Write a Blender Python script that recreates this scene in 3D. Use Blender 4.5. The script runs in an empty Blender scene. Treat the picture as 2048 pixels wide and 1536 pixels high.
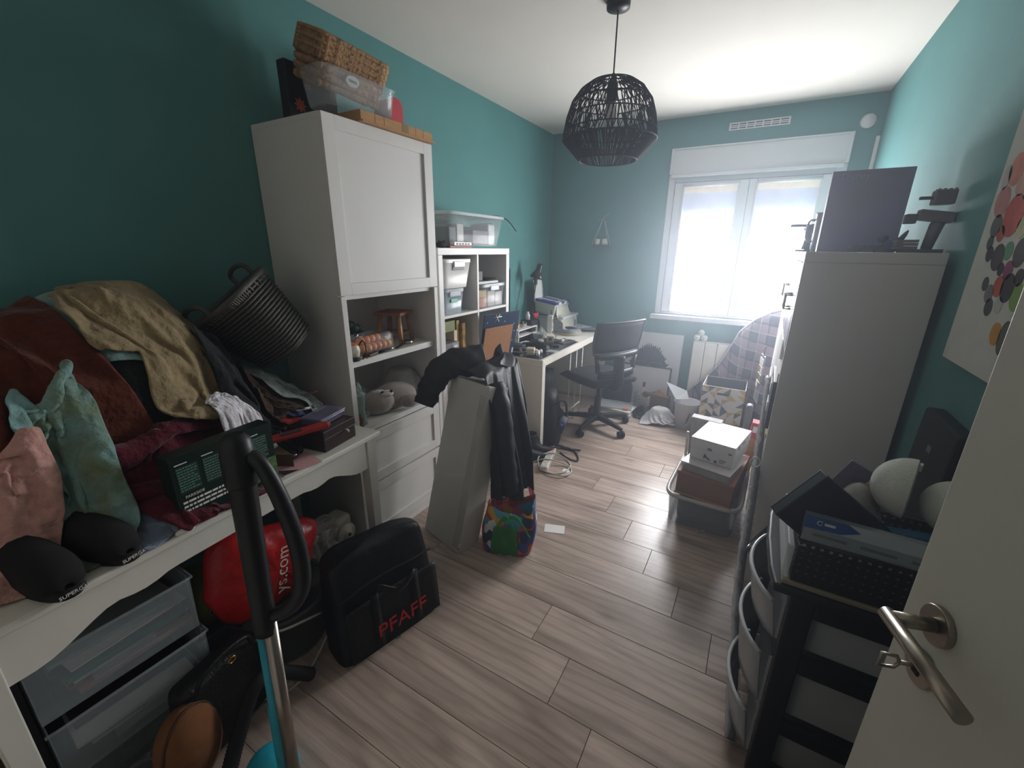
import bpy, bmesh, math, random
import numpy as np
from mathutils import Vector, Matrix, Euler, Quaternion

# ------------------------------------------------------------------ camera, world, light, exposure
S = bpy.context.scene
COL = S.collection
random.seed(7)
rng = np.random.default_rng(7)
cam_d = bpy.data.cameras.new('camera')
cam = bpy.data.objects.new('camera', cam_d)
COL.objects.link(cam)
S.camera = cam
cam_d.sensor_fit = 'HORIZONTAL'
cam_d.sensor_width = 36.0
cam_d.lens = 36.0 * 844.34 / 2048.0
cam_d.clip_start = 0.02
right = Vector((0.86419892, 0.50304951, 0.01007002))
down = Vector((0.16193687, -0.25913414, -0.95216908))
fwd = Vector((-0.4763787, 0.8244942, -0.3054057))
rot = Matrix((right, -down, -fwd)).transposed()
cam.matrix_world = Matrix.Translation((1.942, 0.0, 1.47)) @ rot.to_4x4()

S.view_settings.view_transform = 'Standard'
S.view_settings.look = 'None'
S.view_settings.gamma = 1.0
S.view_settings.use_curve_mapping = False
S.view_settings.exposure = 0.82

S.cycles.max_bounces = 6
S.cycles.diffuse_bounces = 5
S.cycles.glossy_bounces = 2
S.cycles.transmission_bounces = 2
S.cycles.volume_bounces = 0
S.cycles.transparent_max_bounces = 8
S.cycles.adaptive_threshold = 0.03
S.cycles.use_light_tree = False

W = bpy.data.worlds.new('world')
S.world = W
W.use_nodes = True
_bg = W.node_tree.nodes['Background']
_bg.inputs[0].default_value = (0.80, 0.86, 0.92, 1)   # flat overcast sky
_bg.inputs[1].default_value = 0.04

WINDOW_CLEAR = 24.0     # daylight glowing through the frosted lower panes
WINDOW_BLIND = 0.16     # daylight through the short roller blinds

# ------------------------------------------------------------------ materials
def lin(c):
    if isinstance(c, str):
        c = c.lstrip('#')
        c = tuple(int(c[i:i + 2], 16) for i in (0, 2, 4))
    return tuple(((v / 255) / 12.92 if v / 255 <= 0.04045 else ((v / 255 + 0.055) / 1.055) ** 2.4) for v in c[:3])

MATS = {}
def mat(name, col='#808080', rough=0.6, metal=0.0, var=0.06, scale=8.0, bump=0.0, bscale=60.0,
        alpha=1.0, emit=None, estr=0.0, col2=None, kind='noise', spec=0.4, sheen=0.0, trans=0.0, stretch=(1, 1, 1), ior=1.45, bdist=0.01):
    """Principled material whose colour is broken up by a procedural texture."""
    if name in MATS:
        return MATS[name]
    m = bpy.data.materials.new(name)
    m.use_nodes = True
    nt = m.node_tree
    b = nt.nodes['Principled BSDF']
    c1 = lin(col)
    if col2 is None:
        a = tuple(max(0.0, v * (1 - var)) for v in c1)
        d = tuple(min(1.0, v * (1 + var)) for v in c1)
    else:
        a, d = c1, lin(col2)
    tc = nt.nodes.new('ShaderNodeTexCoord')
    mp = nt.nodes.new('ShaderNodeMapping')
    mp.inputs['Scale'].default_value = stretch
    nt.links.new(tc.outputs['Object'], mp.inputs[0])
    ramp = nt.nodes.new('ShaderNodeValToRGB')
    ramp.color_ramp.elements[0].color = (*a, 1)
    ramp.color_ramp.elements[1].color = (*d, 1)
    if kind == 'noise':
        t = nt.nodes.new('ShaderNodeTexNoise')
        t.inputs['Scale'].default_value = scale
        t.inputs['Detail'].default_value = 5
        ramp.color_ramp.elements[0].position = 0.32
        ramp.color_ramp.elements[1].position = 0.68
        out = t.outputs['Fac']
    elif kind == 'voronoi':
        t = nt.nodes.new('ShaderNodeTexVoronoi')
        t.inputs['Scale'].default_value = scale
        ramp.color_ramp.elements[0].position = 0.25
        ramp.color_ramp.elements[1].position = 0.33
        out = t.outputs['Distance']
    elif kind == 'wave':
        t = nt.nodes.new('ShaderNodeTexWave')
        t.inputs['Scale'].default_value = scale
        t.inputs['Distortion'].default_value = 1.5
        out = t.outputs['Fac']
    elif kind == 'checker':
        t = nt.nodes.new('ShaderNodeTexChecker')
        t.inputs['Scale'].default_value = scale
        out = t.outputs['Fac']
    nt.links.new(mp.outputs[0], t.inputs['Vector'])
    nt.links.new(out, ramp.inputs[0])
    nt.links.new(ramp.outputs[0], b.inputs['Base Color'])
    b.inputs['Roughness'].default_value = rough
    b.inputs['Metallic'].default_value = metal
    b.inputs['Specular IOR Level'].default_value = spec
    b.inputs['IOR'].default_value = ior
    if sheen:
        b.inputs['Sheen Weight'].default_value = sheen
    if alpha < 1:
        b.inputs['Alpha'].default_value = alpha
    if trans:
        b.inputs['Transmission Weight'].default_value = trans
    if emit is not None:
        b.inputs['Emission Color'].default_value = (*lin(emit), 1)
        b.inputs['Emission Strength'].default_value = estr
    if bump:
        n = nt.nodes.new('ShaderNodeTexNoise')
        n.inputs['Scale'].default_value = bscale
        n.inputs['Detail'].default_value = 4
        nt.links.new(mp.outputs[0], n.inputs['Vector'])
        bp = nt.nodes.new('ShaderNodeBump')
        bp.inputs['Strength'].default_value = bump
        bp.inputs['Distance'].default_value = bdist
        nt.links.new(n.outputs['Fac'], bp.inputs['Height'])
        nt.links.new(bp.outputs[0], b.inputs['Normal'])
    MATS[name] = m
    return m

# ------------------------------------------------------------------ mesh builder
class MB:
    def __init__(self):
        self.v = []
        self.f = []
        self.sm = []
    def add(self, vs, fs, smooth=False):
        o = len(self.v)
        self.v += [tuple(p) for p in vs]
        self.f += [tuple(i + o for i in f) for f in fs]
        self.sm += [smooth] * len(fs)
        return self
    def box(self, x0, x1, y0, y1, z0, z1, M=None):
        vs = [Vector(p) for p in ((x0, y0, z0), (x1, y0, z0), (x1, y1, z0), (x0, y1, z0), (x0, y0, z1), (x1, y0, z1), (x1, y1, z1), (x0, y1, z1))]
        if M is not None:
            vs = [M @ p for p in vs]
        return self.add(vs, [(0, 3, 2, 1), (4, 5, 6, 7), (0, 1, 5, 4), (1, 2, 6, 5), (2, 3, 7, 6), (3, 0, 4, 7)])
    def cbox(self, c, s, M=None):
        return self.box(c[0] - s[0] / 2, c[0] + s[0] / 2, c[1] - s[1] / 2, c[1] + s[1] / 2, c[2] - s[2] / 2, c[2] + s[2] / 2, M)
    def taper(self, c, s0, s1, h):
        """box that goes from footprint s0 at c.z to s1 at c.z+h"""
        x, y, z = c
        vs = []
        for (sx, sy), zz in ((s0, z), (s1, z + h)):
            vs += [(x - sx / 2, y - sy / 2, zz), (x + sx / 2, y - sy / 2, zz), (x + sx / 2, y + sy / 2, zz), (x - sx / 2, y + sy / 2, zz)]
        return self.add(vs, [(0, 3, 2, 1), (4, 5, 6, 7), (0, 1, 5, 4), (1, 2, 6, 5), (2, 3, 7, 6), (3, 0, 4, 7)])
    def tube(self, pts, r, n=8, caps=True, closed=False):
        pts = [Vector(p) for p in pts]
        k = len(pts)
        rs = r if isinstance(r, (list, tuple)) else [r] * k
        vs, fs = [], []
        nrm = None
        for i, p in enumerate(pts):
            if closed:
                t = pts[(i + 1) % k] - pts[i - 1]
            else:
                t = pts[min(i + 1, k - 1)] - pts[max(i - 1, 0)]
            t = t.normalized() if t.length > 1e-9 else Vector((0, 0, 1))
            if nrm is None:
                a = Vector((0, 0, 1)) if abs(t.z) < 0.9 else Vector((1, 0, 0))
                nrm = (a - t * a.dot(t)).normalized()
            else:
                nrm = nrm - t * nrm.dot(t)
                nrm = nrm.normalized() if nrm.length > 1e-6 else t.orthogonal().normalized()
            bn = t.cross(nrm)
            for j in range(n):
                a = 2 * math.pi * j / n
                vs.append(p + (nrm * math.cos(a) + bn * math.sin(a)) * rs[i])
        m = k if closed else k - 1
        for i in range(m):
            i2 = (i + 1) % k
            for j in range(n):
                j2 = (j + 1) % n
                fs.append((i * n + j, i * n + j2, i2 * n + j2, i2 * n + j))
        self.add(vs, fs, True)
        if caps and not closed:
            o = len(self.v) - len(vs)
            self.f += [tuple(o + j for j in range(n))[::-1], tuple(o + (k - 1) * n + j for j in range(n))]
            self.sm += [False, False]
        return self
    def cyl(self, p0, p1, r0, r1=None, n=20, caps=True):
        return self.tube([p0, p1], [r0, r0 if r1 is None else r1], n, caps)
    def lathe(self, prof, n=28, c=(0, 0, 0), M=None, smooth=True, a0=0.0, a1=2 * math.pi):
        """prof: list of (r,z)"""
        vs, fs = [], []
        full = abs(a1 - a0 - 2 * math.pi) < 1e-6
        cols = n if full else n + 1
        for r, z in prof:
            for j in range(cols):
                a = a0 + (a1 - a0) * j / n
                vs.append(Vector((c[0] + r * math.cos(a), c[1] + r * math.sin(a), c[2] + z)))
        for i in range(len(prof) - 1):
            for j in range(n):
                j2 = (j + 1) % cols
                fs.append((i * cols + j, i * cols + j2, (i + 1) * cols + j2, (i + 1) * cols + j))
        if M is not None:
            vs = [M @ p for p in vs]
        return self.add(vs, fs, smooth)
    def ball(self, c, r, n=16, M=None):
        rx, ry, rz = (r, r, r) if not isinstance(r, (tuple, list)) else r
        prof = [(max(1e-4, math.sin(math.pi * i / (n // 2))), -math.cos(math.pi * i / (n // 2))) for i in range(n // 2 + 1)]
        mm = Matrix.Translation(c) @ (M if M is not None else Matrix.Identity(4)) @ Matrix.Diagonal((rx, ry, rz, 1))
        return self.lathe(prof, n, M=mm)
    def prism(self, poly, d0, d1, axis='z', M=None):
        """2-D polygon extruded along an axis: z -> (x,y), x -> (y,z), y -> (x,z)"""
        def P(a, b, d):
            return {'z': (a, b, d), 'x': (d, a, b), 'y': (a, d, b)}[axis]
        n = len(poly)
        vs = [Vector(P(a, b, d0)) for a, b in poly] + [Vector(P(a, b, d1)) for a, b in poly]
        if M is not None:
            vs = [M @ p for p in vs]
        fs = [tuple(range(n))[::-1], tuple(range(n, 2 * n))] + [(i, (i + 1) % n, n + (i + 1) % n, n + i) for i in range(n)]
        return self.add(vs, fs)
    def grid(self, P, closed_u=False, smooth=True):
        """P: array [nv][nu] of points"""
        nv, nu = len(P), len(P[0])
        vs = [tuple(P[j][i]) for j in range(nv) for i in range(nu)]
        fs = []
        for j in range(nv - 1):
            for i in range(nu if closed_u else nu - 1):
                i2 = (i + 1) % nu
                fs.append((j * nu + i, j * nu + i2, (j + 1) * nu + i2, (j + 1) * nu + i))
        return self.add(vs, fs, smooth)
    def mesh(self, name):
        me = bpy.data.meshes.new(name)
        me.from_pydata([tuple(p) for p in self.v], [], self.f)
        me.polygons.foreach_set('use_smooth', self.sm)
        bm = bmesh.new()
        bm.from_mesh(me)
        bmesh.ops.recalc_face_normals(bm, faces=bm.faces)
        bm.to_mesh(me)
        bm.free()
        me.update()
        return me
    def build(self, name, m, parent=None, loc=None, rot=None, bev=0.0, seg=2, solid=0.0, sub=0, smooth=False):
        return link(name, self.mesh(name), m, parent, loc, rot, bev, seg, solid, sub, smooth)

def link(name, me, m, parent=None, loc=None, rot=None, bev=0.0, seg=2, solid=0.0, sub=0, smooth=False):
    if m is not None and len(me.materials) == 0:
        me.materials.append(m)
    if smooth:
        me.polygons.foreach_set('use_smooth', [True] * len(me.polygons))
    o = bpy.data.objects.new(name, me)
    COL.objects.link(o)
    if loc is not None:
        o.location = loc
    if rot is not None:
        o.rotation_euler = rot
    if parent is not None:
        o.parent = parent
    if solid:
        md = o.modifiers.new('solid', 'SOLIDIFY')
        md.thickness = abs(solid)
        md.offset = 0.0 if solid > 0 else -1.0
    if sub:
        md = o.modifiers.new('sub', 'SUBSURF')
        md.levels = md.render_levels = sub
    if bev:
        md = o.modifiers.new('bev', 'BEVEL')
        md.width = bev
        md.segments = seg
        md.limit_method = 'ANGLE'
    return o

def B(x0, x1, y0, y1, z0, z1, M=None):
    return MB().box(x0, x1, y0, y1, z0, z1, M)

def tag(o, label, cat, group=None):
    o['label'] = label
    o['category'] = cat
    if group:
        o['group'] = group
    return o

def thing(name, label, cat, loc=(0, 0, 0), rz=0.0, rot=None, group=None):
    o = bpy.data.objects.new(name, None)
    o.empty_display_size = 0.05
    COL.objects.link(o)
    o.location = loc
    o.rotation_euler = rot if rot is not None else (0, 0, rz)
    return tag(o, label, cat, group)

def struct(o):
    o['kind'] = 'structure'
    return o

def text(name, s, m, parent, loc, rot, size, extrude=0.0004, align='LEFT', xs=1.0):
    cu = bpy.data.curves.new(name, 'FONT')
    cu.body = s
    cu.size = size
    cu.extrude = extrude
    cu.align_x = align
    cu.resolution_u = 3
    tmp = bpy.data.objects.new('tmp_text', cu)
    me = bpy.data.meshes.new_from_object(tmp)
    me.name = name
    bpy.data.objects.remove(tmp)
    bpy.data.curves.remove(cu)
    me.materials.clear()
    me.materials.append(m)
    o = bpy.data.objects.new(name, me)
    COL.objects.link(o)
    o.location = loc
    o.rotation_euler = rot
    o.scale = (xs, 1, 1)
    o.parent = parent
    return o

def frame_matrix(o, ex, ey, ez=None):
    """matrix with origin o and (unnormalised ok) x / y axes"""
    ex = Vector(ex).normalized()
    ey = Vector(ey)
    ey = (ey - ex * ey.dot(ex)).normalized()
    ez = ex.cross(ey)
    m = Matrix((ex, ey, ez)).transposed().to_4x4()
    m.translation = Vector(o)
    return m

def smooth_path(pts, k=6):
    """Catmull-Rom through the points"""
    pts = [Vector(p) for p in pts]
    P = [pts[0] * 2 - pts[1]] + pts + [pts[-1] * 2 - pts[-2]]
    out = []
    for i in range(1, len(P) - 2):
        a, b, c, d = P[i - 1], P[i], P[i + 1], P[i + 2]
        for j in range(k):
            t = j / k
            out.append(0.5 * (2 * b + (c - a) * t + (2 * a - 5 * b + 4 * c - d) * t * t + (3 * b - a - 3 * c + d) * t ** 3))
    out.append(pts[-1])
    return out

# ------------------------------------------------------------------ cloth: small position-based solver
class Field:
    """height field that garments come to rest on"""
    def __init__(self, x0, x1, y0, y1, res=0.01, floor=0.0):
        self.x0, self.y0, self.res = x0, y0, res
        self.nx = int((x1 - x0) / res) + 1
        self.ny = int((y1 - y0) / res) + 1
        self.h = np.full((self.nx, self.ny), floor, float)
        self.X, self.Y = np.meshgrid(x0 + np.arange(self.nx) * res, y0 + np.arange(self.ny) * res, indexing='ij')
    def box(self, x0, x1, y0, y1, z):
        k = (self.X >= x0) & (self.X <= x1) & (self.Y >= y0) & (self.Y <= y1)
        self.h[k] = np.maximum(self.h[k], z)
        return self
    def fn(self, f):
        self.h = np.maximum(self.h, f(self.X, self.Y))
        return self
    def blur(self, n=1):
        for _ in range(n):
            p = np.pad(self.h, 1, mode='edge')
            self.h = (p[1:-1, 1:-1] * 4 + p[:-2, 1:-1] + p[2:, 1:-1] + p[1:-1, :-2] + p[1:-1, 2:]) / 8
        return self
    def at(self, P):
        fx = np.clip((P[:, 0] - self.x0) / self.res, 0, self.nx - 1.001)
        fy = np.clip((P[:, 1] - self.y0) / self.res, 0, self.ny - 1.001)
        i, j = fx.astype(int), fy.astype(int)
        a, b = fx - i, fy - j
        h = self.h
        return h[i, j] * (1 - a) * (1 - b) + h[i + 1, j] * a * (1 - b) + h[i, j + 1] * (1 - a) * b + h[i + 1, j + 1] * a * b
    def deposit(self, P):
        i = np.clip(np.round((P[:, 0] - self.x0) / self.res).astype(int), 0, self.nx - 1)
        j = np.clip(np.round((P[:, 1] - self.y0) / self.res).astype(int), 0, self.ny - 1)
        g = np.full_like(self.h, -9)
        np.maximum.at(g, (i, j), P[:, 2])
        for _ in range(2):
            p = np.pad(g, 1, constant_values=-9)
            g = np.maximum.reduce([p[1:-1, 1:-1], p[:-2, 1:-1], p[2:, 1:-1], p[1:-1, :-2], p[1:-1, 2:]])
        k = g > self.h
        self.h[k] = g[k]

def drape(field, nu, nv, w, h, centre, ang=0.0, squeeze=(1.0, 1.0), lift=0.035, rough=0.03, steps=120, seed=1,
          thick=0.006, pins=None, boxes=(), tilt=(0, 0), wrap=None, iters=4, stiff=0.3, gravity=2.2, fric=0.12):
    """drop a w x h sheet; returns array [nv,nu,3]"""
    R = np.random.default_rng(seed)
    u, v = np.meshgrid(np.linspace(-0.5, 0.5, nu), np.linspace(-0.5, 0.5, nv))
    x = u * w * squeeze[0]
    y = v * h * squeeze[1]
    ca, sa = math.cos(ang), math.sin(ang)
    P = np.stack([centre[0] + x * ca - y * sa, centre[1] + x * sa + y * ca, np.zeros_like(x)], -1)
    z = np.zeros_like(x)
    for k in range(6):
        fu, fv, ph = R.uniform(0.5, 3.5), R.uniform(0.5, 3.5), R.uniform(0, 6.28)
        z += np.sin(6.28 * (fu * u * R.choice([-1, 1]) + fv * v) + ph) * rough / (1 + 0.3 * k)
    flat = P.reshape(-1, 3)
    base = field.at(flat).reshape(nv, nu) if wrap is None else 0
    if len(centre) > 2:
        base = np.maximum(base, centre[2]) if lift >= 0 else base
    P[..., 2] = base + abs(lift) + z + tilt[0] * x + tilt[1] * y
    V = np.zeros_like(P)
    du, dv = w / (nu - 1), h / (nv - 1)
    dd = math.hypot(du, dv)
    cons = []
    for s in (0, 1):
        cons.append((np.s_[:, s:nu - 1:2], np.s_[:, s + 1:nu:2], du, 1.0))
        cons.append((np.s_[s:nv - 1:2, :], np.s_[s + 1:nv:2, :], dv, 1.0))
    for s in (0, 1):
        cons.append((np.s_[s:nv - 1:2, :nu - 1], np.s_[s + 1:nv:2, 1:], dd, 0.5))
        cons.append((np.s_[s:nv - 1:2, 1:], np.s_[s + 1:nv:2, :nu - 1], dd, 0.5))
    cons.append((np.s_[:, :nu - 2], np.s_[:, 2:], 2 * du, stiff * 0.5))
    cons.append((np.s_[:nv - 2, :], np.s_[2:, :], 2 * dv, stiff * 0.5))
    dt = 0.03
    pin = None
    if pins is not None:
        pin = pins(u, v)
        pin_pos = P[pin].copy()
    for it in range(steps):
        V[..., 2] -= gravity * dt
        V *= 0.965
        Q = P + V * dt
        for _ in range(iters):
            for a, b, L, k in cons:
                A, Bq = Q[a], Q[b]
                d = Bq - A
                ln = np.sqrt((d * d).sum(-1, keepdims=True)) + 1e-9
                c = d * ((ln - L) / ln * 0.5 * k)
                Q[a] = A + c
                Q[b] = Bq - c
            if pin is not None:
                Q[pin] = pin_pos
        f = Q.reshape(-1, 3)
        hh = field.at(f) + thick
        hit = f[:, 2] < hh
        # steep field: slide outwards rather than jump up
        if hit.any():
            old = P.reshape(-1, 3)
            f[hit, 2] = np.minimum(hh[hit], f[hit, 2] + 0.02)
            f[hit, :2] = old[hit, :2] + (f[hit, :2] - old[hit, :2]) * fric
        for bx in boxes:
            bx(f, P.reshape(-1, 3))
        Q = f.reshape(P.shape)
        V = np.clip((Q - P) / dt, -2.5, 2.5)
        P = Q
    return P

def obox(M, half, thick=0.008, fric=0.4):
    """oriented box collider; M: 4x4 Matrix of the box centre"""
    Mi = np.array(M.inverted())
    Mf = np.array(M)
    hx = np.array(half) + thick
    def push(f, old):
        L = f @ Mi[:3, :3].T + Mi[:3, 3]
        ins = (np.abs(L) < hx).all(1)
        if not ins.any():
            return
        l = L[ins]
        pen = hx - np.abs(l)
        ax = pen.argmin(1)
        r = np.arange(len(l))
        sg = np.sign(l[r, ax])
        sg[sg == 0] = 1
        l[r, ax] = sg * hx[ax]
        w = l @ Mf[:3, :3].T + Mf[:3, 3]
        mv = (w - old[ins])
        f[ins] = w - mv * fric * 0.5
    return push

def garment(name, label, cat, field, m, nu=34, nv=34, sub=1, thick=0.004, deposit=True, group=None, mask=None, **k):
    P = drape(field, nu, nv, **k)
    if deposit:
        Q = P.reshape(-1, 3)
        field.deposit(Q)
    mb = MB()
    if mask is None:
        mb.grid(P)
    else:
        vs = [tuple(p) for p in P.reshape(-1, 3)]
        fs = []
        for j in range(nv - 1):
            for i in range(nu - 1):
                if mask((i + 0.5) / (nu - 1) - 0.5, (j + 0.5) / (nv - 1) - 0.5):
                    fs.append((j * nu + i, j * nu + i + 1, (j + 1) * nu + i + 1, (j + 1) * nu + i))
        used = sorted({i for f in fs for i in f})
        ix = {a: b for b, a in enumerate(used)}
        mb.add([vs[i] for i in used], [tuple(ix[i] for i in f) for f in fs], True)
    o = mb.build(name, m, solid=thick, sub=sub)
    return tag(o, label, cat, group)

def shirt_mask(u, v):
    """body with two sleeves"""
    return abs(u) < 0.27 or v > 0.12 + 0.25 * max(0, abs(u) - 0.27)
# ------------------------------------------------------------------ room shell
RX, RY, RZ, NY = 2.47, 4.095, 2.50, -0.14
m_teal = mat('teal_wall_paint', '#558886', rough=0.75, var=0.04, scale=3, bump=0.04, bscale=220)
m_ceil = mat('ceiling_paint', '#d6d1c8', rough=0.9, var=0.02, scale=2)
m_white = mat('white_lacquer', '#dcdad6', rough=0.45, var=0.02, scale=4)
m_white2 = mat('white_foil', '#d9d7d4', rough=0.38, var=0.02, scale=3)
m_pvc = mat('white_pvc', '#d5d6da', rough=0.35, var=0.015)
m_black = mat('black_plastic', '#17181a', rough=0.45, var=0.1)
m_blackm = mat('black_matte', '#141416', rough=0.8, var=0.1)
m_steel = mat('brushed_steel', '#a79f92', rough=0.32, metal=1.0, var=0.05, scale=40, stretch=(1, 1, 12))
m_grey = mat('grey_plastic', '#6c7074', rough=0.5)
m_dgrey = mat('dark_grey_plastic', '#3a3c40', rough=0.55)
m_cardb = mat('brown_cardboard', '#b58d63', rough=0.85, var=0.08, scale=14, stretch=(1, 1, 6))
m_paper = mat('white_paper', '#dedcda', rough=0.8, var=0.03)
m_clear = mat('clear_plastic', '#d8dde0', rough=0.15, alpha=0.17, var=0.03)
m_milky = mat('milky_plastic', '#c9d0d4', rough=0.28, alpha=0.52, var=0.05)
m_red = mat('red_lettering', '#c4242a', rough=0.5)
m_ink = mat('dark_ink', '#26272b', rough=0.7)
m_wink = mat('white_ink', '#d8d8d0', rough=0.6)

def plank_material(i):
    name = 'laminate_oak_%d' % i
    m = bpy.data.materials.new(name)
    m.use_nodes = True
    nt = m.node_tree
    b = nt.nodes['Principled BSDF']
    tc = nt.nodes.new('ShaderNodeTexCoord')
    oi = nt.nodes.new('ShaderNodeObjectInfo')
    add = nt.nodes.new('ShaderNodeVectorMath'); add.operation = 'ADD'
    mul = nt.nodes.new('ShaderNodeVectorMath'); mul.operation = 'SCALE'
    mul.inputs[0].default_value = (37.0, 91.0, 11.0)
    nt.links.new(oi.outputs['Random'], mul.inputs['Scale'])
    nt.links.new(tc.outputs['Object'], add.inputs[0])
    nt.links.new(mul.outputs[0], add.inputs[1])
    mp = nt.nodes.new('ShaderNodeMapping'); mp.inputs['Scale'].default_value = (1.0, 5.0, 1.0)
    nt.links.new(add.outputs[0], mp.inputs[0])
    big = nt.nodes.new('ShaderNodeTexNoise'); big.inputs['Scale'].default_value = 1.3; big.inputs['Detail'].default_value = 3; big.inputs['Distortion'].default_value = 1.2
    nt.links.new(mp.outputs[0], big.inputs['Vector'])
    wv = nt.nodes.new('ShaderNodeTexWave'); wv.bands_direction = 'Y'; wv.inputs['Scale'].default_value = 1.5; wv.inputs['Distortion'].default_value = 9; wv.inputs['Detail'].default_value = 3; wv.inputs['Detail Scale'].default_value = 0.9
    nt.links.new(mp.outputs[0], wv.inputs['Vector'])
    mp2 = nt.nodes.new('ShaderNodeMapping'); mp2.inputs['Scale'].default_value = (3.0, 60.0, 1.0)
    nt.links.new(add.outputs[0], mp2.inputs[0])
    fine = nt.nodes.new('ShaderNodeTexNoise'); fine.inputs['Scale'].default_value = 3; fine.inputs['Detail'].default_value = 5
    nt.links.new(mp2.outputs[0], fine.inputs['Vector'])
    r1 = nt.nodes.new('ShaderNodeValToRGB')
    r1.color_ramp.elements[0].position = 0.30; r1.color_ramp.elements[0].color = (*lin('#8e7d72'), 1)
    r1.color_ramp.elements[1].position = 0.66; r1.color_ramp.elements[1].color = (*lin('#c0ada1'), 1)
    nt.links.new(big.outputs['Fac'], r1.inputs[0])
    mx = nt.nodes.new('ShaderNodeMixRGB'); mx.blend_type = 'MULTIPLY'; mx.inputs[0].default_value = 0.34
    rw = nt.nodes.new('ShaderNodeValToRGB'); rw.color_ramp.elements[0].color = (0.45, 0.43, 0.42, 1); rw.color_ramp.elements[0].position = 0.0; rw.color_ramp.elements[1].position = 0.5
    nt.links.new(wv.outputs['Fac'], rw.inputs[0])
    nt.links.new(r1.outputs[0], mx.inputs[1]); nt.links.new(rw.outputs[0], mx.inputs[2])
    mx2 = nt.nodes.new('ShaderNodeMixRGB'); mx2.blend_type = 'MULTIPLY'; mx2.inputs[0].default_value = 0.28
    rf = nt.nodes.new('ShaderNodeValToRGB'); rf.color_ramp.elements[0].color = (0.5, 0.48, 0.46, 1); rf.color_ramp.elements[0].position = 0.32; rf.color_ramp.elements[1].position = 0.55
    nt.links.new(fine.outputs['Fac'], rf.inputs[0])
    nt.links.new(mx.outputs[0], mx2.inputs[1]); nt.links.new(rf.outputs[0], mx2.inputs[2])
    # knots
    vo = nt.nodes.new('ShaderNodeTexVoronoi'); vo.inputs['Scale'].default_value = 2.2
    mpk = nt.nodes.new('ShaderNodeMapping'); mpk.inputs['Scale'].default_value = (1.0, 2.4, 1.0)
    nt.links.new(add.outputs[0], mpk.inputs[0]); nt.links.new(mpk.outputs[0], vo.inputs['Vector'])
    rk = nt.nodes.new('ShaderNodeValToRGB'); rk.color_ramp.elements[0].color = (0.42, 0.39, 0.37, 1); rk.color_ramp.elements[0].position = 0.02; rk.color_ramp.elements[1].position = 0.13
    nt.links.new(vo.outputs['Distance'], rk.inputs[0])
    mx3 = nt.nodes.new('ShaderNodeMixRGB'); mx3.blend_type = 'MULTIPLY'; mx3.inputs[0].default_value = 0.75
    nt.links.new(mx2.outputs[0], mx3.inputs[1]); nt.links.new(rk.outputs[0], mx3.inputs[2])
    nt.links.new(mx3.outputs[0], b.inputs['Base Color'])
    b.inputs['Roughness'].default_value = 0.30
    b.inputs['Specular IOR Level'].default_value = 0.42
    bp = nt.nodes.new('ShaderNodeBump'); bp.inputs['Strength'].default_value = 0.08; bp.inputs['Distance'].default_value = 0.004
    nt.links.new(fine.outputs['Fac'], bp.inputs['Height']); nt.links.new(bp.outputs[0], b.inputs['Normal'])
    return m

m_plank = plank_material(0)
m_sub = mat('floor_joint', '#3c342e', rough=0.9)
floor = struct(B(0, RX, NY - 1.2, RY, -0.08, -0.004).build('floor', m_sub))
# planks: rows 0.1948 m wide, joints as seen
ROW = 0.1948
joint = {9: 1.515, 8: 1.668, 7: 1.833, 6: 1.99, 5: 1.376, 4: 1.539, 3: 1.695, 10: 1.356, 13: 1.54, 11: 1.2, 12: 1.70}
plank_cache = {}
for k in range(-7, 21):
    y0 = 0.765 + (k - 3) * ROW
    y1 = min(y0 + ROW, RY)
    if y0 >= RY - 0.01:
        break
    j = joint.get(k, (1.695 - (k - 3) * 0.157) % 1.29)
    while j > 0:
        j -= 1.29
    xs = [0.0]
    j += 1.29
    while j < RX:
        if j > 0.02:
            xs.append(j)
        j += 1.29
    xs.append(RX)
    for a, b_ in zip(xs[:-1], xs[1:]):
        key = (round(b_ - a, 3), round(y1 - y0, 3))
        if key not in plank_cache:
            L, Wd = key
            me = B(0.0009, L - 0.0009, 0.0009, Wd - 0.0009, -0.008, 0.0).mesh('plank')
            me.materials.append(m_plank)
            plank_cache[key] = me
        o = link('plank', plank_cache[key], None, floor, (a, y0, 0), bev=0.0008, seg=1)

def wall_with_hole(name, axis, c0, c1, a0, a1, z0, z1, hole, m):
    """wall slab normal to axis between c0..c1; hole=(h0,h1,hz0,hz1)"""
    mb = MB()
    h0, h1, g0, g1 = hole
    for p0, p1, q0, q1 in ((a0, h0, z0, z1), (h1, a1, z0, z1), (h0, h1, z0, g0), (h0, h1, g1, z1)):
        if p1 - p0 > 1e-4 and q1 - q0 > 1e-4:
            if axis == 'y':
                mb.box(p0, p1, c0, c1, q0, q1)
            else:
                mb.box(c0, c1, p0, p1, q0, q1)
    return struct(mb.build(name, m))

struct(B(-0.12, 0, NY - 0.12, RY + 0.3, -0.08, RZ + 0.1).build('wall_left', m_teal))
struct(B(RX, RX + 0.12, NY - 0.12, RY + 0.3, -0.08, RZ + 0.1).build('wall_right', m_teal))
wall_with_hole('wall_far', 'y', RY, RY + 0.3, -0.12, RX + 0.12, -0.08, RZ + 0.1, (1.115, 2.318, 0.915, 2.262), m_teal)
wall_with_hole('wall_near', 'y', NY - 0.12, NY, -0.12, RX + 0.12, -0.08, RZ + 0.1, (1.60, 2.41, -0.08, 2.06), m_ceil)
struct(B(-0.12, RX + 0.12, NY - 0.12, RY + 0.3, RZ, RZ + 0.1).build('ceiling', m_ceil))
# narrow white strip in the far right corner
struct(B(RX - 0.022, RX, RY - 0.02, RY - 0.001, 1.45, 2.23).build('trim_1', m_pvc, bev=0.003))

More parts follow.
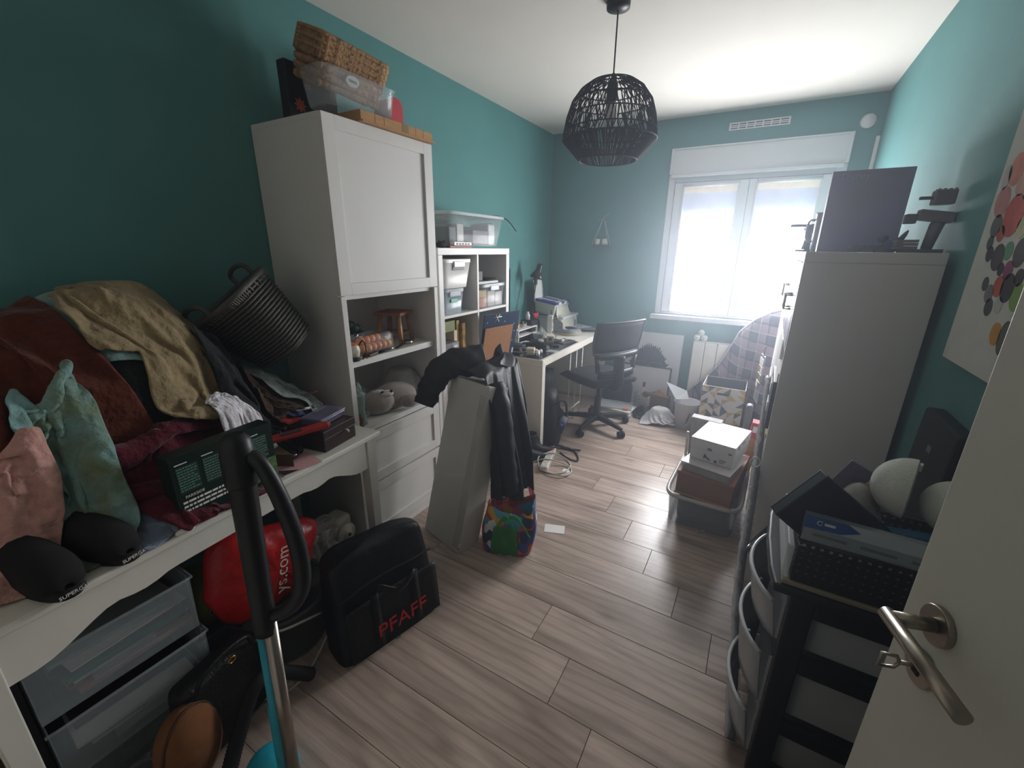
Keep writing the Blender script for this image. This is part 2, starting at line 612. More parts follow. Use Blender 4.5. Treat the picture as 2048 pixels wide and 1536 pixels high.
# ------------------------------------------------------------------ window
win = struct(thing('window_1', 'white double casement window with short roller blinds and shutter box', 'window', (0, 0, 0)))
wy = RY
def wb(name, x0, x1, y0, y1, z0, z1, m=m_pvc, parent=win, bev=0.004):
    return B(x0, x1, y0, y1, z0, z1).build(name, m, parent, bev=bev)
wb('shutter_box', 1.106, 2.325, wy - 0.022, wy + 0.10, 2.075, 2.272)
wb('shutter_box_trim', 1.106, 1.128, wy - 0.030, wy - 0.022, 2.075, 2.272)
wb('shutter_box_trim', 2.303, 2.325, wy - 0.030, wy - 0.022, 2.075, 2.272)
wb('shutter_box_trim', 1.128, 2.303, wy - 0.030, wy - 0.022, 2.258, 2.272)
wb('shutter_ledge', 1.125, 2.302, wy - 0.05, wy - 0.0, 2.048, 2.072)
wb('window_frame', 1.106, 1.158, wy - 0.012, wy + 0.08, 0.915, 2.075)
wb('window_frame', 2.262, 2.325, wy - 0.012, wy + 0.08, 0.915, 2.075)
wb('window_frame', 1.158, 2.262, wy - 0.006, wy + 0.08, 2.012, 2.05)
wb('window_frame', 1.158, 2.262, wy - 0.006, wy + 0.08, 0.915, 0.935)
wb('window_sill', 1.085, 2.345, wy - 0.085, wy + 0.02, 0.872, 0.912)
m_clearpane = mat('daylit_frosted_pane', '#ffffff', rough=0.5, emit='#f9faff', estr=WINDOW_CLEAR)
m_blind = mat('daylit_blind', '#c4cde6', rough=0.7, emit='#e4e8fa', estr=WINDOW_BLIND)
m_hem = mat('blind_hem', '#f2e6d8', rough=0.7, emit='#f3e2cf', estr=WINDOW_BLIND * 0.8)
for m_ in (m_blind, m_hem):
    m_.cycles.emission_sampling = 'NONE'
for sx0, sx1, gx0, gx1 in ((1.162, 1.717, 1.234, 1.652), (1.719, 2.258, 1.775, 2.19)):
    s = MB()
    yy0, yy1 = wy - 0.022, wy + 0.04
    s.box(sx0, gx0, yy0, yy1, 0.938, 2.008).box(gx1, sx1, yy0, yy1, 0.938, 2.008).box(gx0, gx1, yy0, yy1, 0.938, 0.978).box(gx0, gx1, yy0, yy1, 1.975, 2.008)
    sash = s.build('sash', m_pvc, win, bev=0.005)
    MB().grid([[(gx0, wy + 0.035, z), (gx1, wy + 0.035, z)] for z in (0.978, 1.725)], smooth=False).build('pane', m_clearpane, sash)
    bl = MB().grid([[(gx0 + 0.004, wy - 0.0, z), (gx1 - 0.004, wy - 0.0, z)] for z in (1.70, 1.93)]).build('roller_blind', m_blind, sash, solid=0.002)
    B(gx0 + 0.002, gx1 - 0.002, wy - 0.006, wy + 0.006, 1.928, 1.976).build('blind_hem', m_hem, sash)
    MB().cyl((gx0 + 0.0, wy - 0.028, 1.982), (gx1, wy - 0.028, 1.982), 0.012, n=14).build('blind_roller', m_pvc, sash)
    for gx in (gx0 + 0.002, gx1 - 0.002):
        B(gx - 0.007, gx + 0.007, wy - 0.031, wy - 0.022, 0.95, 1.975).build('blind_guide', m_pvc, sash, bev=0.002)
h = MB().box(1.742, 1.764, wy - 0.034, wy - 0.022, 1.40, 1.50).build('handle_plate', m_white, win, bev=0.004)
MB().tube([(1.753, wy - 0.03, 1.48), (1.753, wy - 0.06, 1.48), (1.752, wy - 0.066, 1.47), (1.75, wy - 0.066, 1.36)], 0.0085, 10).build('handle_lever', m_white, win)
B(1.168, 1.178, wy - 0.036, wy - 0.02, 1.93, 2.0).build('hinge', m_white, win, bev=0.002)
B(1.168, 1.178, wy - 0.036, wy - 0.02, 0.95, 1.0).build('hinge', m_white, win, bev=0.002)

# vent grille and round sensor on the window wall
vent = thing('air_vent_grille', 'white slotted vent grille high on the wall above the window', 'vent', (1.717, wy, 2.39))
g = MB().box(-0.203, 0.203, -0.008, 0, 0.018, 0.026).box(-0.203, 0.203, -0.008, 0, -0.026, -0.018).box(-0.203, -0.192, -0.008, 0, -0.018, 0.018).box(0.192, 0.203, -0.008, 0, -0.018, 0.018)
g.build('frame', m_pvc, vent)
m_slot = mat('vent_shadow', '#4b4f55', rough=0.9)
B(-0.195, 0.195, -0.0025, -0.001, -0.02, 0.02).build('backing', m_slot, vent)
for i in range(1, 7):
    x = -0.192 + i * 0.384 / 7
    B(x - 0.004, x + 0.004, -0.008, -0.002, -0.018, 0.018).build('divider', m_pvc, vent)
for z in (-0.006, 0.006):
    B(-0.192, 0.192, -0.006, -0.002, z - 0.0035, z + 0.0035).build('slat', m_pvc, vent)
sens = thing('round_wall_sensor', 'round white disc sensor on the wall in the far upper corner', 'sensor', (2.385, wy, 2.33), rot=(math.pi / 2, 0, 0))
MB().lathe([(0.0001, 0.02), (0.035, 0.019), (0.043, 0.013), (0.046, 0.006), (0.046, 0)], 32).build('cover', m_pvc, sens)
MB().lathe([(0.049, 0.004), (0.049, 0.0)], 32).build('base_ring', m_white, sens)

# ------------------------------------------------------------------ door (open leaf on the right)
D0, D1 = Vector((2.425, -0.03, 0)), Vector((2.2, 0.724, 0))
dv = (D1 - D0).normalized()
door = struct(thing('door_1', 'white open room door with brushed steel lever handle', 'door', tuple(D0)))
DM = frame_matrix((0, 0, 0), dv, Vector((dv.y, -dv.x, 0)))   # x along the leaf, y away from the camera side, z?
# build an explicit basis: x along leaf, y to the back side, z up
ex = dv
ey = Vector((dv.y, -dv.x, 0))
DM = Matrix((ex, ey, Vector((0, 0, 1)))).transposed().to_4x4()
m_door = mat('door_paint', '#cfcfc4', rough=0.5, var=0.02, scale=5, bump=0.03, bscale=300)
Lw = (D1 - D0).length
B(0, Lw, 0, 0.04, 0.008, 2.04, DM).build('leaf', m_door, door, bev=0.002)
hx, hz = Lw - 0.064, 1.0
def dp(x, y, z):
    return DM @ Vector((x, y, z))
MB().cyl(dp(hx, 0.0, hz), dp(hx, -0.009, hz), 0.027, n=36).build('rosette', m_steel, door, bev=0.002)
lev = MB().tube([dp(hx, -0.009, hz), dp(hx, -0.058, hz)], 0.0095, 20).build('lever_neck', m_steel, door)
MB().tube([dp(hx + 0.0094, -0.058, hz), dp(hx - 0.132, -0.058, hz - 0.002)], 0.0095, 20).build('lever', m_steel, door)
MB().cyl(dp(hx, 0.0, hz - 0.075), dp(hx, -0.008, hz - 0.075), 0.026, n=36).build('key_rosette', m_steel, door, bev=0.002)
B(-0.006, 0.006, -0.0095, -0.0075, hz - 0.085, hz - 0.066, DM @ Matrix.Translation((hx, 0, 0))).build('keyhole', m_blackm, door)
kz = hz - 0.072
key = MB().tube([dp(hx, -0.006, kz), dp(hx, -0.03, kz)], 0.003, 10).build('key_shaft', m_steel, door)
ring = [dp(hx - 0.011, -0.03, kz), dp(hx - 0.011, -0.03, kz)]
sq = [(-0.002, -0.03), (-0.010, -0.034), (-0.011, -0.052), (0.011, -0.052), (0.010, -0.034), (0.002, -0.03)]
MB().tube([dp(hx + 0.0002 * a, b, kz + a) for a, b in sq], 0.0026, 8, closed=True).build('key_bow', m_steel, key)
# ------------------------------------------------------------------ big furniture
R = math.radians
def cube_shelf(name, label, loc, rz, ncol, nrow, depth=0.39, Wd=None, Hh=1.47, back=False):
    """open cube shelving, front at local x=depth, width along local y"""
    t = thing(name, label, 'shelf unit', loc, rz)
    o, s = 0.038, 0.016
    Wd = Wd or (2 * o + ncol * 0.335 + (ncol - 1) * s)
    ch = (Hh - 2 * o - (nrow - 1) * s) / nrow
    cw = (Wd - 2 * o - (ncol - 1) * s) / ncol
    B(0, depth, 0, o, 0, Hh - o).build('side_panel', m_white2, t, bev=0.0015)
    B(0, depth, Wd - o, Wd, 0, Hh - o).build('side_panel', m_white2, t, bev=0.0015)
    B(0, depth, 0, Wd, Hh - o + 0.0005, Hh).build('top_panel', m_white2, t, bev=0.0015)
    B(0, depth, o + 0.0005, Wd - o - 0.0005, 0, o).build('bottom_panel', m_white2, t, bev=0.0015)
    cells = {}
    for i in range(1, ncol):
        y = o + i * cw + (i - 1) * s
        B(0.002, depth - 0.001, y, y + s, o, Hh - o).build('divider', m_white2, t, bev=0.001)
    for j in range(1, nrow):
        z = o + j * ch + (j - 1) * s
        for i in range(ncol):
            y = o + i * (cw + s)
            B(0.002, depth - 0.001, y + 0.0005, y + cw - 0.0005, z, z + s).build('shelf', m_white2, t, bev=0.001)
    for i in range(ncol):
        for j in range(nrow):
            cells[i, j] = (o + i * (cw + s), o + i * (cw + s) + cw, o + j * (ch + s), o + j * (ch + s) + ch)
    return t, cells

# left cube shelf beside the tall cabinet
KL, kcell = cube_shelf('cube_shelf', 'white two column cube shelf between the tall cabinet and the desk', (0.008, 1.858, 0), 0, 2, 4, Wd=0.757)
KLX = 0.398   # world x of its front

# right cube shelf with doors, back to the right wall (local y runs back towards the camera)
KR, rcell = cube_shelf('cube_cabinet', 'big white cube shelf with steel handled doors against the wall beside the window', (2.4665, 3.401, 0), math.pi + R(-0.9), 4, 4, depth=0.386, Wd=1.47)
m_door2 = mat('gloss_white_door', '#e3e4e6', rough=0.12, var=0.01, spec=0.6)
for i in range(4):
    y0, y1, z0, z1 = rcell[i, 3]
    d = B(0.37, 0.388, y0 + 0.003, y1 - 0.003, z0 + 0.003, z1 - 0.003).build('door', m_door2, KR, bev=0.001)
    hy = y1 - 0.045 if i % 2 == 0 else y0 + 0.045
    MB().tube([(0.388, hy, z0 + 0.13), (0.412, hy, z0 + 0.13), (0.412, hy, z0 + 0.19), (0.388, hy, z0 + 0.19)], 0.006, 8).build('handle', m_steel, d)
for i in (0, 1, 2):
    y0, y1, z0, z1 = rcell[i, 2]
    d = B(0.37, 0.386, y0 + 0.003, y1 - 0.003, z0 + 0.003, z1 - 0.003).build('door', m_white2, KR, bev=0.001)

# ---- tall cabinet
TC = thing('tall_cabinet', 'tall white cabinet with panelled upper door, open middle shelves and drawers', 'cabinet', (0.003, 1.172, 0))
cw, cd, chh = 0.612, 0.425, 1.945
B(0, cd, 0, 0.019, 0.0, chh - 0.02).build('side_panel', m_white, TC, bev=0.001)
B(0, cd, cw - 0.019, cw, 0.0, chh - 0.02).build('side_panel', m_white, TC, bev=0.001)
B(0, cd, 0, cw, chh - 0.02, chh).build('top_panel', m_white, TC, bev=0.0015)
B(0, 0.008, 0.019, cw - 0.019, 0.04, chh - 0.02).build('back_panel', m_white, TC)
B(0.008, cd - 0.002, 0.0195, cw - 0.0195, 0.955, 0.985).build('shelf', m_white, TC, bev=0.0015)
B(0.008, cd, 0.0195, cw - 0.0195, 0.628, 0.655).build('shelf', m_white, TC, bev=0.0015)
B(0.008, cd, 0.0195, cw - 0.0195, 1.255, 1.275).build('shelf', m_white, TC, bev=0.0015)
for y0, y1 in ((0.0, 0.026), (cw - 0.026, cw)):
    B(cd, cd + 0.018, y0, y1, 0.0, 1.272).build('stile', m_white, TC, bev=0.0015)
# upper door: frame + recessed panel
dz0, dz1 = 1.276, 1.943
dd = MB()
dd.box(cd + 0.001, cd + 0.02, 0.0, 0.058, dz0, dz1).box(cd + 0.001, cd + 0.02, cw - 0.058, cw, dz0, dz1)
dd.box(cd + 0.001, cd + 0.02, 0.058, cw - 0.058, dz0, dz0 + 0.048).box(cd + 0.001, cd + 0.02, 0.058, cw - 0.058, dz1 - 0.05, dz1)
dr = dd.build('door', m_white, TC, bev=0.001)
B(cd + 0.003, cd + 0.010, 0.058, cw - 0.058, dz0 + 0.048, dz1 - 0.05).build('door_panel', m_white, dr)
for z0, z1 in ((0.362, 0.625), (0.06, 0.352)):
    d = MB()
    y0, y1 = 0.028, cw - 0.028
    d.box(cd - 0.002, cd + 0.017, y0, y0 + 0.05, z0, z1).box(cd - 0.002, cd + 0.017, y1 - 0.05, y1, z0, z1)
    d.box(cd - 0.002, cd + 0.017, y0 + 0.05, y1 - 0.05, z0, z0 + 0.05).box(cd - 0.002, cd + 0.017, y0 + 0.05, y1 - 0.05, z1 - 0.05, z1)
    o = d.build('drawer', m_white, TC, bev=0.001)
    B(cd - 0.001, cd + 0.008, y0 + 0.05, y1 - 0.05, z0 + 0.05, z1 - 0.05).build('drawer_panel', m_white, o)
B(cd - 0.02, cd + 0.0, 0.026, cw - 0.026, 0.0, 0.055).build('plinth', m_white, TC)

# ---- writing table with curved apron under the clothes (slightly turned)
TB = thing('console_table', 'white wooden table with wavy apron buried under a heap of clothes', 'table', (0.145, -0.075, 0), R(4.6))
TBM = Matrix.Translation((0.145, -0.075, 0)) @ Matrix.Rotation(R(4.6), 4, 'Z')
# local: y along the length (0..1.15), x depth (0..0.6)
TL, TD, TH = 1.15, 0.615, 0.745
m_table = mat('white_painted_table', '#d3d1c8', rough=0.5, var=0.03, scale=6)
TOP = MB().box(0, TD, 0, TL, TH - 0.022, TH)
TOP.build('tabletop', m_table, TB, bev=0.006, seg=3)
# front apron with two ogee waves
def apron(L, z0, z1):
    pts = [(0, z1), (0, z0 - 0.04)]
    n = 40
    for i in range(n + 1):
        s = i / n
        e = min(s, 1 - s) * L
        k = max(0.0, min(1.0, (e - 0.05) / 0.17))
        k = k * k * (3 - 2 * k)
        b = 0.012 * math.sin(min(1.0, max(0.0, (e - 0.20) / 0.12)) * math.pi)
        pts.append((s * L, z0 - 0.045 + 0.055 * k - b))
    pts += [(L, z0 - 0.04), (L, z1)]
    return pts
mb = MB()
ap = apron(TL - 0.10, TH - 0.105, TH - 0.023)
n = len(ap)
top = [(a, TH - 0.023) for a, b in ap]
vs = []
for d in (TD - 0.045, TD - 0.025):
    for a, b in ap:
        vs.append((d, a + 0.05, b))
    for a, b in ap:
        vs.append((d, a + 0.05, TH - 0.023))
fs = []
for q in range(n - 1):
    fs.append((q, q + 1, n + q + 1, n + q))
    fs.append((2 * n + q, 2 * n + q + 1, 3 * n + q + 1, 3 * n + q)[::-1])
    fs.append((q, 2 * n + q, 2 * n + q + 1, q + 1))
mb.add(vs, fs)
mb.build('apron', m_table, TB)
B(0.03, 0.05, 0.05, TL - 0.05, TH - 0.11, TH - 0.023).build('apron_back', m_table, TB)
for y in (0.03, TL - 0.05):
    B(0.05, TD - 0.05, y, y + 0.02, TH - 0.11, TH - 0.023).build('apron_side', m_table, TB)
for x in (0.02, TD - 0.067):
    for y in (0.015, TL - 0.062):
        MB().taper((x + 0.024, y + 0.024, 0), (0.036, 0.036), (0.048, 0.048), TH - 0.0235).build('leg', m_table, TB, bev=0.003)

# ---- desk along the left wall up to the window wall
DK = thing('desk', 'white panel-sided desk with dark top pad in the far corner', 'desk', (0.012, 2.622, 0))
m_desk = mat('cream_white_desk', '#d8d2c8', rough=0.5, var=0.02)
dl, dd_, dh = 1.465, 0.665, 0.715
B(0, dd_, 0, dl, dh - 0.05, dh).build('tabletop', m_desk, DK, bev=0.002)
B(0, dd_, 0, 0.05, 0, dh - 0.0505).build('side_panel', m_desk, DK, bev=0.002)
B(0, dd_, dl - 0.05, dl, 0, dh - 0.0505).build('side_panel', m_desk, DK, bev=0.002)
B(0.02, 0.036, 0.05, dl - 0.05, 0.2, dh - 0.05).build('back_panel', m_desk, DK)
m_pad = mat('black_glossy_pad', '#14161c', rough=0.16, var=0.15, spec=0.5)
pad = tag(B(0.20, 0.655, 2.635, 3.35, 0.7155, 0.7195).build('desk_pad', m_pad, bev=0.001), 'glossy black work mat on the near end of the desk', 'mat')

# ---- radiator under the window
RD = thing('panel_radiator', 'cream ribbed electric radiator under the window', 'radiator', (1.487, 3.985, 0))
m_rad = mat('radiator_enamel', '#ddd6d0', rough=0.4, var=0.015)
for i in range(6):
    x = i * 0.0985
    B(x + 0.0015, x + 0.097, 0.0, 0.07, 0.125, 0.70).build('rib', m_rad, RD, bev=0.008, seg=3)
B(0.0, 0.5895, 0.02, 0.06, 0.70, 0.708).build('top_rail', m_rad, RD, bev=0.004)
for x in (0.08, 0.5):
    B(x, x + 0.04, 0.07, 0.11, 0.2, 0.62).build('wall_bracket', m_grey, RD)
    B(x, x + 0.04, 0.02, 0.06, 0.0, 0.125).build('foot', m_rad, RD)

# ---- pendant lamp
PL = thing('pendant_lamp', 'black woven dome pendant lamp hanging from the ceiling', 'lamp', (1.197, 2.185, 0))
m_rope = mat('black_raffia', '#1b1d20', rough=0.8, var=0.2, scale=40)
MB().lathe([(0.0001, 2.4995), (0.052, 2.4995), (0.05, 2.475), (0.012, 2.468), (0.0001, 2.468)], 28).build('ceiling_rose', m_black, PL)
MB().cyl((0, 0, 2.47), (0, 0, 2.215), 0.0035, n=8).build('cord', m_blackm, PL)
MB().lathe([(0.006, 2.235), (0.012, 2.215), (0.02, 2.205), (0.024, 2.19), (0.024, 2.125), (0.02, 2.12), (0.0001, 2.12)], 20).build('socket', m_black, PL)
m_bulb = mat('frosted_bulb_glass', '#e8e8ea', rough=0.3)
MB().lathe([(0.0001, 2.0), (0.02, 2.003), (0.03, 2.02), (0.031, 2.05), (0.027, 2.085), (0.016, 2.11), (0.015, 2.12)], 20).build('bulb', m_bulb, PL)
prof = [(0.045, 2.212), (0.10, 2.198), (0.145, 2.168), (0.182, 2.12), (0.203, 2.06), (0.214, 2.00), (0.218, 1.965), (0.135, 1.878)]
def ring(r, z, rr=0.0035, n=48):
    return MB().tube([(r * math.cos(2 * math.pi * i / n), r * math.sin(2 * math.pi * i / n), z) for i in range(n)], rr, 6, closed=True)
SH = ring(*prof[-1]).build('shade', m_rope, PL)
for r, z in prof[:-1]:
    ring(r, z, 0.0028 if z != 1.965 else 0.004).build('hoop', m_rope, SH)
# raffia strands: zig-zag between hoops, dense on the bottom band
rr = random.Random(3)
counts = [60, 96, 120, 140, 150, 150, 250]
for b in range(len(prof) - 1):
    (r0, z0), (r1, z1) = prof[b], prof[b + 1]
    mbs = MB()
    nst = counts[b]
    for i in range(nst):
        a0 = 2 * math.pi * (i + rr.uniform(-0.42, 0.42)) / nst
        a1 = a0 + rr.choice((-1, 1)) * rr.uniform(0.01, 0.10) * (1 if b < 6 else 0.4)
        if b < 5 and rr.random() < 0.12:
            continue
        p0 = (r0 * math.cos(a0), r0 * math.sin(a0), z0)
        p1 = (r1 * math.cos(a1), r1 * math.sin(a1), z1)
        mbs.tube([p0, p1], rr.uniform(0.0019, 0.0030), 4, caps=False)
    o = mbs.build('woven_strands', m_rope, SH)
    o['kind'] = 'stuff'

# ---- office chair
CH = thing('office_chair', 'black mesh-back swivel office chair turned to the desk', 'chair', (0.875, 3.32, 0), 0)
# local frame: chair faces +y ; backrest at -y
CH.rotation_euler = (0, 0, math.atan2(0.50, -0.866) - math.pi / 2)
m_mesh = mat('black_mesh_fabric', '#26282d', rough=0.75, var=0.25, scale=300, alpha=0.93)
m_fab = mat('black_seat_fabric', '#1b1c20', rough=0.9, var=0.15, scale=200)
MB().lathe([(0.03, 0.06), (0.045, 0.075), (0.045, 0.115), (0.03, 0.13), (0.026, 0.28), (0.016, 0.285), (0.016, 0.40)], 20).build('gas_lift', m_black, CH)
for i in range(5):
    a = R(-98) - (math.atan2(0.50, -0.866) - math.pi / 2) + i * 2 * math.pi / 5
    c, s = math.cos(a), math.sin(a)
    vs = []
    for rr_, w, zt, zb in ((0.03, 0.03, 0.115, 0.075), (0.17, 0.024, 0.105, 0.072), (0.29, 0.016, 0.085, 0.06)):
        for dw, zz in ((-w, zb), (w, zb), (w * 0.7, zt), (-w * 0.7, zt)):
            vs.append((rr_ * c - dw * s, rr_ * s + dw * c, zz))
    fs = [(0, 1, 2, 3), (8, 11, 10, 9)]
    for q in range(2):
        for e in range(4):
            fs.append((q * 4 + e, q * 4 + (e + 1) % 4, q * 4 + 4 + (e + 1) % 4, q * 4 + 4 + e))
    arm = MB().add(vs, fs).build('base_arm', m_black, CH, bev=0.004)
    x, y = 0.285 * c, 0.285 * s
    cs = MB().cyl((x, y, 0.07), (x, y, 0.045), 0.008, n=10)
    wdir = Vector((-s, c, 0)).lerp(Vector((c, s, 0)), 0.3).normalized()
    p = Vector((x, y, 0.0275))
    for sd in (-1, 1):
        cs.cyl(p + wdir * sd * 0.006, p + wdir * sd * 0.026, 0.027, n=20)
    cs.build('caster', m_blackm, arm, bev=0.004)
B(-0.11, 0.11, -0.13, 0.12, 0.395, 0.43).build('tilt_mechanism', m_black, CH, bev=0.01)
# padded seat
pts = []
for v in np.linspace(-1, 1, 13):
    row = []
    for u in np.linspace(-1, 1, 13):
        e = (abs(u) ** 4 + abs(v) ** 4)
        row.append((0.25 * u * (1 - 0.10 * v * v), 0.03 + 0.25 * v * (1 - 0.06 * u * u), 0.47 + 0.035 * (1 - e ** 1.0 * 0.6) - 0.03 * max(0, v) ** 3))
    pts.append(row)
low = [[(p[0] * 0.96, p[1] * 0.97, 0.432) for p in row] for row in pts]
ms = MB().grid(pts)
ms.grid(low)
nv = 13
ring_i = [(0, i) for i in range(nv)] + [(j, nv - 1) for j in range(1, nv)] + [(nv - 1, i) for i in range(nv - 2, -1, -1)] + [(j, 0) for j in range(nv - 2, 0, -1)]
for q in range(len(ring_i)):
    (j, i), (j2, i2) = ring_i[q], ring_i[(q + 1) % len(ring_i)]
    ms.f.append((j * nv + i, j2 * nv + i2, nv * nv + j2 * nv + i2, nv * nv + j * nv + i)); ms.sm.append(True)
ms.build('seat', m_fab, CH)
# backrest: frame and mesh, wider at the top, slightly curved
def back_pt(u, z):
    t = (z - 0.50) / 0.46
    wv = 0.20 + 0.045 * max(0.0, min(1.0, (z - 0.58) / 0.2))
    y = -0.20 - 0.045 * t + 0.035 * u * u + 0.02 * math.sin(t * 3.1)
    return Vector((u * wv, y, z))
zs = [0.70, 0.75, 0.80, 0.85, 0.90, 0.942]
mp_ = MB().grid([[back_pt(u, z) for u in np.linspace(-1, 1, 13)] for z in zs])
mesh_back = mp_.build('mesh_back', m_mesh, CH, solid=0.004)
loop = [back_pt(u, 0.70) for u in np.linspace(-1, 1, 9)] + [back_pt(1, z) for z in zs[1:-1]] + [back_pt(u, 0.945) for u in np.linspace(1, -1, 9)] + [back_pt(-1, z) for z in zs[-2:0:-1]]
MB().tube(loop, 0.008, 8, closed=True).build('back_frame', m_dgrey, CH)
# lower lumbar frame: a U-shaped shell with two openings
lum = MB()
for z0, z1, us in ((0.655, 0.70, (-1.0, 1.0)), (0.50, 0.56, (-0.9, 0.9))):
    lum.grid([[back_pt(u, z) + Vector((0, -0.012, 0)) for u in np.linspace(us[0], us[1], 13)] for z in (z0, z1)])
for u0, u1 in ((-1.0, -0.86), (0.86, 1.0), (-0.2, 0.2)):
    lum.grid([[back_pt(u, z) + Vector((0, -0.012, 0)) for u in np.linspace(u0, u1, 5)] for z in (0.55, 0.60, 0.66)])
lum.build('lumbar_frame', m_black, CH, solid=0.022)
MB().tube(smooth_path([(0, -0.08, 0.41), (0, -0.20, 0.405), (0, -0.238, 0.46), (0, -0.232, 0.56), (0, -0.232, 0.68)], 5), [0.032] * 5 + [0.03] * 16, 10).build('back_spine', m_black, CH)
for sd in ():
    MB().tube(smooth_path([(sd * 0.2, 0.0, 0.43), (sd * 0.285, 0.0, 0.44), (sd * 0.29, 0.01, 0.56), (sd * 0.285, 0.02, 0.655)], 5), 0.014, 8).build('armrest_post', m_grey, CH)
    B(sd * 0.285 - 0.03, sd * 0.285 + 0.03, -0.09, 0.15, 0.655, 0.68).build('armrest_pad', m_black, CH, bev=0.01)
# ------------------------------------------------------------------ heap of clothes on the table
def fabric(name, col, col2=None, kind='noise', scale=30, rough=0.92, bump=0.9, bscale=17, var=0.12, stretch=(1, 1, 1)):
    return mat(name, col, rough=rough, var=var, scale=scale, bump=bump, bscale=bscale, bdist=0.03, col2=col2, kind=kind, spec=0.15, sheen=0.15, stretch=stretch)

def wall_clamp(f, old):
    np.maximum(f[:, 0], 0.02, out=f[:, 0])

F = Field(-0.05, 1.15, -0.35, 1.35, 0.01, 0.0)
tz = TH
tm = TBM.inverted()
def table_h(X, Y):
    a, b, c = tm[0][0], tm[0][1], tm[0][3]
    d, e, f_ = tm[1][0], tm[1][1], tm[1][3]
    lx, ly = a * X + b * Y + c, d * X + e * Y + f_
    return np.where((lx > -0.02) & (lx < TD) & (ly > 0) & (ly < TL), tz, 0.0)
F.fn(table_h)
F.box(-0.05, 0.15, -0.2, 1.12, tz)
def gauss(X, Y, x, y, sx, sy, h):
    return h * np.exp(-((X - x) / sx) ** 2 - ((Y - y) / sy) ** 2)
def mound(X, Y):
    m = gauss(X, Y, 0.18, 0.33, 0.30, 0.30, 0.50) + gauss(X, Y, 0.16, 0.62, 0.25, 0.20, 0.36) + gauss(X, Y, 0.2, 0.02, 0.3, 0.18, 0.25)
    m = m + gauss(X, Y, 0.45, 0.12, 0.15, 0.20, 0.10) + gauss(X, Y, 0.46, 0.46, 0.15, 0.16, 0.12)
    m = m + gauss(X, Y, 0.13, 0.95, 0.17, 0.16, 0.16)
    m = m + 0.025 * np.sin(X * 23 + 3 * np.sin(Y * 9)) * np.sin(Y * 19 + 2 * np.sin(X * 12)) * np.clip(m / 0.2, 0, 1)
    fall = np.clip((0.62 - X) / 0.16, 0, 1)
    return tz + np.minimum(m, 0.60) * fall * (m > 0.03)
F.fn(mound)
base_h = F.h.copy()
# the dark garments underneath, as one lumpy heap
ii = np.arange(2, 72, 2)
jj = np.arange(24, 150, 2)
hp = MB()
P = []
for j in jj:
    row = []
    for i in ii:
        row.append((max(0.012, F.X[i, j]), F.Y[i, j], max(base_h[i, j] - 0.004, tz + 0.0005)))
    P.append(row)
hp.grid(P)
keep = [f for f in hp.f if max(hp.v[i][2] for i in f) > tz + 0.012]
used = sorted({i for f in keep for i in f})
ix_ = {a: b for b, a in enumerate(used)}
hp.v = [hp.v[i] for i in used]; hp.f = [tuple(ix_[i] for i in f) for f in keep]; hp.sm = [True] * len(keep)
m_dkclo = fabric('dark_mixed_cloth', '#121615', col2='#0c0d0e', scale=6)
heap = tag(hp.build('dark_clothes_heap', m_dkclo, sub=1), 'dark crumpled jumpers at the bottom of the clothes heap', 'clothes')
wc = (wall_clamp,)
m_rust = fabric('rust_knit', '#522416', scale=60, bscale=14)
m_paleteal = fabric('pale_teal_cotton', '#7f9c98', var=0.08)
m_khaki = fabric('khaki_fleece', '#8b7a5b', scale=60, bscale=15)
m_floral = fabric('floral_teal_cotton', '#7ea5a8', col2='#6a7758', scale=11, var=0.1)
m_maroon = fabric('maroon_sweat', '#4d1220', scale=40)
m_wfrill = fabric('white_cotton', '#cfccd2', var=0.03)
m_blackc = fabric('black_jersey', '#15161a', scale=30)
m_navy = fabric('navy_denim', '#1f2a41', col2='#45557c', scale=4)
m_redc = fabric('red_cotton', '#8d1d24', scale=20)
m_pale = fabric('pale_print_cotton', '#b9c0bd', col2='#6f807c', scale=16)
m_pink = fabric('blush_knit', '#b98d83', scale=60, bscale=16)
m_ltblue = fabric('light_blue_denim', '#66768c', col2='#8a94a8', scale=6)
m_brownc = fabric('brown_cord', '#3c2a1e', scale=30)
CL = 'clothes heaped on the white table'
F.fn(lambda X, Y: tz + np.minimum(gauss(X, Y, 0.60, 0.37, 0.07, 0.06, 0.10), 0.065) * (X < 0.70))
garment('blue_denim_shirt', 'light blue denim shirt folded at the front edge of the table', 'shirt', F, m_ltblue, w=0.34, h=0.32, centre=(0.60, 0.345), ang=R(6), squeeze=(0.62, 0.62), rough=0.035, seed=24, boxes=wc, group=CL)
garment('teal_shirt', 'pale teal cotton shirt along the top of the clothes heap against the wall', 'shirt', F, m_paleteal, w=0.46, h=0.84, centre=(0.21, 0.42), ang=R(-8), squeeze=(0.66, 0.72), rough=0.04, seed=3, boxes=wc, group=CL)
garment('rust_jumper', 'dark rust red knitted jumper hanging down the front of the clothes heap', 'jumper', F, m_rust, w=0.78, h=0.60, nu=42, nv=38, centre=(0.40, 0.19), ang=R(10), squeeze=(0.70, 0.66), rough=0.035, seed=5, boxes=wc, group=CL, thick=0.008)
garment('maroon_sweatshirt', 'maroon sweatshirt in the middle of the clothes heap above the green box', 'sweatshirt', F, m_maroon, w=0.66, h=0.46, nu=40, nv=34, centre=(0.51, 0.49), ang=R(2), squeeze=(0.64, 0.58), rough=0.04, seed=9, boxes=wc, group=CL, thick=0.007)
garment('floral_shirt', 'teal and yellow flower print shirt spilling down the heap', 'shirt', F, m_floral, w=0.54, h=0.34, nu=40, nv=34, centre=(0.53, 0.265), ang=R(4), squeeze=(0.58, 0.40), rough=0.04, seed=8, boxes=wc, group=CL)
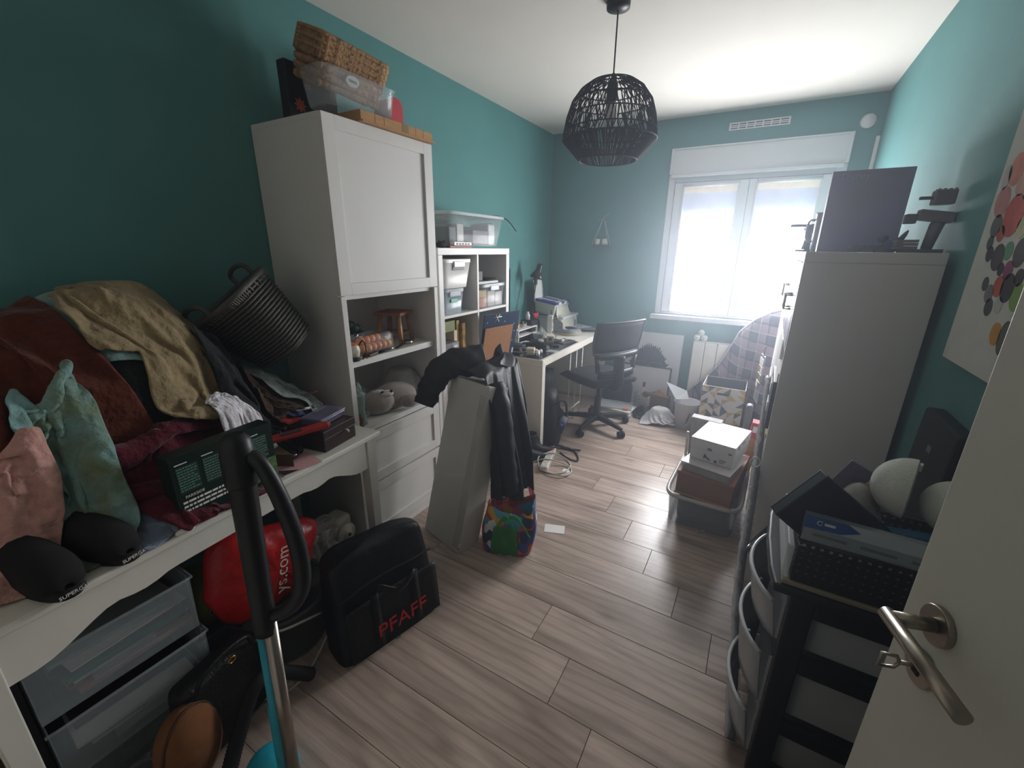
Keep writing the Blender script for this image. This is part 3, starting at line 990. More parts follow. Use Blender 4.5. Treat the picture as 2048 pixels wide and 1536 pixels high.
garment('pink_knit_top', 'blush pink knitted top with crochet hem lying over the black shoes', 'top', F, m_pink, w=0.40, h=0.32, centre=(0.555, 0.105), ang=R(-35), squeeze=(0.66, 0.52), rough=0.035, seed=26, boxes=wc, group=CL)
garment('khaki_sweater', 'khaki fleece sweater with sleeve hanging from the top of the clothes heap', 'sweater', F, m_khaki, w=0.66, h=0.56, nu=46, nv=42, centre=(0.32, 0.57), ang=R(10), squeeze=(0.64, 0.60), rough=0.045, seed=12, boxes=wc, group=CL, thick=0.007, mask=lambda u, v: abs(v) < 0.30 or abs(u + 0.1) < 0.2)
garment('black_trousers', 'black jersey trousers crumpled behind the green box', 'trousers', F, m_blackc, w=0.56, h=0.46, centre=(0.38, 0.79), ang=R(20), squeeze=(0.58, 0.5), rough=0.045, seed=15, boxes=wc, group=CL)
garment('white_frill_top', 'white frilled cotton top sticking out beside the maroon sweatshirt', 'top', F, m_wfrill, w=0.40, h=0.30, nu=40, nv=34, centre=(0.50, 0.655), ang=R(30), squeeze=(0.5, 0.42), rough=0.03, seed=14, boxes=wc, group=CL, stiff=0.03)
garment('red_shirt', 'red cotton shirt at the cabinet end of the clothes heap', 'shirt', F, m_redc, w=0.52, h=0.44, centre=(0.27, 1.00), ang=R(-10), squeeze=(0.66, 0.5), rough=0.04, seed=16, boxes=wc, group=CL)
garment('navy_jeans', 'navy and blue jeans folded over beside the tall cabinet', 'jeans', F, m_navy, w=0.44, h=0.38, centre=(0.25, 0.95), ang=R(6), squeeze=(0.62, 0.54), rough=0.03, seed=18, boxes=wc, group=CL)
garment('brown_cardigan', 'brown cardigan sleeve under the pale printed cloth', 'cardigan', F, m_brownc, w=0.36, h=0.28, centre=(0.30, 0.87), ang=R(30), squeeze=(0.66, 0.56), rough=0.03, seed=19, boxes=wc, group=CL)
garment('pale_print_blouse', 'pale grey printed blouse rolled up below the laundry basket', 'blouse', F, m_pale, w=0.46, h=0.30, centre=(0.28, 0.98), ang=R(48), squeeze=(0.76, 0.38), rough=0.03, seed=21, boxes=wc, group=CL)

# ---- woven laundry basket lying on the heap
m_wov = mat('grey_woven_plastic', '#4a4844', rough=0.6, var=0.15)
def superell(t, a, b, p=3.2):
    c, s = math.cos(t), math.sin(t)
    return (a * math.copysign(abs(c) ** (2 / p), c), b * math.copysign(abs(s) ** (2 / p), s))
BKM = frame_matrix((0.205, 1.025, 1.055), (0.93, 0.28, 0.2), (0.08, 0.66, 0.73))
# local: x along the rim's long side, z towards the opening
ezb = Vector((-0.27, -0.50, 0.66)).normalized()
exb = Vector((0.75, 0.10, 0.35)); exb = (exb - ezb * exb.dot(ezb)).normalized()
eyb = ezb.cross(exb)
BKM = Matrix((exb, eyb, ezb)).transposed().to_4x4(); BKM.translation = Vector((0.285, 1.01, 1.07))
bk = thing('laundry_basket', 'grey woven-look plastic laundry basket tipped over on the clothes', 'basket', BKM.translation, rot=BKM.to_euler())
hh_, nseg, nrow = 0.27, 72, 18
wall = MB()
for r in range(nrow):
    z = 0.012 + (hh_ - 0.03) * r / (nrow - 1)
    a, b = 0.118 + 0.045 * z / hh_, 0.095 + 0.04 * z / hh_
    pts = []
    for i in range(nseg):
        t = 2 * math.pi * i / nseg
        x, y = superell(t, a, b)
        k = 1 + 0.022 * (1 if (i + r) % 2 else -1)
        pts.append((x * k, y * k, z))
    wall.tube(pts, 0.0058, 5, closed=True)
w_ = wall.build('woven_wall', m_wov, bk)
w_['kind'] = 'stuff'
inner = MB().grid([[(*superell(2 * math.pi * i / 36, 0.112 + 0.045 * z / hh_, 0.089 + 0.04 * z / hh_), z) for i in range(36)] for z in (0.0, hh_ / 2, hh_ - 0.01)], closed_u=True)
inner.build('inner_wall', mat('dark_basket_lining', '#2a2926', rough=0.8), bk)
MB().prism([superell(2 * math.pi * i / 36, 0.116, 0.093) for i in range(36)], -0.004, 0.004).build('bottom', m_wov, bk)
rim = MB().tube([(*superell(2 * math.pi * i / 60, 0.166, 0.138), hh_) for i in range(60)], 0.011, 8, closed=True).build('rim', m_wov, bk)
rib = MB()
for i in range(84):
    x, y = superell(2 * math.pi * i / 84, 0.166, 0.138)
    x2, y2 = superell(2 * math.pi * i / 84 + 0.03, 0.158, 0.131)
    rib.tube([(x * 1.05, y * 1.05, hh_ + 0.006), (x2 * 1.02, y2 * 1.02, hh_ - 0.026)], 0.0035, 4)
o = rib.build('rim_binding', mat('grey_binding', '#6b6862', rough=0.6), rim)
o['kind'] = 'stuff'
for sd in (-1, 1):
    MB().tube(smooth_path([(-0.055, sd * 0.135, hh_), (-0.05, sd * 0.138, hh_ + 0.045), (0, sd * 0.14, hh_ + 0.06), (0.05, sd * 0.138, hh_ + 0.045), (0.055, sd * 0.135, hh_)], 5), 0.009, 8).build('handle', m_wov, bk)

# ---- black shoes with the label on the front
m_suede = mat('black_canvas', '#151516', rough=0.9, var=0.15, scale=80, bump=0.2, bscale=300)
def canvas_shoe(label, loc, rz):
    t = thing('canvas_shoe', label, 'shoe', loc, rz, group='black shoes on the table')
    # length along x: toe at +x
    rows = []
    for s in np.linspace(0, 1, 13):
        x = -0.13 + 0.245 * s
        wv = 0.047 * (1 - 0.12 * (1 - s)) * math.sqrt(max(0.02, 1 - max(0, (s - 0.72) / 0.285) ** 2)) * (math.sqrt(max(0.05, 1 - max(0, (0.15 - s) / 0.155) ** 2)))
        hgt = 0.085 - 0.03 * s if s < 0.45 else 0.072 * math.sqrt(max(0.03, 1 - ((s - 0.45) / 0.56) ** 2.4))
        row = []
        for a in np.linspace(0, math.pi, 11):
            row.append((x, wv * math.cos(a) * (1 + 0.12 * math.sin(a)), 0.02 + hgt * math.sin(a) ** 0.7))
        rows.append(row)
    MB().grid(rows).build('upper', m_suede, t, solid=0.003)
    sole = []
    n = 28
    for i in range(n):
        a = 2 * math.pi * i / n
        sole.append((-0.008 + 0.13 * math.cos(a), 0.0445 * math.copysign(abs(math.sin(a)) ** 0.8, math.sin(a))))
    MB().prism(sole, 0.0, 0.024).build('sole', m_blackm, t, bev=0.004)
    for y0, y1, z0, z1 in ((-0.026, 0.026, 0.0, 0.013),):
        f = MB().grid([[(0.1225 - 0.9 * y * y / 0.03 * 0.35, y, z) for y in np.linspace(y0, y1, 7)] for z in (0.009, 0.022)])
        f.build('label_patch', mat('label_black', '#0d0d0d', rough=0.6), t, solid=0.0012)
        text('lettering', 'SUPERGA', m_wink, t, (0.1245, -0.0235, 0.0115), (math.pi / 2, 0, math.pi / 2), 0.0115)
    return t
canvas_shoe('black canvas shoe with white lettered toe label partly under the pink top', (0.65, 0.14, tz), R(8))
canvas_shoe('black canvas shoe with white lettered toe label next to the blue denim shirt', (0.625, 0.245, tz), R(12))

# ---- dark green tool carton
pk = thing('tool_carton', 'dark green printed power tool carton standing on the table edge', 'box', (0.70, 0.393, tz), R(4.6))
m_dkgreen = mat('dark_green_print', '#10241f', rough=0.35, var=0.12)
B(-0.055, 0, 0, 0.285, 0, 0.20).build('carton', m_dkgreen, pk, bev=0.001)
m_grnprint = mat('foliage_print', '#2e4a2c', col2='#6f9058', rough=0.4, scale=60)
B(0, 0.0008, 0.205, 0.284, 0.022, 0.088).build('photo_print', m_grnprint, pk)
rt = (math.pi / 2, 0, math.pi / 2)
m_tprint = mat('pale_green_print', '#5f7f72', rough=0.5)
m_panel = mat('text_block_print', '#1d3a33', rough=0.45)
for cidx in range(4):
    y = 0.012 + cidx * 0.066
    B(0, 0.0006, y, y + 0.054, 0.095, 0.17).build('text_panel', m_panel, pk)
    rows_ = MB()
    rk_ = random.Random(cidx + 3)
    for k in range(9):
        x_ = y + 0.002
        while x_ < y + 0.050 - (0.012 if k % 4 == 3 else 0):
            wl = rk_.uniform(0.003, 0.009)
            rows_.box(0.0006, 0.0010, x_, min(x_ + wl, y + 0.052), 0.163 - k * 0.0078, 0.1665 - k * 0.0078)
            x_ += wl + 0.0018
    rows_.build('fine_print', m_tprint, pk)
    B(0.0006, 0.001, y, y + 0.03, 0.1765, 0.1795).build('heading_print', m_wink, pk)
text('lettering', 'PARKSIDE', m_wink, pk, (0.001, 0.02, 0.078), rt, 0.011)
for k in range(3):
    rows_ = MB()
    x_ = 0.012
    rk_ = random.Random(k + 40)
    while x_ < 0.125 + 0.006 * k:
        wl = rk_.uniform(0.004, 0.020)
        rows_.box(0.0006, 0.0011, x_, x_ + wl, 0.064 - k * 0.0125, 0.070 - k * 0.0125)
        x_ += wl + 0.0025
    rows_.build('address_print', m_wink, pk)
B(0, 0.0008, 0.012, 0.05, 0.026, 0.032).build('white_bar', m_wink, pk)
MB().lathe([(0.0001, 0.0012), (0.011, 0.001), (0.011, 0)], 20, M=Matrix.Translation((0, 0.272, 0.014)) @ Matrix.Rotation(math.pi / 2, 4, 'Y')).build('red_seal', m_red, pk)
MB().prism([(0.14, 0.172), (0.15, 0.182), (0.165, 0.187), (0.176, 0.185), (0.17, 0.178), (0.152, 0.168)], 0, 0.001, 'x').build('torn_sticker', m_wink, pk)

# ---- small things on the table next to the carton
bx = thing('wooden_box', 'dark brown wooden box with a white knob by the cabinet', 'box', (0.648, 0.872, tz), R(10))
m_dkwood = mat('dark_brown_wood', '#2a1613', rough=0.45, var=0.2, scale=12, stretch=(1, 8, 1))
B(-0.17, 0, 0, 0.165, 0, 0.052).build('body', m_dkwood, bx, bev=0.002)
B(-0.172, 0.002, -0.002, 0.167, 0.0525, 0.082).build('lid', m_dkwood, bx, bev=0.002)
MB().tube([(0.0, 0.11, 0.05), (0.012, 0.11, 0.05), (0.022, 0.105, 0.048)], [0.003, 0.003, 0.0045], 8).build('knob', m_wink, bx)
lb = thing('small_lidded_case', 'small clear case with violet contents on top of the brown box', 'case', (0.545, 0.955, tz + 0.0825), R(14))
B(-0.045, 0.045, -0.07, 0.07, 0.0, 0.022).build('tray', mat('violet_tint_plastic', '#5a5570', rough=0.2, alpha=0.75), lb, bev=0.003)
B(-0.047, 0.047, -0.072, 0.072, 0.0225, 0.03).build('lid', mat('violet_tint_lid', '#77728c', rough=0.15, alpha=0.6), lb, bev=0.003)
rl = thing('red_folding_tool', 'red folding tool lying across the brown box', 'tool', (0.60, 0.80, tz + 0.096), 0, rot=(R(4), R(10), R(-22)))
m_redtool = mat('red_tool_plastic', '#a8302a', rough=0.4)
B(-0.018, 0.018, -0.09, 0.11, -0.006, 0.008).build('handle', m_redtool, rl, bev=0.004)
B(-0.008, 0.008, -0.05, 0.02, 0.0082, 0.0105).build('grip_inlay', m_dgrey, rl)
B(-0.006, 0.006, 0.11, 0.118, -0.003, 0.005).build('tip', m_cardb, rl)
nb = thing('dotted_notebook', 'pink dotted notebook at the front edge of the table', 'notebook', (0.655, 0.765, tz), R(-8))
m_dots = mat('pink_dotted_cover', '#c99a9c', rough=0.6, kind='voronoi', scale=60, col2='#7d5a60')
m_dots.node_tree.nodes['Color Ramp'].color_ramp.elements[0].color = (*lin('#5c3d44'), 1)
m_dots.node_tree.nodes['Color Ramp'].color_ramp.elements[1].color = (*lin('#cfa0a2'), 1)
m_dots.node_tree.nodes['Color Ramp'].color_ramp.elements[0].position = 0.05
m_dots.node_tree.nodes['Color Ramp'].color_ramp.elements[1].position = 0.14
B(-0.07, 0.035, -0.07, 0.06, 0.0, 0.004).build('pages', m_paper, nb)
B(-0.071, 0.036, -0.071, 0.061, 0.0041, 0.006).build('cover', m_dots, nb)
MB().prism([(0.036, -0.071), (0.036, -0.02), (-0.01, -0.071)], 0.0062, 0.0068).build('black_corner', m_ink, nb)
pm = thing('black_sunglasses_case', 'small shiny black rounded case on the pink notebook', 'case', (0.60, 0.77, tz + 0.0065), R(20))
MB().ball((0, 0, 0.016), (0.022, 0.04, 0.016), 16).build('body', mat('shiny_black', '#0d0d0f', rough=0.12), pm)
MB().ball((0.0, 0.045, 0.012), (0.014, 0.014, 0.012), 12).build('knob', mat('shiny_black', '#0d0d0f'), pm)
tri = tag(MB().prism([(0, 0), (0.09, 0.0), (0.0, 0.075)], 0, 0.05, M=Matrix.Translation((0.575, 0.70, tz + 0.001)) @ Matrix.Rotation(R(30), 4, 'Z')).build('kraft_wedge', mat('olive_kraft', '#5c4a33', rough=0.7), bev=0.001), 'brown kraft paper wedge beside the green carton', 'packet')
wr = thing('wire_coil', 'coil of thin pale wire behind the red tool', 'wire', (0.44, 0.86, tz + 0.03), R(15))
pts = []
for k in range(160):
    a = k * 0.42
    pts.append((0.016 * math.cos(a) + 0.004 * math.sin(a * 0.37), -0.05 + 0.0006 * k, 0.018 + 0.016 * math.sin(a)))
MB().tube(pts, 0.0013, 5).build('coil', mat('pale_wire', '#b7b2a8', rough=0.3, metal=0.6), wr)
wt = thing('white_handled_tool', 'white handled tool lying on the dark clothes behind the wire', 'tool', (0.375, 0.90, tz + 0.075), 0, rot=(R(6), 0, R(-12)))
MB().tube([(0, -0.07, 0), (0, -0.02, 0.004), (0, 0.03, 0.012), (0, 0.07, 0.006), (0, 0.11, 0.0)], [0.004, 0.007, 0.011, 0.006, 0.005], 8).build('handle', m_wfrill, wt)
MB().cyl((0, 0.11, 0), (0, 0.122, 0), 0.007, n=10).build('cap', m_grey, wt)
tg = thing('metal_tongs', 'pair of thin metal tongs in front of the red shirt', 'tongs', (0.33, 0.985, tz + 0.11), 0, rot=(R(14), 0, R(-18)))
for sd in (-1, 1):
    MB().tube(smooth_path([(0.004 * sd, -0.1, 0), (0.010 * sd, 0.0, 0.004), (0.009 * sd, 0.07, 0.004), (0.002 * sd, 0.095, 0.002)], 4), 0.0028, 6).build('arm', mat('rose_steel', '#9c7b75', rough=0.25, metal=0.9), tg)

# ------------------------------------------------------------------ under the table
# clear plastic drawers
DT = thing('drawer_tower', 'clear plastic drawer tower full of papers under the table', 'drawer unit', (0.02, 0.04, 0))
m_drw = mat('clear_drawer_plastic', '#b4c0c6', rough=0.14, alpha=0.26, var=0.05)
m_frm = mat('dark_drawer_frame', '#1d1f20', rough=0.5)
B(0.05, 0.50, 0.0, 0.012, 0.0, 0.56).build('side_frame', m_frm, DT)
B(0.05, 0.50, 0.368, 0.38, 0.0, 0.56).build('side_frame', m_frm, DT)
B(0.05, 0.06, 0.012, 0.368, 0.0, 0.56).build('back_frame', m_frm, DT)
def open_box(x0, x1, y0, y1, z0, z1, t=0.003, slope=0.0):
    mb = MB()
    mb.box(x0, x1, y0, y1, z0, z0 + t)
    mb.box(x0, x0 + t, y0, y1, z0 + t, z1)
    mb.box(x0 + t, x1 - t, y0, y0 + t, z0 + t, z1).box(x0 + t, x1 - t, y1 - t, y1, z0 + t, z1)
    # front
    mb.add([(x1 - t, y0, z0), (x1 - t, y1, z0), (x1 + slope - t, y1, z1), (x1 + slope - t, y0, z1), (x1, y0, z0), (x1, y1, z0), (x1 + slope, y1, z1), (x1 + slope, y0, z1)],
           [(0, 3, 2, 1), (4, 5, 6, 7), (0, 1, 5, 4), (1, 2, 6, 5), (2, 3, 7, 6), (3, 0, 4, 7)])
    return mb
for z0, z1, dx in ((0.335, 0.525, 0.0), (0.135, 0.325, 0.01), (0.0, 0.125, -0.03)):
    d = open_box(0.08, 0.565 + dx, 0.016, 0.364, z0, z1, slope=0.02).build('drawer', m_drw, DT)
    MB().tube([(0.585 + dx, 0.012, z1), (0.592 + dx, 0.03, z1 + 0.004), (0.592 + dx, 0.35, z1 + 0.004), (0.585 + dx, 0.368, z1), (0.3, 0.366, z1), (0.09, 0.366, z1)], 0.005, 6).build('drawer_rim', m_drw, d)
    B(0.566 + dx, 0.574 + dx, 0.12, 0.26, z0 + 0.04, z0 + 0.075).build('handle_lip', m_drw, d, bev=0.003)
cols = ['#b78a8a', '#7c5b55', '#c9c4ba', '#2c6b6a', '#c8c8c6', '#3a2320', '#d0cdc8', '#8a9a9a', '#a97f6b', '#d6d3cf']
pad_names = ['dusty pink', 'brown grey', 'warm white', 'dark teal', 'cool white', 'dark brown', 'ivory', 'grey green', 'tan', 'pale cream']
rp = random.Random(11)
k = 0
for z0, nn in ((0.341, 8), (0.141, 8)):
    z = z0
    for q in range(nn):
        th = rp.choice((0.004, 0.008, 0.012, 0.018))
        if z + th > z0 + 0.165:
            break
        c = cols[k % len(cols)]
        k += 1
        x0, y0 = 0.09 + rp.uniform(0, 0.03), 0.065 + rp.uniform(0, 0.02)
        mm = Matrix.Translation((0.02, 0.04, 0)) @ Matrix.Translation((x0 + 0.2, y0 + 0.13, z)) @ Matrix.Rotation(R(rp.uniform(-5, 5)), 4, 'Z')
        tag(B(-0.19, 0.21 + rp.uniform(0, 0.03), -0.13, 0.14, 0, th, mm).build('paper_pad', mat('pad_cover_%d' % (k % len(cols)), c, rough=0.7), bev=0.001),
            pad_names[(k - 1) % len(cols)] + ' paper pad in the ' + ('upper' if z0 > 0.3 else 'lower') + ' clear plastic drawer', 'paper pad', 'papers and pads in the clear drawers')
        z += th + 0.0012 + rp.uniform(0.0, 0.012) * (q % 3 == 0) * 0
# crumpled clear bag on the floor at the frame edge
FL = Field(-0.1, 2.6, -0.4, 4.2, 0.02, 0.0)
m_film = mat('clear_film', '#b9c0be', rough=0.12, alpha=0.38, bump=0.6, bscale=25)
garment('clear_plastic_bag', 'crumpled clear plastic bag on the floor before the clear drawers', 'plastic bag', Field(0.2, 1.4, -0.3, 0.8, 0.02, 0.0).fn(lambda X, Y: gauss(X, Y, 0.70, 0.13, 0.07, 0.08, 0.14)), m_film, w=0.40, h=0.36, centre=(0.70, 0.13), ang=0.3, squeeze=(0.7, 0.65), rough=0.05, seed=31, deposit=False)
# brown suede pouch and black handbag with gold buckle
pouch = thing('brown_suede_bag', 'brown suede bag with stitched seam standing on the floor by the vacuum hose', 'bag', (0.745, 0.262, 0), R(20))
m_suedeb = mat('brown_suede', '#6d4526', rough=0.9, var=0.15, scale=30)
MB().ball((0, 0, 0.12), (0.07, 0.085, 0.13), 20).build('body', m_suedeb, pouch)
MB().tube([(0.012, 0.083 * math.cos(a), 0.12 + 0.128 * math.sin(a)) for a in np.linspace(-0.9, math.pi + 0.9, 24)], 0.004, 6).build('seam', mat('dark_seam', '#3d2413'), pouch)
hb = thing('black_handbag', 'black quilted handbag with gold buckle on the floor beneath the table', 'handbag', (0.672, 0.385, 0), R(12))
m_blk_leather = mat('black_leather', '#101112', rough=0.45, var=0.2, scale=40, bump=0.3, bscale=120)
MB().taper((0, 0, 0), (0.14, 0.26), (0.08, 0.24), 0.27).build('body', m_blk_leather, hb, bev=0.03, seg=4)
MB().tube(smooth_path([(0.05, -0.09, 0.25), (0.06, -0.07, 0.30), (0.06, 0.0, 0.315), (0.06, 0.07, 0.30), (0.05, 0.09, 0.25)], 5), 0.007, 8).build('strap', m_blk_leather, hb)
MB().tube([(0.055, 0.02 + 0.012 * math.cos(a), 0.262 + 0.009 * math.sin(a)) for a in np.linspace(0, 6.0, 14)], 0.0028, 6, closed=True).build('buckle', mat('gold_metal', '#b48a3a', rough=0.3, metal=1.0), hb)

# grey waste bucket with white cable, red carrier bag inside
bu = thing('grey_bucket', 'dark grey translucent round tub holding the red carrier bag', 'tub', (0.52, 0.68, 0))
m_tub = mat('smoky_tub_plastic', '#5d6264', rough=0.25, alpha=0.62)
MB().lathe([(0.0001, 0.003), (0.15, 0.003), (0.155, 0.01), (0.172, 0.20), (0.182, 0.205), (0.182, 0.212), (0.168, 0.21), (0.150, 0.012), (0.0001, 0.010)], 36).build('body', m_tub, bu)
MB().tube([(0.178 * math.cos(a), 0.178 * math.sin(a), 0.207) for a in np.linspace(0, 2 * math.pi, 40)[:-1]], 0.006, 6, closed=True).build('rim', m_tub, bu)
m_redbag = mat('red_carrier_plastic', '#b3161a', rough=0.28, var=0.12, scale=10, bump=0.5, bscale=18)
RB = thing('red_carrier_bag', 'shiny red plastic carrier bag with white web address in the grey tub', 'carrier bag', (0.56, 0.64, 0.215))
out_ = [(-0.205, 0.175), (-0.15, 0.36), (0.02, 0.315), (0.20, 0.235), (0.165, 0.10), (0.09, 0.0), (-0.05, 0.0), (-0.155, 0.03)]
out_ = [(p.x, p.y) for p in smooth_path([(a_, b_, 0) for a_, b_ in out_ + out_[:1]], 6)][:-1]
cy_, cz_ = 0.0, 0.17
for sd in (1,):
    P = []
    for r_ in (0.0, 0.15, 0.3, 0.45, 0.6, 0.72, 0.83, 0.92, 0.98, 1.0):
        row = []
        for i, (oy, oz) in enumerate(out_):
            a_ = 2 * math.pi * i / len(out_)
            th_ = 0.075 * max(0.0, 1 - r_ ** 2.6) ** 0.6 + 0.006 * math.sin(9 * a_ + 5 * r_) * r_ + 0.005 * math.sin(17 * a_ - 8 * r_) * r_ * (1.02 - r_) * 4
            row.append((th_, cy_ + r_ * (oy - cy_), cz_ + r_ * (oz - cz_)))
        P.append(row)
    Pb = [[(-0.7 * q[0], q[1], q[2]) for q in row] for row in P[::-1]]
    MB().grid(P + Pb[1:], closed_u=True).build('bag', m_redbag, RB)
text('lettering', 'ys.com', m_wink, RB, (0.0765, 0.012, 0.075), frame_matrix((0, 0, 0), (0.0, 0.22, 1), (0, -1, 0.22)).to_euler(), 0.064)

ob = thing('olive_ball_bag', 'olive green rounded bag with grey eyelet wedged behind the clear drawers', 'bag', (0.44, 0.475, 0.30))
m_olive = mat('olive_green_nylon', '#5a6216', rough=0.6, var=0.12)
MB().ball((0, 0, 0.1), (0.09, 0.075, 0.115), 20).build('body', m_olive, ob)
MB().tube([(0.088, -0.01 + 0.012 * math.cos(a), 0.08 + 0.012 * math.sin(a)) for a in np.linspace(0, 2 * math.pi, 16)[:-1]], 0.004, 6, closed=True).build('eyelet', m_grey, ob)
ob.location.z = 0.225
cbx = tag(B(0.33, 0.53, 0.40, 0.54, 0.0, 0.222).build('grey_crate', m_dgrey, bev=0.006), 'dark grey crate under the olive green bag', 'crate')
m_cable = mat('white_cable_pvc', '#b9b6ae', rough=0.45)
tag(MB().tube(smooth_path([(0.66, 0.86, 0.23), (0.70, 0.84, 0.14), (0.72, 0.72, 0.05), (0.755, 0.60, 0.01), (0.73, 0.50, 0.006), (0.68, 0.46, 0.06), (0.66, 0.50, 0.20), (0.72, 0.60, 0.215), (0.715, 0.72, 0.17)], 6), 0.0045, 7).build('white_cable', m_cable), 'white power cable trailing over the grey tub', 'cable')

# sewing machine under a grey cloth
sm_ = thing('sewing_machine', 'cream sewing machine with handwheel under the table', 'sewing machine', (0.36, 1.0, 0), R(4))
m_cream = mat('cream_enamel', '#c6c2b4', rough=0.35)
B(-0.09, 0.09, -0.16, 0.13, 0, 0.06).build('base', m_cream, sm_, bev=0.01)
B(-0.05, 0.05, 0.03, 0.125, 0.06, 0.25).build('pillar', m_cream, sm_, bev=0.015)
B(-0.045, 0.045, -0.16, 0.03, 0.18, 0.25).build('arm', m_cream, sm_, bev=0.015)
hw = MB().lathe([(0.0001, 0.03), (0.02, 0.03), (0.022, 0.022), (0.045, 0.02), (0.05, 0.014), (0.05, 0.004), (0.045, 0)], 28, M=Matrix.Translation((0.051, 0.075, 0.17)) @ Matrix.Rotation(math.pi / 2, 4, 'Y')).build('handwheel', m_cream, sm_)
MB().cyl((0.081, 0.075, 0.17), (0.085, 0.075, 0.17), 0.008, n=12).build('wheel_hub', m_blackm, hw)
Fs = Field(0.1, 0.8, 0.6, 1.3, 0.01, 0.0).box(0.315, 0.41, 0.83, 1.05, 0.262)
m_sheet = fabric('grey_white_sheet', '#a09a94', var=0.05)
garment('machine_cover_cloth', 'crumpled grey white cloth thrown over the sewing machine', 'cloth', Fs, m_sheet, w=0.36, h=0.34, centre=(0.36, 0.95), ang=0.2, squeeze=(0.8, 0.78), rough=0.03, seed=41, deposit=False, nu=30, nv=30)
tag(open_box(0.50, 0.66, 0.86, 1.06, 0.0, 0.13, t=0.004).build('clear_tray', m_milky), 'shallow clear plastic tray between the black bag and sewing machine', 'tray')

# ------------------------------------------------------------------ black sewing-machine bag with red letters
PB = thing('black_carry_bag', 'big black nylon carry bag with red lettering on the floor', 'bag', (0.862, 0.685, 0), R(-13.5))
m_nylon = mat('black_nylon', '#0f1013', rough=0.5, var=0.2, scale=12, bump=0.5, bscale=14)
# local: y along the front (0..0.445), x negative = back, z up
P = []
hgt = 0.385
for t in np.linspace(0, 1, 12):
    row = []
    for i in range(56):
        a = 2 * math.pi * i / 56
        hx_, hy_ = 0.098 - 0.045 * t ** 1.5, 0.222 - 0.025 * t
        x, y = superell(a, hx_, hy_, 5)
        n1 = 0.006 * math.sin(4 * a + 5 * t) + 0.004 * math.sin(11 * a + 9 * t)
        row.append((-0.095 + x * (1 + n1 * 2) - 0.055 * t, 0.222 + y * (1 + n1), hgt * t + 0.012 * math.sin(2.2 * a) * t))
    P.append(row)
body = MB().grid(P, closed_u=True)
topc = [(-0.15, 0.222, hgt + 0.02)]
o0 = len(body.v)
body.v.append(topc[0])
for i in range(56):
    body.f.append((11 * 56 + i, 11 * 56 + (i + 1) % 56, o0)); body.sm.append(True)
body.build('body', m_nylon, PB, sub=1)
MB().tube(smooth_path([(-0.038, 0.02, 0.26), (-0.045, 0.12, 0.275), (-0.048, 0.22, 0.278), (-0.045, 0.33, 0.272), (-0.06, 0.43, 0.26)], 6), 0.0045, 6).build('zip', m_blackm, PB)
MB().grid([[(0.008 - 0.1 * z - 0.01 * abs(math.sin(7 * y)), y, z) for y in np.linspace(0.03, 0.42, 16)] for z in np.linspace(0.012, 0.225, 8)]).build('front_pocket', m_nylon, PB, solid=0.006)
for y in (0.13, 0.30):
    MB().grid([[(0.016 - 0.11 * z, y + d, z) for d in (0, 0.03)] for z in np.linspace(0.02, 0.25, 6)]).build('webbing', m_blackm, PB, solid=0.003)
hnd = [Vector(p) for p in smooth_path([(-0.012, 0.145, 0.25), (0.012, 0.16, 0.285), (0.03, 0.225, 0.245), (0.024, 0.29, 0.275), (-0.012, 0.315, 0.25)], 6)]
MB().grid([[p + Vector((0, 0, -0.014)) for p in hnd], [p + Vector((0.002, 0, 0.014)) for p in hnd]]).build('carry_handle', m_nylon, PB, solid=0.006)
text('lettering', 'PFAFF', m_red, PB, (0.0105, 0.135, 0.055), (math.pi / 2 - R(5), 0, math.pi / 2), 0.085, extrude=0.0008)
MB().tube([(0.016, 0.21 + 0.012 * math.cos(a), 0.02 + 0.012 * math.sin(a)) for a in np.linspace(2.6, 6.6, 12)], 0.0013, 5).build('loose_thread', m_blackm, PB)

# ------------------------------------------------------------------ vacuum cleaner wand
VC = thing('vacuum_cleaner', 'vacuum cleaner wand with black handle and turquoise and steel tube', 'vacuum cleaner', (0, 0, 0))
m_turq = mat('turquoise_plastic', '#1f93a8', rough=0.35)
m_vacst = mat('satin_steel_tube', '#9a938a', rough=0.28, metal=0.9)
pb, pt = Vector((1.052, 0.362, 0.03)), Vector((0.975, 0.434, 1.02))
ax = (pt - pb).normalized()
rgt = Vector((0.864, 0.503, 0.01))
rgt = (rgt - ax * rgt.dot(ax)).normalized()
def wand(t, off=0.0, up=0.0):
    return pb + (pt - pb) * t + rgt * off
MB().tube([wand(0.0, 0.011), wand(0.57, 0.011)], 0.0165, 18).build('steel_tube', m_vacst, VC)
MB().tube([wand(0.0, -0.011), wand(0.30, -0.011), wand(0.31, -0.010), wand(0.57, -0.010)], [0.0165, 0.0165, 0.014, 0.014], 18).build('turquoise_tube', m_turq, VC)
MB().tube([wand(0.53), wand(0.55), wand(0.62), wand(0.93), wand(0.97)], [0.026, 0.027, 0.026, 0.029, 0.030], 24).build('grip_tube', m_black, VC)
MB().tube([wand(0.925), wand(0.93), wand(1.0), wand(1.035), wand(1.05)], [0.031, 0.034, 0.036, 0.031, 0.018], 24).build('swivel_head', m_black, VC)
bow = smooth_path([wand(1.0, 0.015), wand(0.975, 0.05), wand(0.88, 0.085), wand(0.76, 0.108), wand(0.66, 0.105), wand(0.60, 0.07), wand(0.575, 0.02)], 6)
MB().tube(bow, [0.016 + 0.004 * math.sin(math.pi * i / (len(bow) - 1)) for i in range(len(bow))], 12).build('bow_handle', m_black, VC)
hose = smooth_path([wand(0.995, -0.02), (0.93, 0.50, 0.98), (0.80, 0.56, 0.60), (0.78, 0.52, 0.30), (0.82, 0.42, 0.12), (0.95, 0.33, 0.05), (1.02, 0.30, 0.045)], 26)
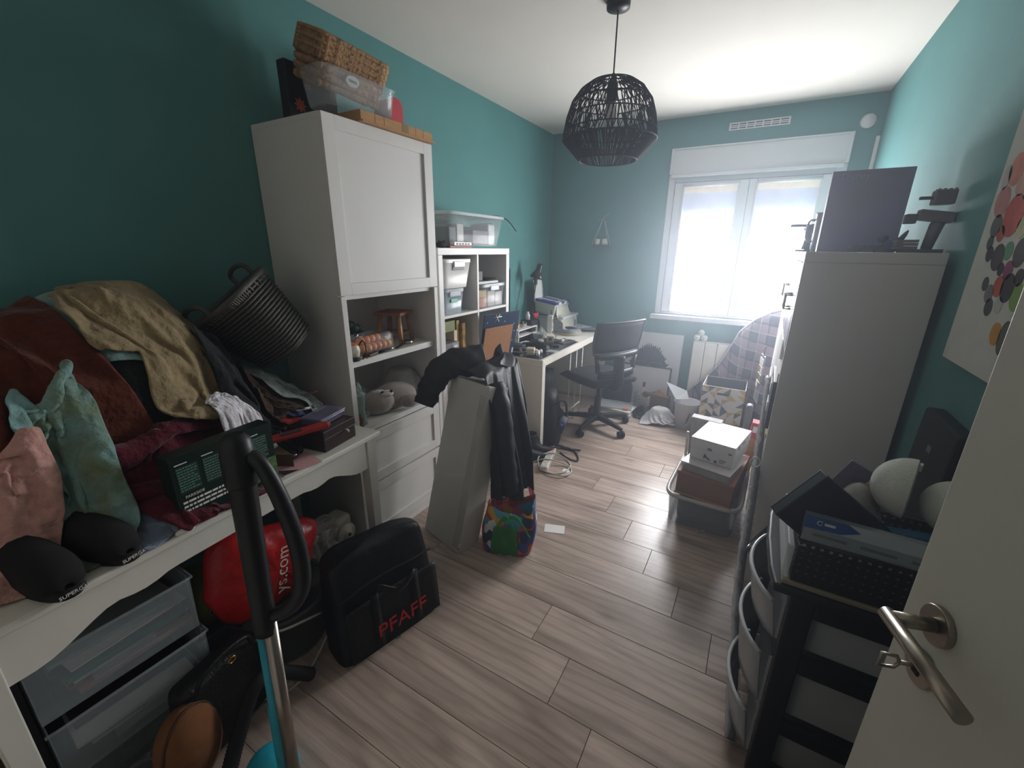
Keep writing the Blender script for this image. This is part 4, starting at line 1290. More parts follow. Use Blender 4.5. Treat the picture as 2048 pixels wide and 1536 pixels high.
hose = smooth_path([(0.80, 0.60, 0.05), (0.79, 0.50, 0.16), (0.80, 0.43, 0.19), (0.82, 0.36, 0.11), (0.86, 0.29, 0.035), (0.95, 0.22, 0.03)], 26)
MB().tube(hose, [0.020 + 0.0025 * (i % 2) for i in range(len(hose))], 12).build('ribbed_hose', m_blackm, VC)
MB().ball((0.962, 0.362, 0.055), (0.075, 0.07, 0.055), 20).build('floor_head', m_turq, VC)

# ------------------------------------------------------------------ leaning white carton with black jacket
A, Bv = Vector((0.553, 1.462, 0.0)), Vector((0.832, 1.392, 0.0))
exc = (Bv - A).normalized()
ezc = Vector((0.012, 0.225, 0.82)); ezc = (ezc - exc * ezc.dot(exc)).normalized()
eyc = ezc.cross(exc)
CM = Matrix((exc, eyc, ezc)).transposed().to_4x4(); CM.translation = A + Vector((0, 0, 0.002))
wc_w, wc_d, wc_h = 0.287, 0.135, 0.865
m_carton = mat('white_carton', '#c9c7c2', rough=0.75, var=0.03, scale=5, bump=0.06, bscale=120)
CT = thing('tall_white_carton', 'tall white cardboard carton leaning back beneath a black jacket', 'box', CM.translation, rot=CM.to_euler())
B(0, wc_w, 0, wc_d, 0.0, wc_h).build('carton', m_carton, CT, bev=0.004)
m_tape = mat('clear_tape', '#d8d6cf', rough=0.2, alpha=0.4)
B(wc_w - 0.05, wc_w + 0.0012, -0.0012, -0.0004, 0.02, wc_h - 0.05).build('tape', m_tape, CT)
MB().tube([(wc_w - 0.01, -0.003, 0.03), (wc_w + 0.008, -0.006, 0.045), (wc_w + 0.004, -0.004, 0.06)], 0.003, 6).build('torn_flap', m_paper, CT)
CBOX = CM @ Matrix.Translation((wc_w / 2, wc_d / 2, wc_h / 2))

m_jack = mat('black_jacket_cloth', '#1c1e22', rough=0.55, var=0.12, scale=20, bump=0.15, bscale=60, spec=0.35)
JK = thing('black_jacket', 'black jacket thrown over the leaning white carton, sleeve hanging', 'jacket', (0, 0, 0))
rj = random.Random(5)
P = []
nv_, nu_ = 36, 48
for j in range(nv_):
    v = j / (nv_ - 1)
    front_top = Vector((0.848, 1.628, 0.866)); back_top = Vector((0.80, 2.03, 0.875))
    left_f, left_b = Vector((0.575, 1.675, 0.872)), Vector((0.56, 2.09, 0.80))
    hem_f, hem_b = Vector((0.905, 1.555, 0.25)), Vector((1.045, 1.74, 0.25))
    T = front_top.lerp(back_top, v); L = left_f.lerp(left_b, v); H = hem_f.lerp(hem_b, v)
    T.z += 0.02 * math.sin(v * 7)
    row = []
    for i in range(nu_):
        s = i / (nu_ - 1)
        ph = v * 15 + 1.6 * math.sin(s * 4.5) + 0.8 * math.sin(v * 5)
        if s < 0.28:
            k = s / 0.28
            p = L.lerp(T, k)
            p.z += 0.03 * math.sin(k * math.pi) * (0.6 + 0.6 * v) + 0.010 * math.sin(11 * v + 7 * k)
            p += Vector((0, 0, 1)) * 0.010 * math.sin(13 * k - 9 * v)
        else:
            k = (s - 0.28) / 0.72
            p = T.lerp(H, k)
            p += Vector((0.9, -0.15, 0.1)) * 0.035 * math.sin(min(1, k * 2.2) * math.pi / 2)
            amp = 0.005 + 0.024 * min(1.0, k * 1.5)
            f1 = math.sin(ph)
            p += Vector((0.80, -0.6, 0)) * amp * (abs(f1) ** 0.6 * math.copysign(1, f1) + 0.45 * math.sin(2.7 * ph + 1.5 + 3 * s) + 0.3 * math.sin(5.1 * ph + 9 * s))
        if s > 0.9:
            p.z += 0.022 * math.sin(v * 9)
        row.append(p)
    P.append(row)
MB().grid(P).build('body', m_jack, JK, solid=0.006, sub=1)
slv = smooth_path([(0.72, 1.82, 0.90), (0.65, 1.72, 0.905), (0.59, 1.65, 0.885), (0.555, 1.60, 0.82), (0.54, 1.56, 0.75), (0.533, 1.535, 0.70)], 6)
ns = len(slv)
P = []
for i, c in enumerate(slv):
    t_ = (slv[min(i + 1, ns - 1)] - slv[max(i - 1, 0)]).normalized()
    sd_ = t_.cross(Vector((0.35, -0.75, 0.55))).normalized()
    up_ = sd_.cross(t_).normalized()
    k = i / (ns - 1)
    a_w, b_w = 0.088 - 0.036 * k, 0.024 + 0.010 * math.sin(math.pi * k)
    row = []
    for q in range(22):
        g_ = 2 * math.pi * q / 22
        wr = 1 + 0.10 * math.sin(3 * g_ + i * 0.9) + 0.07 * math.sin(5 * g_ - i * 1.4)
        row.append(c + sd_ * a_w * math.cos(g_) * wr + up_ * b_w * math.sin(g_) * wr)
    P.append(row)
MB().grid(P, closed_u=True).build('sleeve', m_jack, JK, solid=0.004, sub=1)
col_ = smooth_path([(0.64, 2.08, 0.86), (0.70, 2.03, 0.915), (0.77, 1.96, 0.905), (0.82, 1.86, 0.885)], 6)
MB().grid([[p + Vector((0.0, 0.0, 0.03 * math.sin(i * 0.5) + 0.02)) for i, p in enumerate(col_)], [p + Vector((-0.03, -0.05, 0.0)) for p in col_], [p + Vector((0.03, 0.06, -0.03)) for p in col_][::1]]).build('collar', m_jack, JK, solid=0.008, sub=1)
sl2 = smooth_path([(0.86, 1.70, 0.82), (0.925, 1.66, 0.70), (0.955, 1.64, 0.52), (0.975, 1.645, 0.36), (0.99, 1.65, 0.27)], 6)
MB().tube(sl2, [0.05 + 0.004 * math.sin(i * 1.7) for i in range(len(sl2))], 12, caps=False).build('sleeve', m_jack, JK, solid=0.004, sub=1)
# white rounded tub behind the jacket
wt2 = thing('white_plastic_seat', 'white rounded plastic stool just behind the jacket', 'stool', (0.52, 2.27, 0))
m_wpl = mat('white_moulded_plastic', '#cfc9bf', rough=0.4)
MB().prism([superell(2 * math.pi * i / 40, 0.105, 0.11, 4) for i in range(40)], 0.70, 0.745).build('seat', m_wpl, wt2, bev=0.015, seg=4)
for sx in (-1, 1):
    for sy in (-1, 1):
        MB().tube([(sx * 0.08, sy * 0.08, 0.70), (sx * 0.10, sy * 0.10, 0.0)], [0.02, 0.014], 10).build('leg', m_wpl, wt2)

# ------------------------------------------------------------------ colourful shopping bag
m_patch = bpy.data.materials.new('patchwork_print')
m_patch.use_nodes = True
nt = m_patch.node_tree
vo = nt.nodes.new('ShaderNodeTexVoronoi'); vo.inputs['Scale'].default_value = 22
tcn = nt.nodes.new('ShaderNodeTexCoord')
nt.links.new(tcn.outputs['Object'], vo.inputs['Vector'])
sep = nt.nodes.new('ShaderNodeSeparateColor')
nt.links.new(vo.outputs['Color'], sep.inputs[0])
rp_ = nt.nodes.new('ShaderNodeValToRGB'); rp_.color_ramp.interpolation = 'CONSTANT'
cl = ['#b32330', '#1f2a5c', '#3f9fc0', '#d9a32a', '#2b2a3c', '#d8dfe0', '#d4637e', '#3a9a4a', '#c23b2a', '#274a8c']
rp_.color_ramp.elements[0].color = (*lin(cl[0]), 1)
rp_.color_ramp.elements[1].position = 0.1; rp_.color_ramp.elements[1].color = (*lin(cl[1]), 1)
for q in range(2, 10):
    e = rp_.color_ramp.elements.new(q * 0.1); e.color = (*lin(cl[q]), 1)
nt.links.new(sep.outputs[0], rp_.inputs[0])
nt.links.new(rp_.outputs[0], nt.nodes['Principled BSDF'].inputs['Base Color'])
nt.nodes['Principled BSDF'].inputs['Roughness'].default_value = 0.45
m_green = mat('green_woven_plastic', '#2a7a2c', rough=0.5, var=0.1, scale=20, bump=0.3, bscale=20)
GB = thing('patchwork_shopping_bag', 'green and multicoloured patchwork shopping bag slumped on the floor', 'shopping bag', (1.005, 1.60, 0), R(20))
P = []
for t in np.linspace(0, 1, 12):
    row = []
    for i in range(44):
        a = 2 * math.pi * i / 44
        x, y = superell(a, 0.125 + 0.012 * math.sin(4 * t), 0.095 - 0.02 * t * t, 4)
        n1 = 0.07 * math.sin(4 * a + 5 * t) + 0.05 * math.sin(7 * a - 6 * t)
        row.append((x * (1 + n1 * t * 0.6) + 0.015 * t, y * (1 + n1 * t * 0.6) + 0.03 * t, 0.23 * t * (1 + 0.12 * math.sin(a * 2 + 0.8))))
    P.append(row)
MB().grid(P, closed_u=True).build('bag', m_patch, GB, solid=0.002)
MB().prism([superell(2 * math.pi * i / 40, 0.125, 0.095, 4) for i in range(40)], 0.0, 0.004).build('bottom', m_green, GB)
gp = []
for t in np.linspace(0.0, 0.78, 9):
    row = []
    for u in np.linspace(-0.66, 0.62, 12):
        w = 0.093 * (1 - 0.45 * max(0, t - 0.35)) * (1 + 0.0)
        xx = u * w * 1.15
        yy = -0.101 - 0.004 * math.cos(9 * u + 5 * t) + 0.012 * t * t
        row.append((xx + 0.0, yy - 0.003 * math.sin(6 * t), 0.006 + 0.20 * t))
    gp.append(row)
MB().grid(gp).build('green_panel', m_green, GB, solid=0.003, sub=1)
for q, (a, b, c) in enumerate((((-0.05, -0.10, 0.15), (0.01, -0.125, 0.245), (0.06, -0.105, 0.14)), ((-0.02, -0.09, 0.2), (0.06, -0.11, 0.235), (0.125, -0.07, 0.10)))):
    sp = smooth_path([a, b, c], 8)
    MB().grid([[p + Vector((0, 0, -0.011)) for p in sp], [p + Vector((0, -0.004, 0.011)) for p in sp]]).build('strap', mat('bright_green_strap', '#3c9a3a', rough=0.5), GB, solid=0.002)
sp = smooth_path([(0.02, 0.13, 0.20), (0.06, 0.17, 0.30), (0.10, 0.19, 0.16), (0.09, 0.20, 0.02)], 8)
MB().grid([[p + Vector((-0.014, 0, 0)) for p in sp], [p + Vector((0.014, 0, 0)) for p in sp]]).build('strap', m_patch, GB, solid=0.002)
tag(B(-0.055, 0.055, -0.035, 0.035, 0.0, 0.0012, Matrix.Translation((1.165, 1.83, 0.0005)) @ Matrix.Rotation(R(20), 4, 'Z')).build('paper_slip', m_paper), 'white paper slip on the floor beside the patchwork bag', 'paper')
tag(MB().ball((0.728, 0.385, tz + 0.008), (0.012, 0.024, 0.008), 12).build('white_clip', m_white), 'small white plastic clip at the table edge by the blue shirt', 'clip')
tag(MB().grid([[(1.86 + 0.022 * u, 2.215 + 0.012 * math.sin(3 * u), 0.001 + 0.012 * u * u + d) for u in np.linspace(-1, 1, 7)] for d in (0.0, 0.006)]).build('paper_scrap', m_paper, solid=0.0006), 'tiny curled paper scrap on the floor before the clear tote', 'paper scrap')
# ------------------------------------------------------------------ on top of the tall cabinet
ZT = 1.9455
cb = thing('flat_cardboard_box', 'flat brown cardboard box with tape on top of the tall cabinet', 'box', (0.0, 0.0, ZT))
B(0.262, 0.462, 1.345, 1.775, 0.0, 0.042).build('carton', m_cardb, cb, bev=0.002)
B(0.4622, 0.4628, 1.575, 1.615, 0.004, 0.042).build('tape', mat('brown_tape', '#8c7355', rough=0.3), cb)
B(0.4622, 0.468, 1.35, 1.79, -0.0, 0.006).build('loose_flap', m_cardb, cb)
for y in (1.42, 1.47, 1.66, 1.71):
    B(0.4622, 0.4626, y, y + 0.0015, 0.004, 0.042).build('crease', mat('cardboard_crease', '#8d6b48', rough=0.9), cb)
bb = thing('black_floral_box', 'black box printed with orange and pink flowers at the back of the tall cabinet top', 'box', (0, 0, ZT))
m_bfl = mat('black_glossy_card', '#1b2022', rough=0.3)
B(0.135, 0.185, 1.235, 1.47, 0.0, 0.225).build('carton', m_bfl, bb, bev=0.003)
def flower(y, z, r, m, par, n=8, x=0.1855):
    pts = []
    for i in range(2 * n):
        a = math.pi * i / n
        q = r if i % 2 == 0 else r * 0.55
        pts.append((y + q * math.cos(a), z + q * math.sin(a)))
    return MB().prism(pts, x, x + 0.0008, 'x').build('flower_print', m, par)
flower(1.285, 0.075, 0.03, mat('orange_print', '#c0603f', rough=0.5), bb)
flower(1.36, 0.045, 0.026, mat('pink_print', '#b05a68', rough=0.5), bb)
flower(1.33, 0.15, 0.02, mat('pink_print', '#b05a68'), bb)
B(0.1855, 0.1863, 1.25, 1.31, 0.0, 0.016).build('barcode_label', m_paper, bb)
# clear bin
bn = thing('clear_storage_bin', 'clear open plastic bin holding the wicker baskets on the tall cabinet', 'bin', (0.345, 1.41, ZT + 0.0425))
P = []
for t, (a, b) in ((0, (0.066, 0.165)), (0.02, (0.070, 0.170)), (0.12, (0.080, 0.185)), (0.125, (0.088, 0.192))):
    P.append([(*superell(2 * math.pi * i / 48, a, b, 7), t) for i in range(48)])
MB().grid(P, closed_u=True).build('wall', m_clear, bn, solid=0.002)
MB().prism([superell(2 * math.pi * i / 48, 0.066, 0.165, 7) for i in range(48)], 0, 0.003).build('bottom', m_clear, bn)
# three wicker baskets, nested and tipped
m_wick = mat('water_hyacinth', '#b08a60', col2='#7a5c40', rough=0.85, scale=35, bump=0.9, bscale=70)
def wicker_basket(label, loc, rot, first):
    t = thing('wicker_basket', label, 'basket', loc, rot=rot, group='nested wicker baskets')
    L, Wd, Hh = 0.325, 0.15, 0.115
    nr = 4
    wl = MB()
    for r in range(nr):
        z = Hh * (r + 0.5) / nr
        a, b = Wd / 2 - 0.012 + 0.012 * z / Hh, L / 2 - 0.014 + 0.014 * z / Hh
        n = 64
        wl.tube([(*[c * (1 + 0.012 * math.sin(i * math.pi * 0.5 + r * 1.57)) for c in superell(2 * math.pi * i / n, a, b, 9)], z) for i in range(n)], [0.0145 + 0.0025 * math.sin(i * 1.57 + r * 3.14) for i in range(n)], 6, closed=True)
    wl.build('braided_wall', m_wick, t)
    MB().tube([(*superell(2 * math.pi * i / 64, Wd / 2 + 0.002, L / 2 + 0.002, 9), Hh + 0.002) for i in range(64)], 0.009, 6, closed=True).build('rim', m_wick, t)
    MB().prism([superell(2 * math.pi * i / 40, Wd / 2 - 0.01, L / 2 - 0.012, 9) for i in range(40)], 0.0, 0.01).build('bottom', m_wick, t)
    if first:
        lp = MB().prism([(0.032 * math.cos(2 * math.pi * i / 28), 0.019 * math.sin(2 * math.pi * i / 28)) for i in range(28)], Wd / 2 + 0.0145, Wd / 2 + 0.0175, 'x', M=Matrix.Translation((0, -0.01, 0.062))).build('oval_label', mat('label_white', '#bfc8c4', rough=0.5), t)
        MB().tube([(Wd / 2 + 0.0178, -0.03 + 0.002 * q, 0.062 + 0.005 * math.sin(q * 1.5)) for q in range(21)], 0.0011, 5).build('script_mark', m_ink, lp)
    return t
tl = Vector((0, math.radians(-24), 0))
for k, lb_ in enumerate(('front wicker basket with oval label in the clear bin', 'middle one of three nested wicker baskets on the cabinet', 'rearmost and highest of the three nested wicker baskets')):
    wicker_basket(lb_, (0.276 + 0.009 * k, 1.402 + 0.004 * k, 2.078 + 0.024 * k), (math.radians(-3), math.radians(22), math.radians(-2)), k == 0)
rb_ = thing('red_rounded_box', 'red box with rounded top on the cabinet next to the wicker baskets', 'box', (0.20, 1.76, ZT))
pl = [(-0.042, 0.0), (0.042, 0.0)] + [(0.042 * math.cos(a), 0.172 + 0.042 * math.sin(a)) for a in np.linspace(0, math.pi, 14)]
MB().prism(pl, -0.05, 0.047, 'x').build('body', mat('dark_red_card', '#7d2530', rough=0.5), rb_, bev=0.002)
MB().prism([(a * 1.03, b * 1.005) for a, b in pl], 0.0475, 0.06, 'x').build('lid', mat('red_card', '#b23a44', rough=0.45), rb_, bev=0.003)

# ------------------------------------------------------------------ inside the tall cabinet, upper shelf
Z1 = 0.9855
st = thing('mini_wooden_stool', 'small four legged wooden stool on the upper open shelf', 'stool', (0.275, 1.625, Z1), R(18))
m_wood = mat('light_brown_wood', '#a5744a', rough=0.5, var=0.12, scale=10, stretch=(1, 1, 8))
B(-0.075, 0.075, -0.075, 0.075, 0.148, 0.165).build('seat', mat('reddish_wood', '#8f5138', rough=0.5, var=0.1), st, bev=0.003)
for sx in (-1, 1):
    for sy in (-1, 1):
        MB().tube([(sx * 0.052, sy * 0.052, 0.148), (sx * 0.066, sy * 0.066, 0.0)], 0.0135, 4).build('leg', m_wood, st)
for sx in (-1, 1):
    MB().tube([(sx * 0.062, -0.062, 0.05), (sx * 0.062, 0.062, 0.05)], 0.0065, 6).build('stretcher', m_wood, st)
    MB().tube([(-0.062, sx * 0.062, 0.05), (0.062, sx * 0.062, 0.05)], 0.0065, 6).build('stretcher', m_wood, st)
pt_ = thing('white_round_pot', 'white round pot with orange rim at the end of the upper shelf', 'pot', (0.385, 1.245, Z1))
MB().lathe([(0.0001, 0), (0.026, 0.0), (0.034, 0.018), (0.037, 0.04), (0.033, 0.06), (0.028, 0.066), (0.026, 0.06), (0.0001, 0.055)], 24).build('body', mat('cream_ceramic', '#c9c2b2', rough=0.4), pt_)
MB().lathe([(0.0285, 0.062), (0.0295, 0.069), (0.024, 0.071), (0.0001, 0.07)], 24).build('orange_rim', mat('orange_lid', '#c8763c', rough=0.5), pt_)
MB().tube(smooth_path([(0.02, 0.02, 0.055), (0.045, 0.03, 0.085), (0.055, 0.035, 0.04), (0.04, 0.025, -0.0), (0.028, 0.01, 0.004)], 6), 0.003, 6).build('black_cord', m_blackm, pt_)
tag(MB().lathe([(0.0001, 0.014), (0.022, 0.012), (0.027, 0.005), (0.026, 0)], 20, c=(0.418, 1.228, Z1)).build('black_puck', m_blackm), 'flat black round puck in front of the white pot', 'puck')
og = thing('orange_egg_pack', 'clear pack of orange balls on the upper shelf', 'pack', (0.335, 1.405, Z1), R(5))
m_or = mat('orange_ball', '#d0792f', rough=0.45)
for r_ in range(2):
    for q in range(6):
        MB().ball((0.024 - 0.048 * r_ + 0.0, -0.085 + 0.034 * q, 0.026), 0.022, 12).build('orange_ball', m_or if q < 5 else mat('amber_ball', '#cf9430', rough=0.4), og)
for q in range(4):
    MB().ball((0.0, -0.07 + 0.036 * q, 0.06), 0.021, 12).build('orange_ball', m_or, og)
P = []
for t, s in ((0, 0.9), (0.01, 1.0), (0.075, 0.96), (0.088, 0.8)):
    P.append([(*superell(2 * math.pi * i / 32, 0.056 * s, 0.118 * s, 5), t) for i in range(32)])
MB().grid(P, closed_u=True).build('clear_shell', mat('very_clear_plastic', '#d8dde0', rough=0.1, alpha=0.09), og, solid=0.001)
gp_ = thing('dark_foil_plant', 'dark green curly plant in silver foil at the back of the upper shelf', 'plant', (0.21, 1.34, Z1))
m_dg = mat('dark_foliage', '#12201a', col2='#1f3f2a', rough=0.7, scale=20)
rg = random.Random(4)
lf = MB()
for q in range(26):
    a, e = rg.uniform(0, 6.28), rg.uniform(0.2, 1.4)
    r0 = 0.075
    lf.ball((r0 * math.cos(a) * math.cos(e), r0 * 1.25 * math.sin(a) * math.cos(e), 0.075 + 0.055 * math.sin(e)), (0.024, 0.026, 0.02), 8)
o = lf.build('curly_leaves', m_dg, gp_); o['kind'] = 'stuff'
m_foil = mat('silver_foil', '#b8bcc2', rough=0.22, metal=0.9, bump=0.8, bscale=40)
P = []
for t in np.linspace(0, 1, 5):
    P.append([((0.045 + 0.04 * t) * (1 + 0.12 * math.sin(9 * a)) * math.cos(a), (0.05 + 0.045 * t) * (1 + 0.12 * math.sin(9 * a)) * math.sin(a), 0.075 * t + 0.012 * t * math.sin(7 * a)) for a in np.linspace(0, 2 * math.pi, 37)[:-1]])
MB().grid(P, closed_u=True).build('foil_wrap', m_foil, gp_, solid=0.001)
wl_ = thing('dark_wallet', 'small dark wallet with keys lying at the front of the upper shelf', 'wallet', (0.405, 1.335, Z1), R(20))
B(-0.02, 0.02, -0.045, 0.045, 0, 0.014).build('body', mat('dark_brown_leather', '#2a1c19', rough=0.5), wl_, bev=0.004)
B(-0.017, 0.017, 0.046, 0.085, 0.0, 0.004).build('card', mat('maroon_card', '#4a2a2c', rough=0.4), wl_)
MB().tube([(0.0, -0.05, 0.004), (0.012, -0.065, 0.004), (0.02, -0.05, 0.004), (0.008, -0.045, 0.004)], 0.002, 6, closed=True).build('key_ring', mat('brass', '#a88a3c', rough=0.3, metal=1), wl_)
kn = thing('black_pocket_knife', 'black and silver pocket knife on the upper shelf', 'knife', (0.405, 1.435, Z1), R(6))
MB().tube([(0, -0.05, 0.008), (0, 0.02, 0.008)], 0.008, 8).build('handle', m_blackm, kn)
MB().tube([(0, 0.02, 0.008), (0, 0.05, 0.008)], 0.0065, 8).build('collar', m_steel, kn)
wtc = thing('wrist_watch', 'black wrist watch with steel case at the end of the upper shelf', 'watch', (0.395, 1.565, Z1), R(8))
MB().cyl((0, 0.035, 0.008), (0, 0.035, 0.024), 0.022, n=24).build('case', m_steel, wtc)
MB().cyl((0, 0.035, 0.0242), (0, 0.035, 0.027), 0.019, n=24).build('dial', m_blackm, wtc)
MB().grid([[(-0.009, y, 0.005 + 0.008 * math.sin((y + 0.07) * 22) ** 2), (0.009, y, 0.005 + 0.008 * math.sin((y + 0.07) * 22) ** 2)] for y in np.linspace(-0.075, 0.014, 12)]).build('strap', m_blackm, wtc, solid=0.003)

# ---- lower open shelf
Z2 = 0.6555
pu = thing('plush_seal', 'light grey plush seal with white muzzle lying on the lower shelf', 'soft toy', (0.315, 1.475, Z2), R(-14))
m_plush = mat('grey_plush', '#9b918b', rough=1.0, var=0.08, scale=60, bump=0.5, bscale=200, sheen=0.6)
MB().ball((0.0, 0.06, 0.062), (0.085, 0.125, 0.068), 24).build('body', m_plush, pu)
MB().ball((0.035, -0.055, 0.060), (0.072, 0.088, 0.062), 24).build('head', m_plush, pu)
MB().ball((0.09, 0.10, 0.045), (0.032, 0.062, 0.035), 16).build('flipper', m_plush, pu)
MB().ball((-0.02, 0.19, 0.03), (0.045, 0.045, 0.028), 16).build('tail', m_plush, pu)
MB().ball((0.062, -0.135, 0.03), (0.018, 0.018, 0.016), 12).build('ear', m_plush, pu)
MB().ball((0.070, -0.022, 0.106), (0.026, 0.036, 0.018), 14).build('muzzle', mat('white_plush', '#d0cbc6', rough=1.0), pu)
for yy, zz, xx in ((-0.046, 0.117, 0.070), (-0.004, 0.118, 0.084)):
    MB().ball((xx, yy, zz), 0.0085, 10).build('eye', mat('shiny_black', '#0d0d0f'), pu)
gh = thing('green_glass_figurine', 'pale green glass figurine with raised arms at the end of the lower shelf', 'figurine', (0.375, 1.27, Z2), R(30))
m_gg = mat('green_glass', '#9db8ae', rough=0.05, var=0.05, alpha=0.7, spec=0.8)
MB().lathe([(0.0001, 0), (0.026, 0), (0.024, 0.02), (0.018, 0.07), (0.022, 0.11), (0.026, 0.135), (0.02, 0.16), (0.0001, 0.168)], 18).build('body', m_gg, gh)
for a, b in (((0.0, -0.02, 0.14), (0.0, -0.042, 0.165)), ((0.0, 0.018, 0.12), (0.005, 0.05, 0.138)), ((0, 0.0, 0.16), (0, -0.004, 0.21)), ((0, 0.012, 0.155), (0, 0.018, 0.19)), ((0, -0.01, 0.155), (0.0, -0.02, 0.19))):
    MB().tube([a, tuple((np.array(a) + np.array(b)) / 2), b], [0.009, 0.008, 0.005], 8).build('arm', m_gg, gh)
tag(MB().lathe([(0.0001, 0), (0.02, 0), (0.021, 0.05), (0.013, 0.062), (0.013, 0.07), (0.0001, 0.07)], 16, c=(0.412, 1.222, Z2)).build('amber_jar', mat('amber_glass', '#6a3a22', rough=0.15, alpha=0.85)), 'small amber jar at the foot of the glass figurine', 'jar')
Fb = Field(0.0, 0.6, 1.2, 1.9, 0.01, Z2).fn(lambda X, Y: Z2 + np.minimum(gauss(X, Y, 0.24, 1.675, 0.10, 0.10, 0.24), 0.16))
m_film2 = mat('thin_white_film', '#cfcdc8', rough=0.2, alpha=0.5, bump=0.7, bscale=30)
def keep_cab(f, old):
    np.clip(f[:, 0], 0.025, 0.40, out=f[:, 0]); np.clip(f[:, 1], 1.20, 1.755, out=f[:, 1])
garment('filled_plastic_bag', 'knotted thin plastic bag behind the plush seal', 'plastic bag', Fb, m_film2, w=0.36, h=0.34, centre=(0.24, 1.66), squeeze=(0.6, 0.5), rough=0.04, seed=52, deposit=False, boxes=(keep_cab,), nu=30, nv=30)
tag(MB().ball((0.235, 1.668, Z2 + 0.075), (0.06, 0.065, 0.074), 16).build('yarn_bundle', fabric('pale_yarn', '#aa9c88', scale=60)), 'bundle of pale yarn inside the plastic bag', 'yarn')
tag(open_box(0.06, 0.20, 1.34, 1.46, Z2, Z2 + 0.10, t=0.002).build('clear_cup_box', m_clear), 'clear plastic box at the back of the lower shelf', 'box')

# ------------------------------------------------------------------ cube shelf contents (world coordinates)
def kc(i, j):
    y0, y1, z0, z1 = kcell[i, j]
    return y0 + 1.858, y1 + 1.858, z0, z1
def lidded_box(name, label, x0, x1, y0, y1, z0, h, body, lid, tap=0.012, clips=True, label_col=None, group=None):
    t = thing(name, label, 'storage box', ((x0 + x1) / 2, (y0 + y1) / 2, z0), group=group)
    lx, ly = x1 - x0, y1 - y0
    P = []
    for tt, k in ((0, -tap), (0.004, -tap + 0.001), (h - 0.022, 0.0)):
        P.append([(*superell(2 * math.pi * i / 40, lx / 2 + k - 0.004, ly / 2 + k - 0.004, 9), tt) for i in range(40)])
    MB().grid(P, closed_u=True).build('body', body, t, solid=0.002)
    MB().prism([superell(2 * math.pi * i / 40, lx / 2 - tap - 0.003, ly / 2 - tap - 0.003, 9) for i in range(40)], 0, 0.003).build('bottom', body, t)
    MB().prism([superell(2 * math.pi * i / 40, lx / 2, ly / 2, 9) for i in range(40)], h - 0.022, h).build('lid', lid, t, bev=0.003)
    if clips:
        B(lx / 2 - 0.002, lx / 2 + 0.006, -0.05, 0.05, h - 0.045, h - 0.012).build('clip', lid, t, bev=0.003)
    return t
y0, y1, z0, z1 = kc(0, 3)
m_wbox = mat('white_box_plastic', '#e2dfdc', rough=0.35)
m_smoke = mat('bluish_clear_plastic', '#b5c0c8', rough=0.2, alpha=0.6)
lidded_box('clear_lidded_box', 'bluish clear lidded box with green sticker in the top left cube', 0.06, 0.385, y0 + 0.012, y0 + 0.225, z0, 0.148, m_smoke, m_milky)
wbx = lidded_box('white_lidded_box', 'white lidded plastic box on top of the bluish clear box', 0.05, 0.40, y0 + 0.005, y0 + 0.285, z0 + 0.149, 0.165, m_wbox, m_wbox, tap=0.02)
B(0.168, 0.172, -0.055, 0.055, 0.105, 0.125).build('grip_slot', m_grey, wbx, bev=0.002)
clb = [o for o in bpy.data.objects if o.name == 'clear_lidded_box'][0]
B(0.158, 0.161, -0.035, 0.025, 0.07, 0.09).build('sticker', mat('mint_sticker', '#3fae92', rough=0.4), clb)
tag(B(0.20, 0.33, y0 + 0.05, y0 + 0.19, z0 + 0.004, z0 + 0.05).build('paper_bundle', m_paper, bev=0.004), 'bundle of white papers inside the bluish clear box', 'papers')
y0, y1, z0, z1 = kc(1, 3)
lidded_box('clear_craft_box', 'clear lidded box with orange and pink contents in the top right cube', 0.05, 0.405, y0 + 0.012, y1 - 0.004, z0, 0.155, m_clear, m_milky)
for q, (a, b, c, h_) in enumerate(((0.012, 0.10, '#c8896a', 0.06), (0.012, 0.10, '#c2a254', 0.11), (0.11, 0.20, '#bdb7b4', 0.10), (0.205, 0.30, '#cfcac6', 0.09))):
    zz = z0 + 0.004 + (0.061 if q == 1 else 0)
    if q == 1: h_ = 0.05
    tag(B(0.30, 0.375, y0 + 0.02 + a, y0 + 0.02 + b, zz, zz + h_).build('craft_packet', mat('packet_%d' % q, c, rough=0.5), bev=0.003), ('salmon pink packet at the bottom of the clear craft box', 'mustard packet standing on the pink one in the craft box', 'grey white packet in the middle of the craft box', 'white packet at the far end of the craft box')[q], 'packet')
tag(B(0.22, 0.36, y0 + 0.02, y0 + 0.10, z0 + 0.172, z0 + 0.235).build('grey_speaker', mat('speaker_grey', '#57565a', rough=0.6), bev=0.006), 'small grey speaker cube on the clear craft box', 'speaker')
tag(B(0.20, 0.39, y0 + 0.012, y0 + 0.24, z0 + 0.156, z0 + 0.171).build('white_book', m_paper, bev=0.002), 'white book under the grey speaker', 'book')
tag(MB().prism([superell(2 * math.pi * i / 24, 0.07, 0.08, 3) for i in range(24)], z0 + 0.172, z0 + 0.184, M=Matrix.Translation((0.31, y0 + 0.19, 0))).build('black_pouch', m_blackm, bev=0.004), 'flat black pouch on the white book', 'pouch')
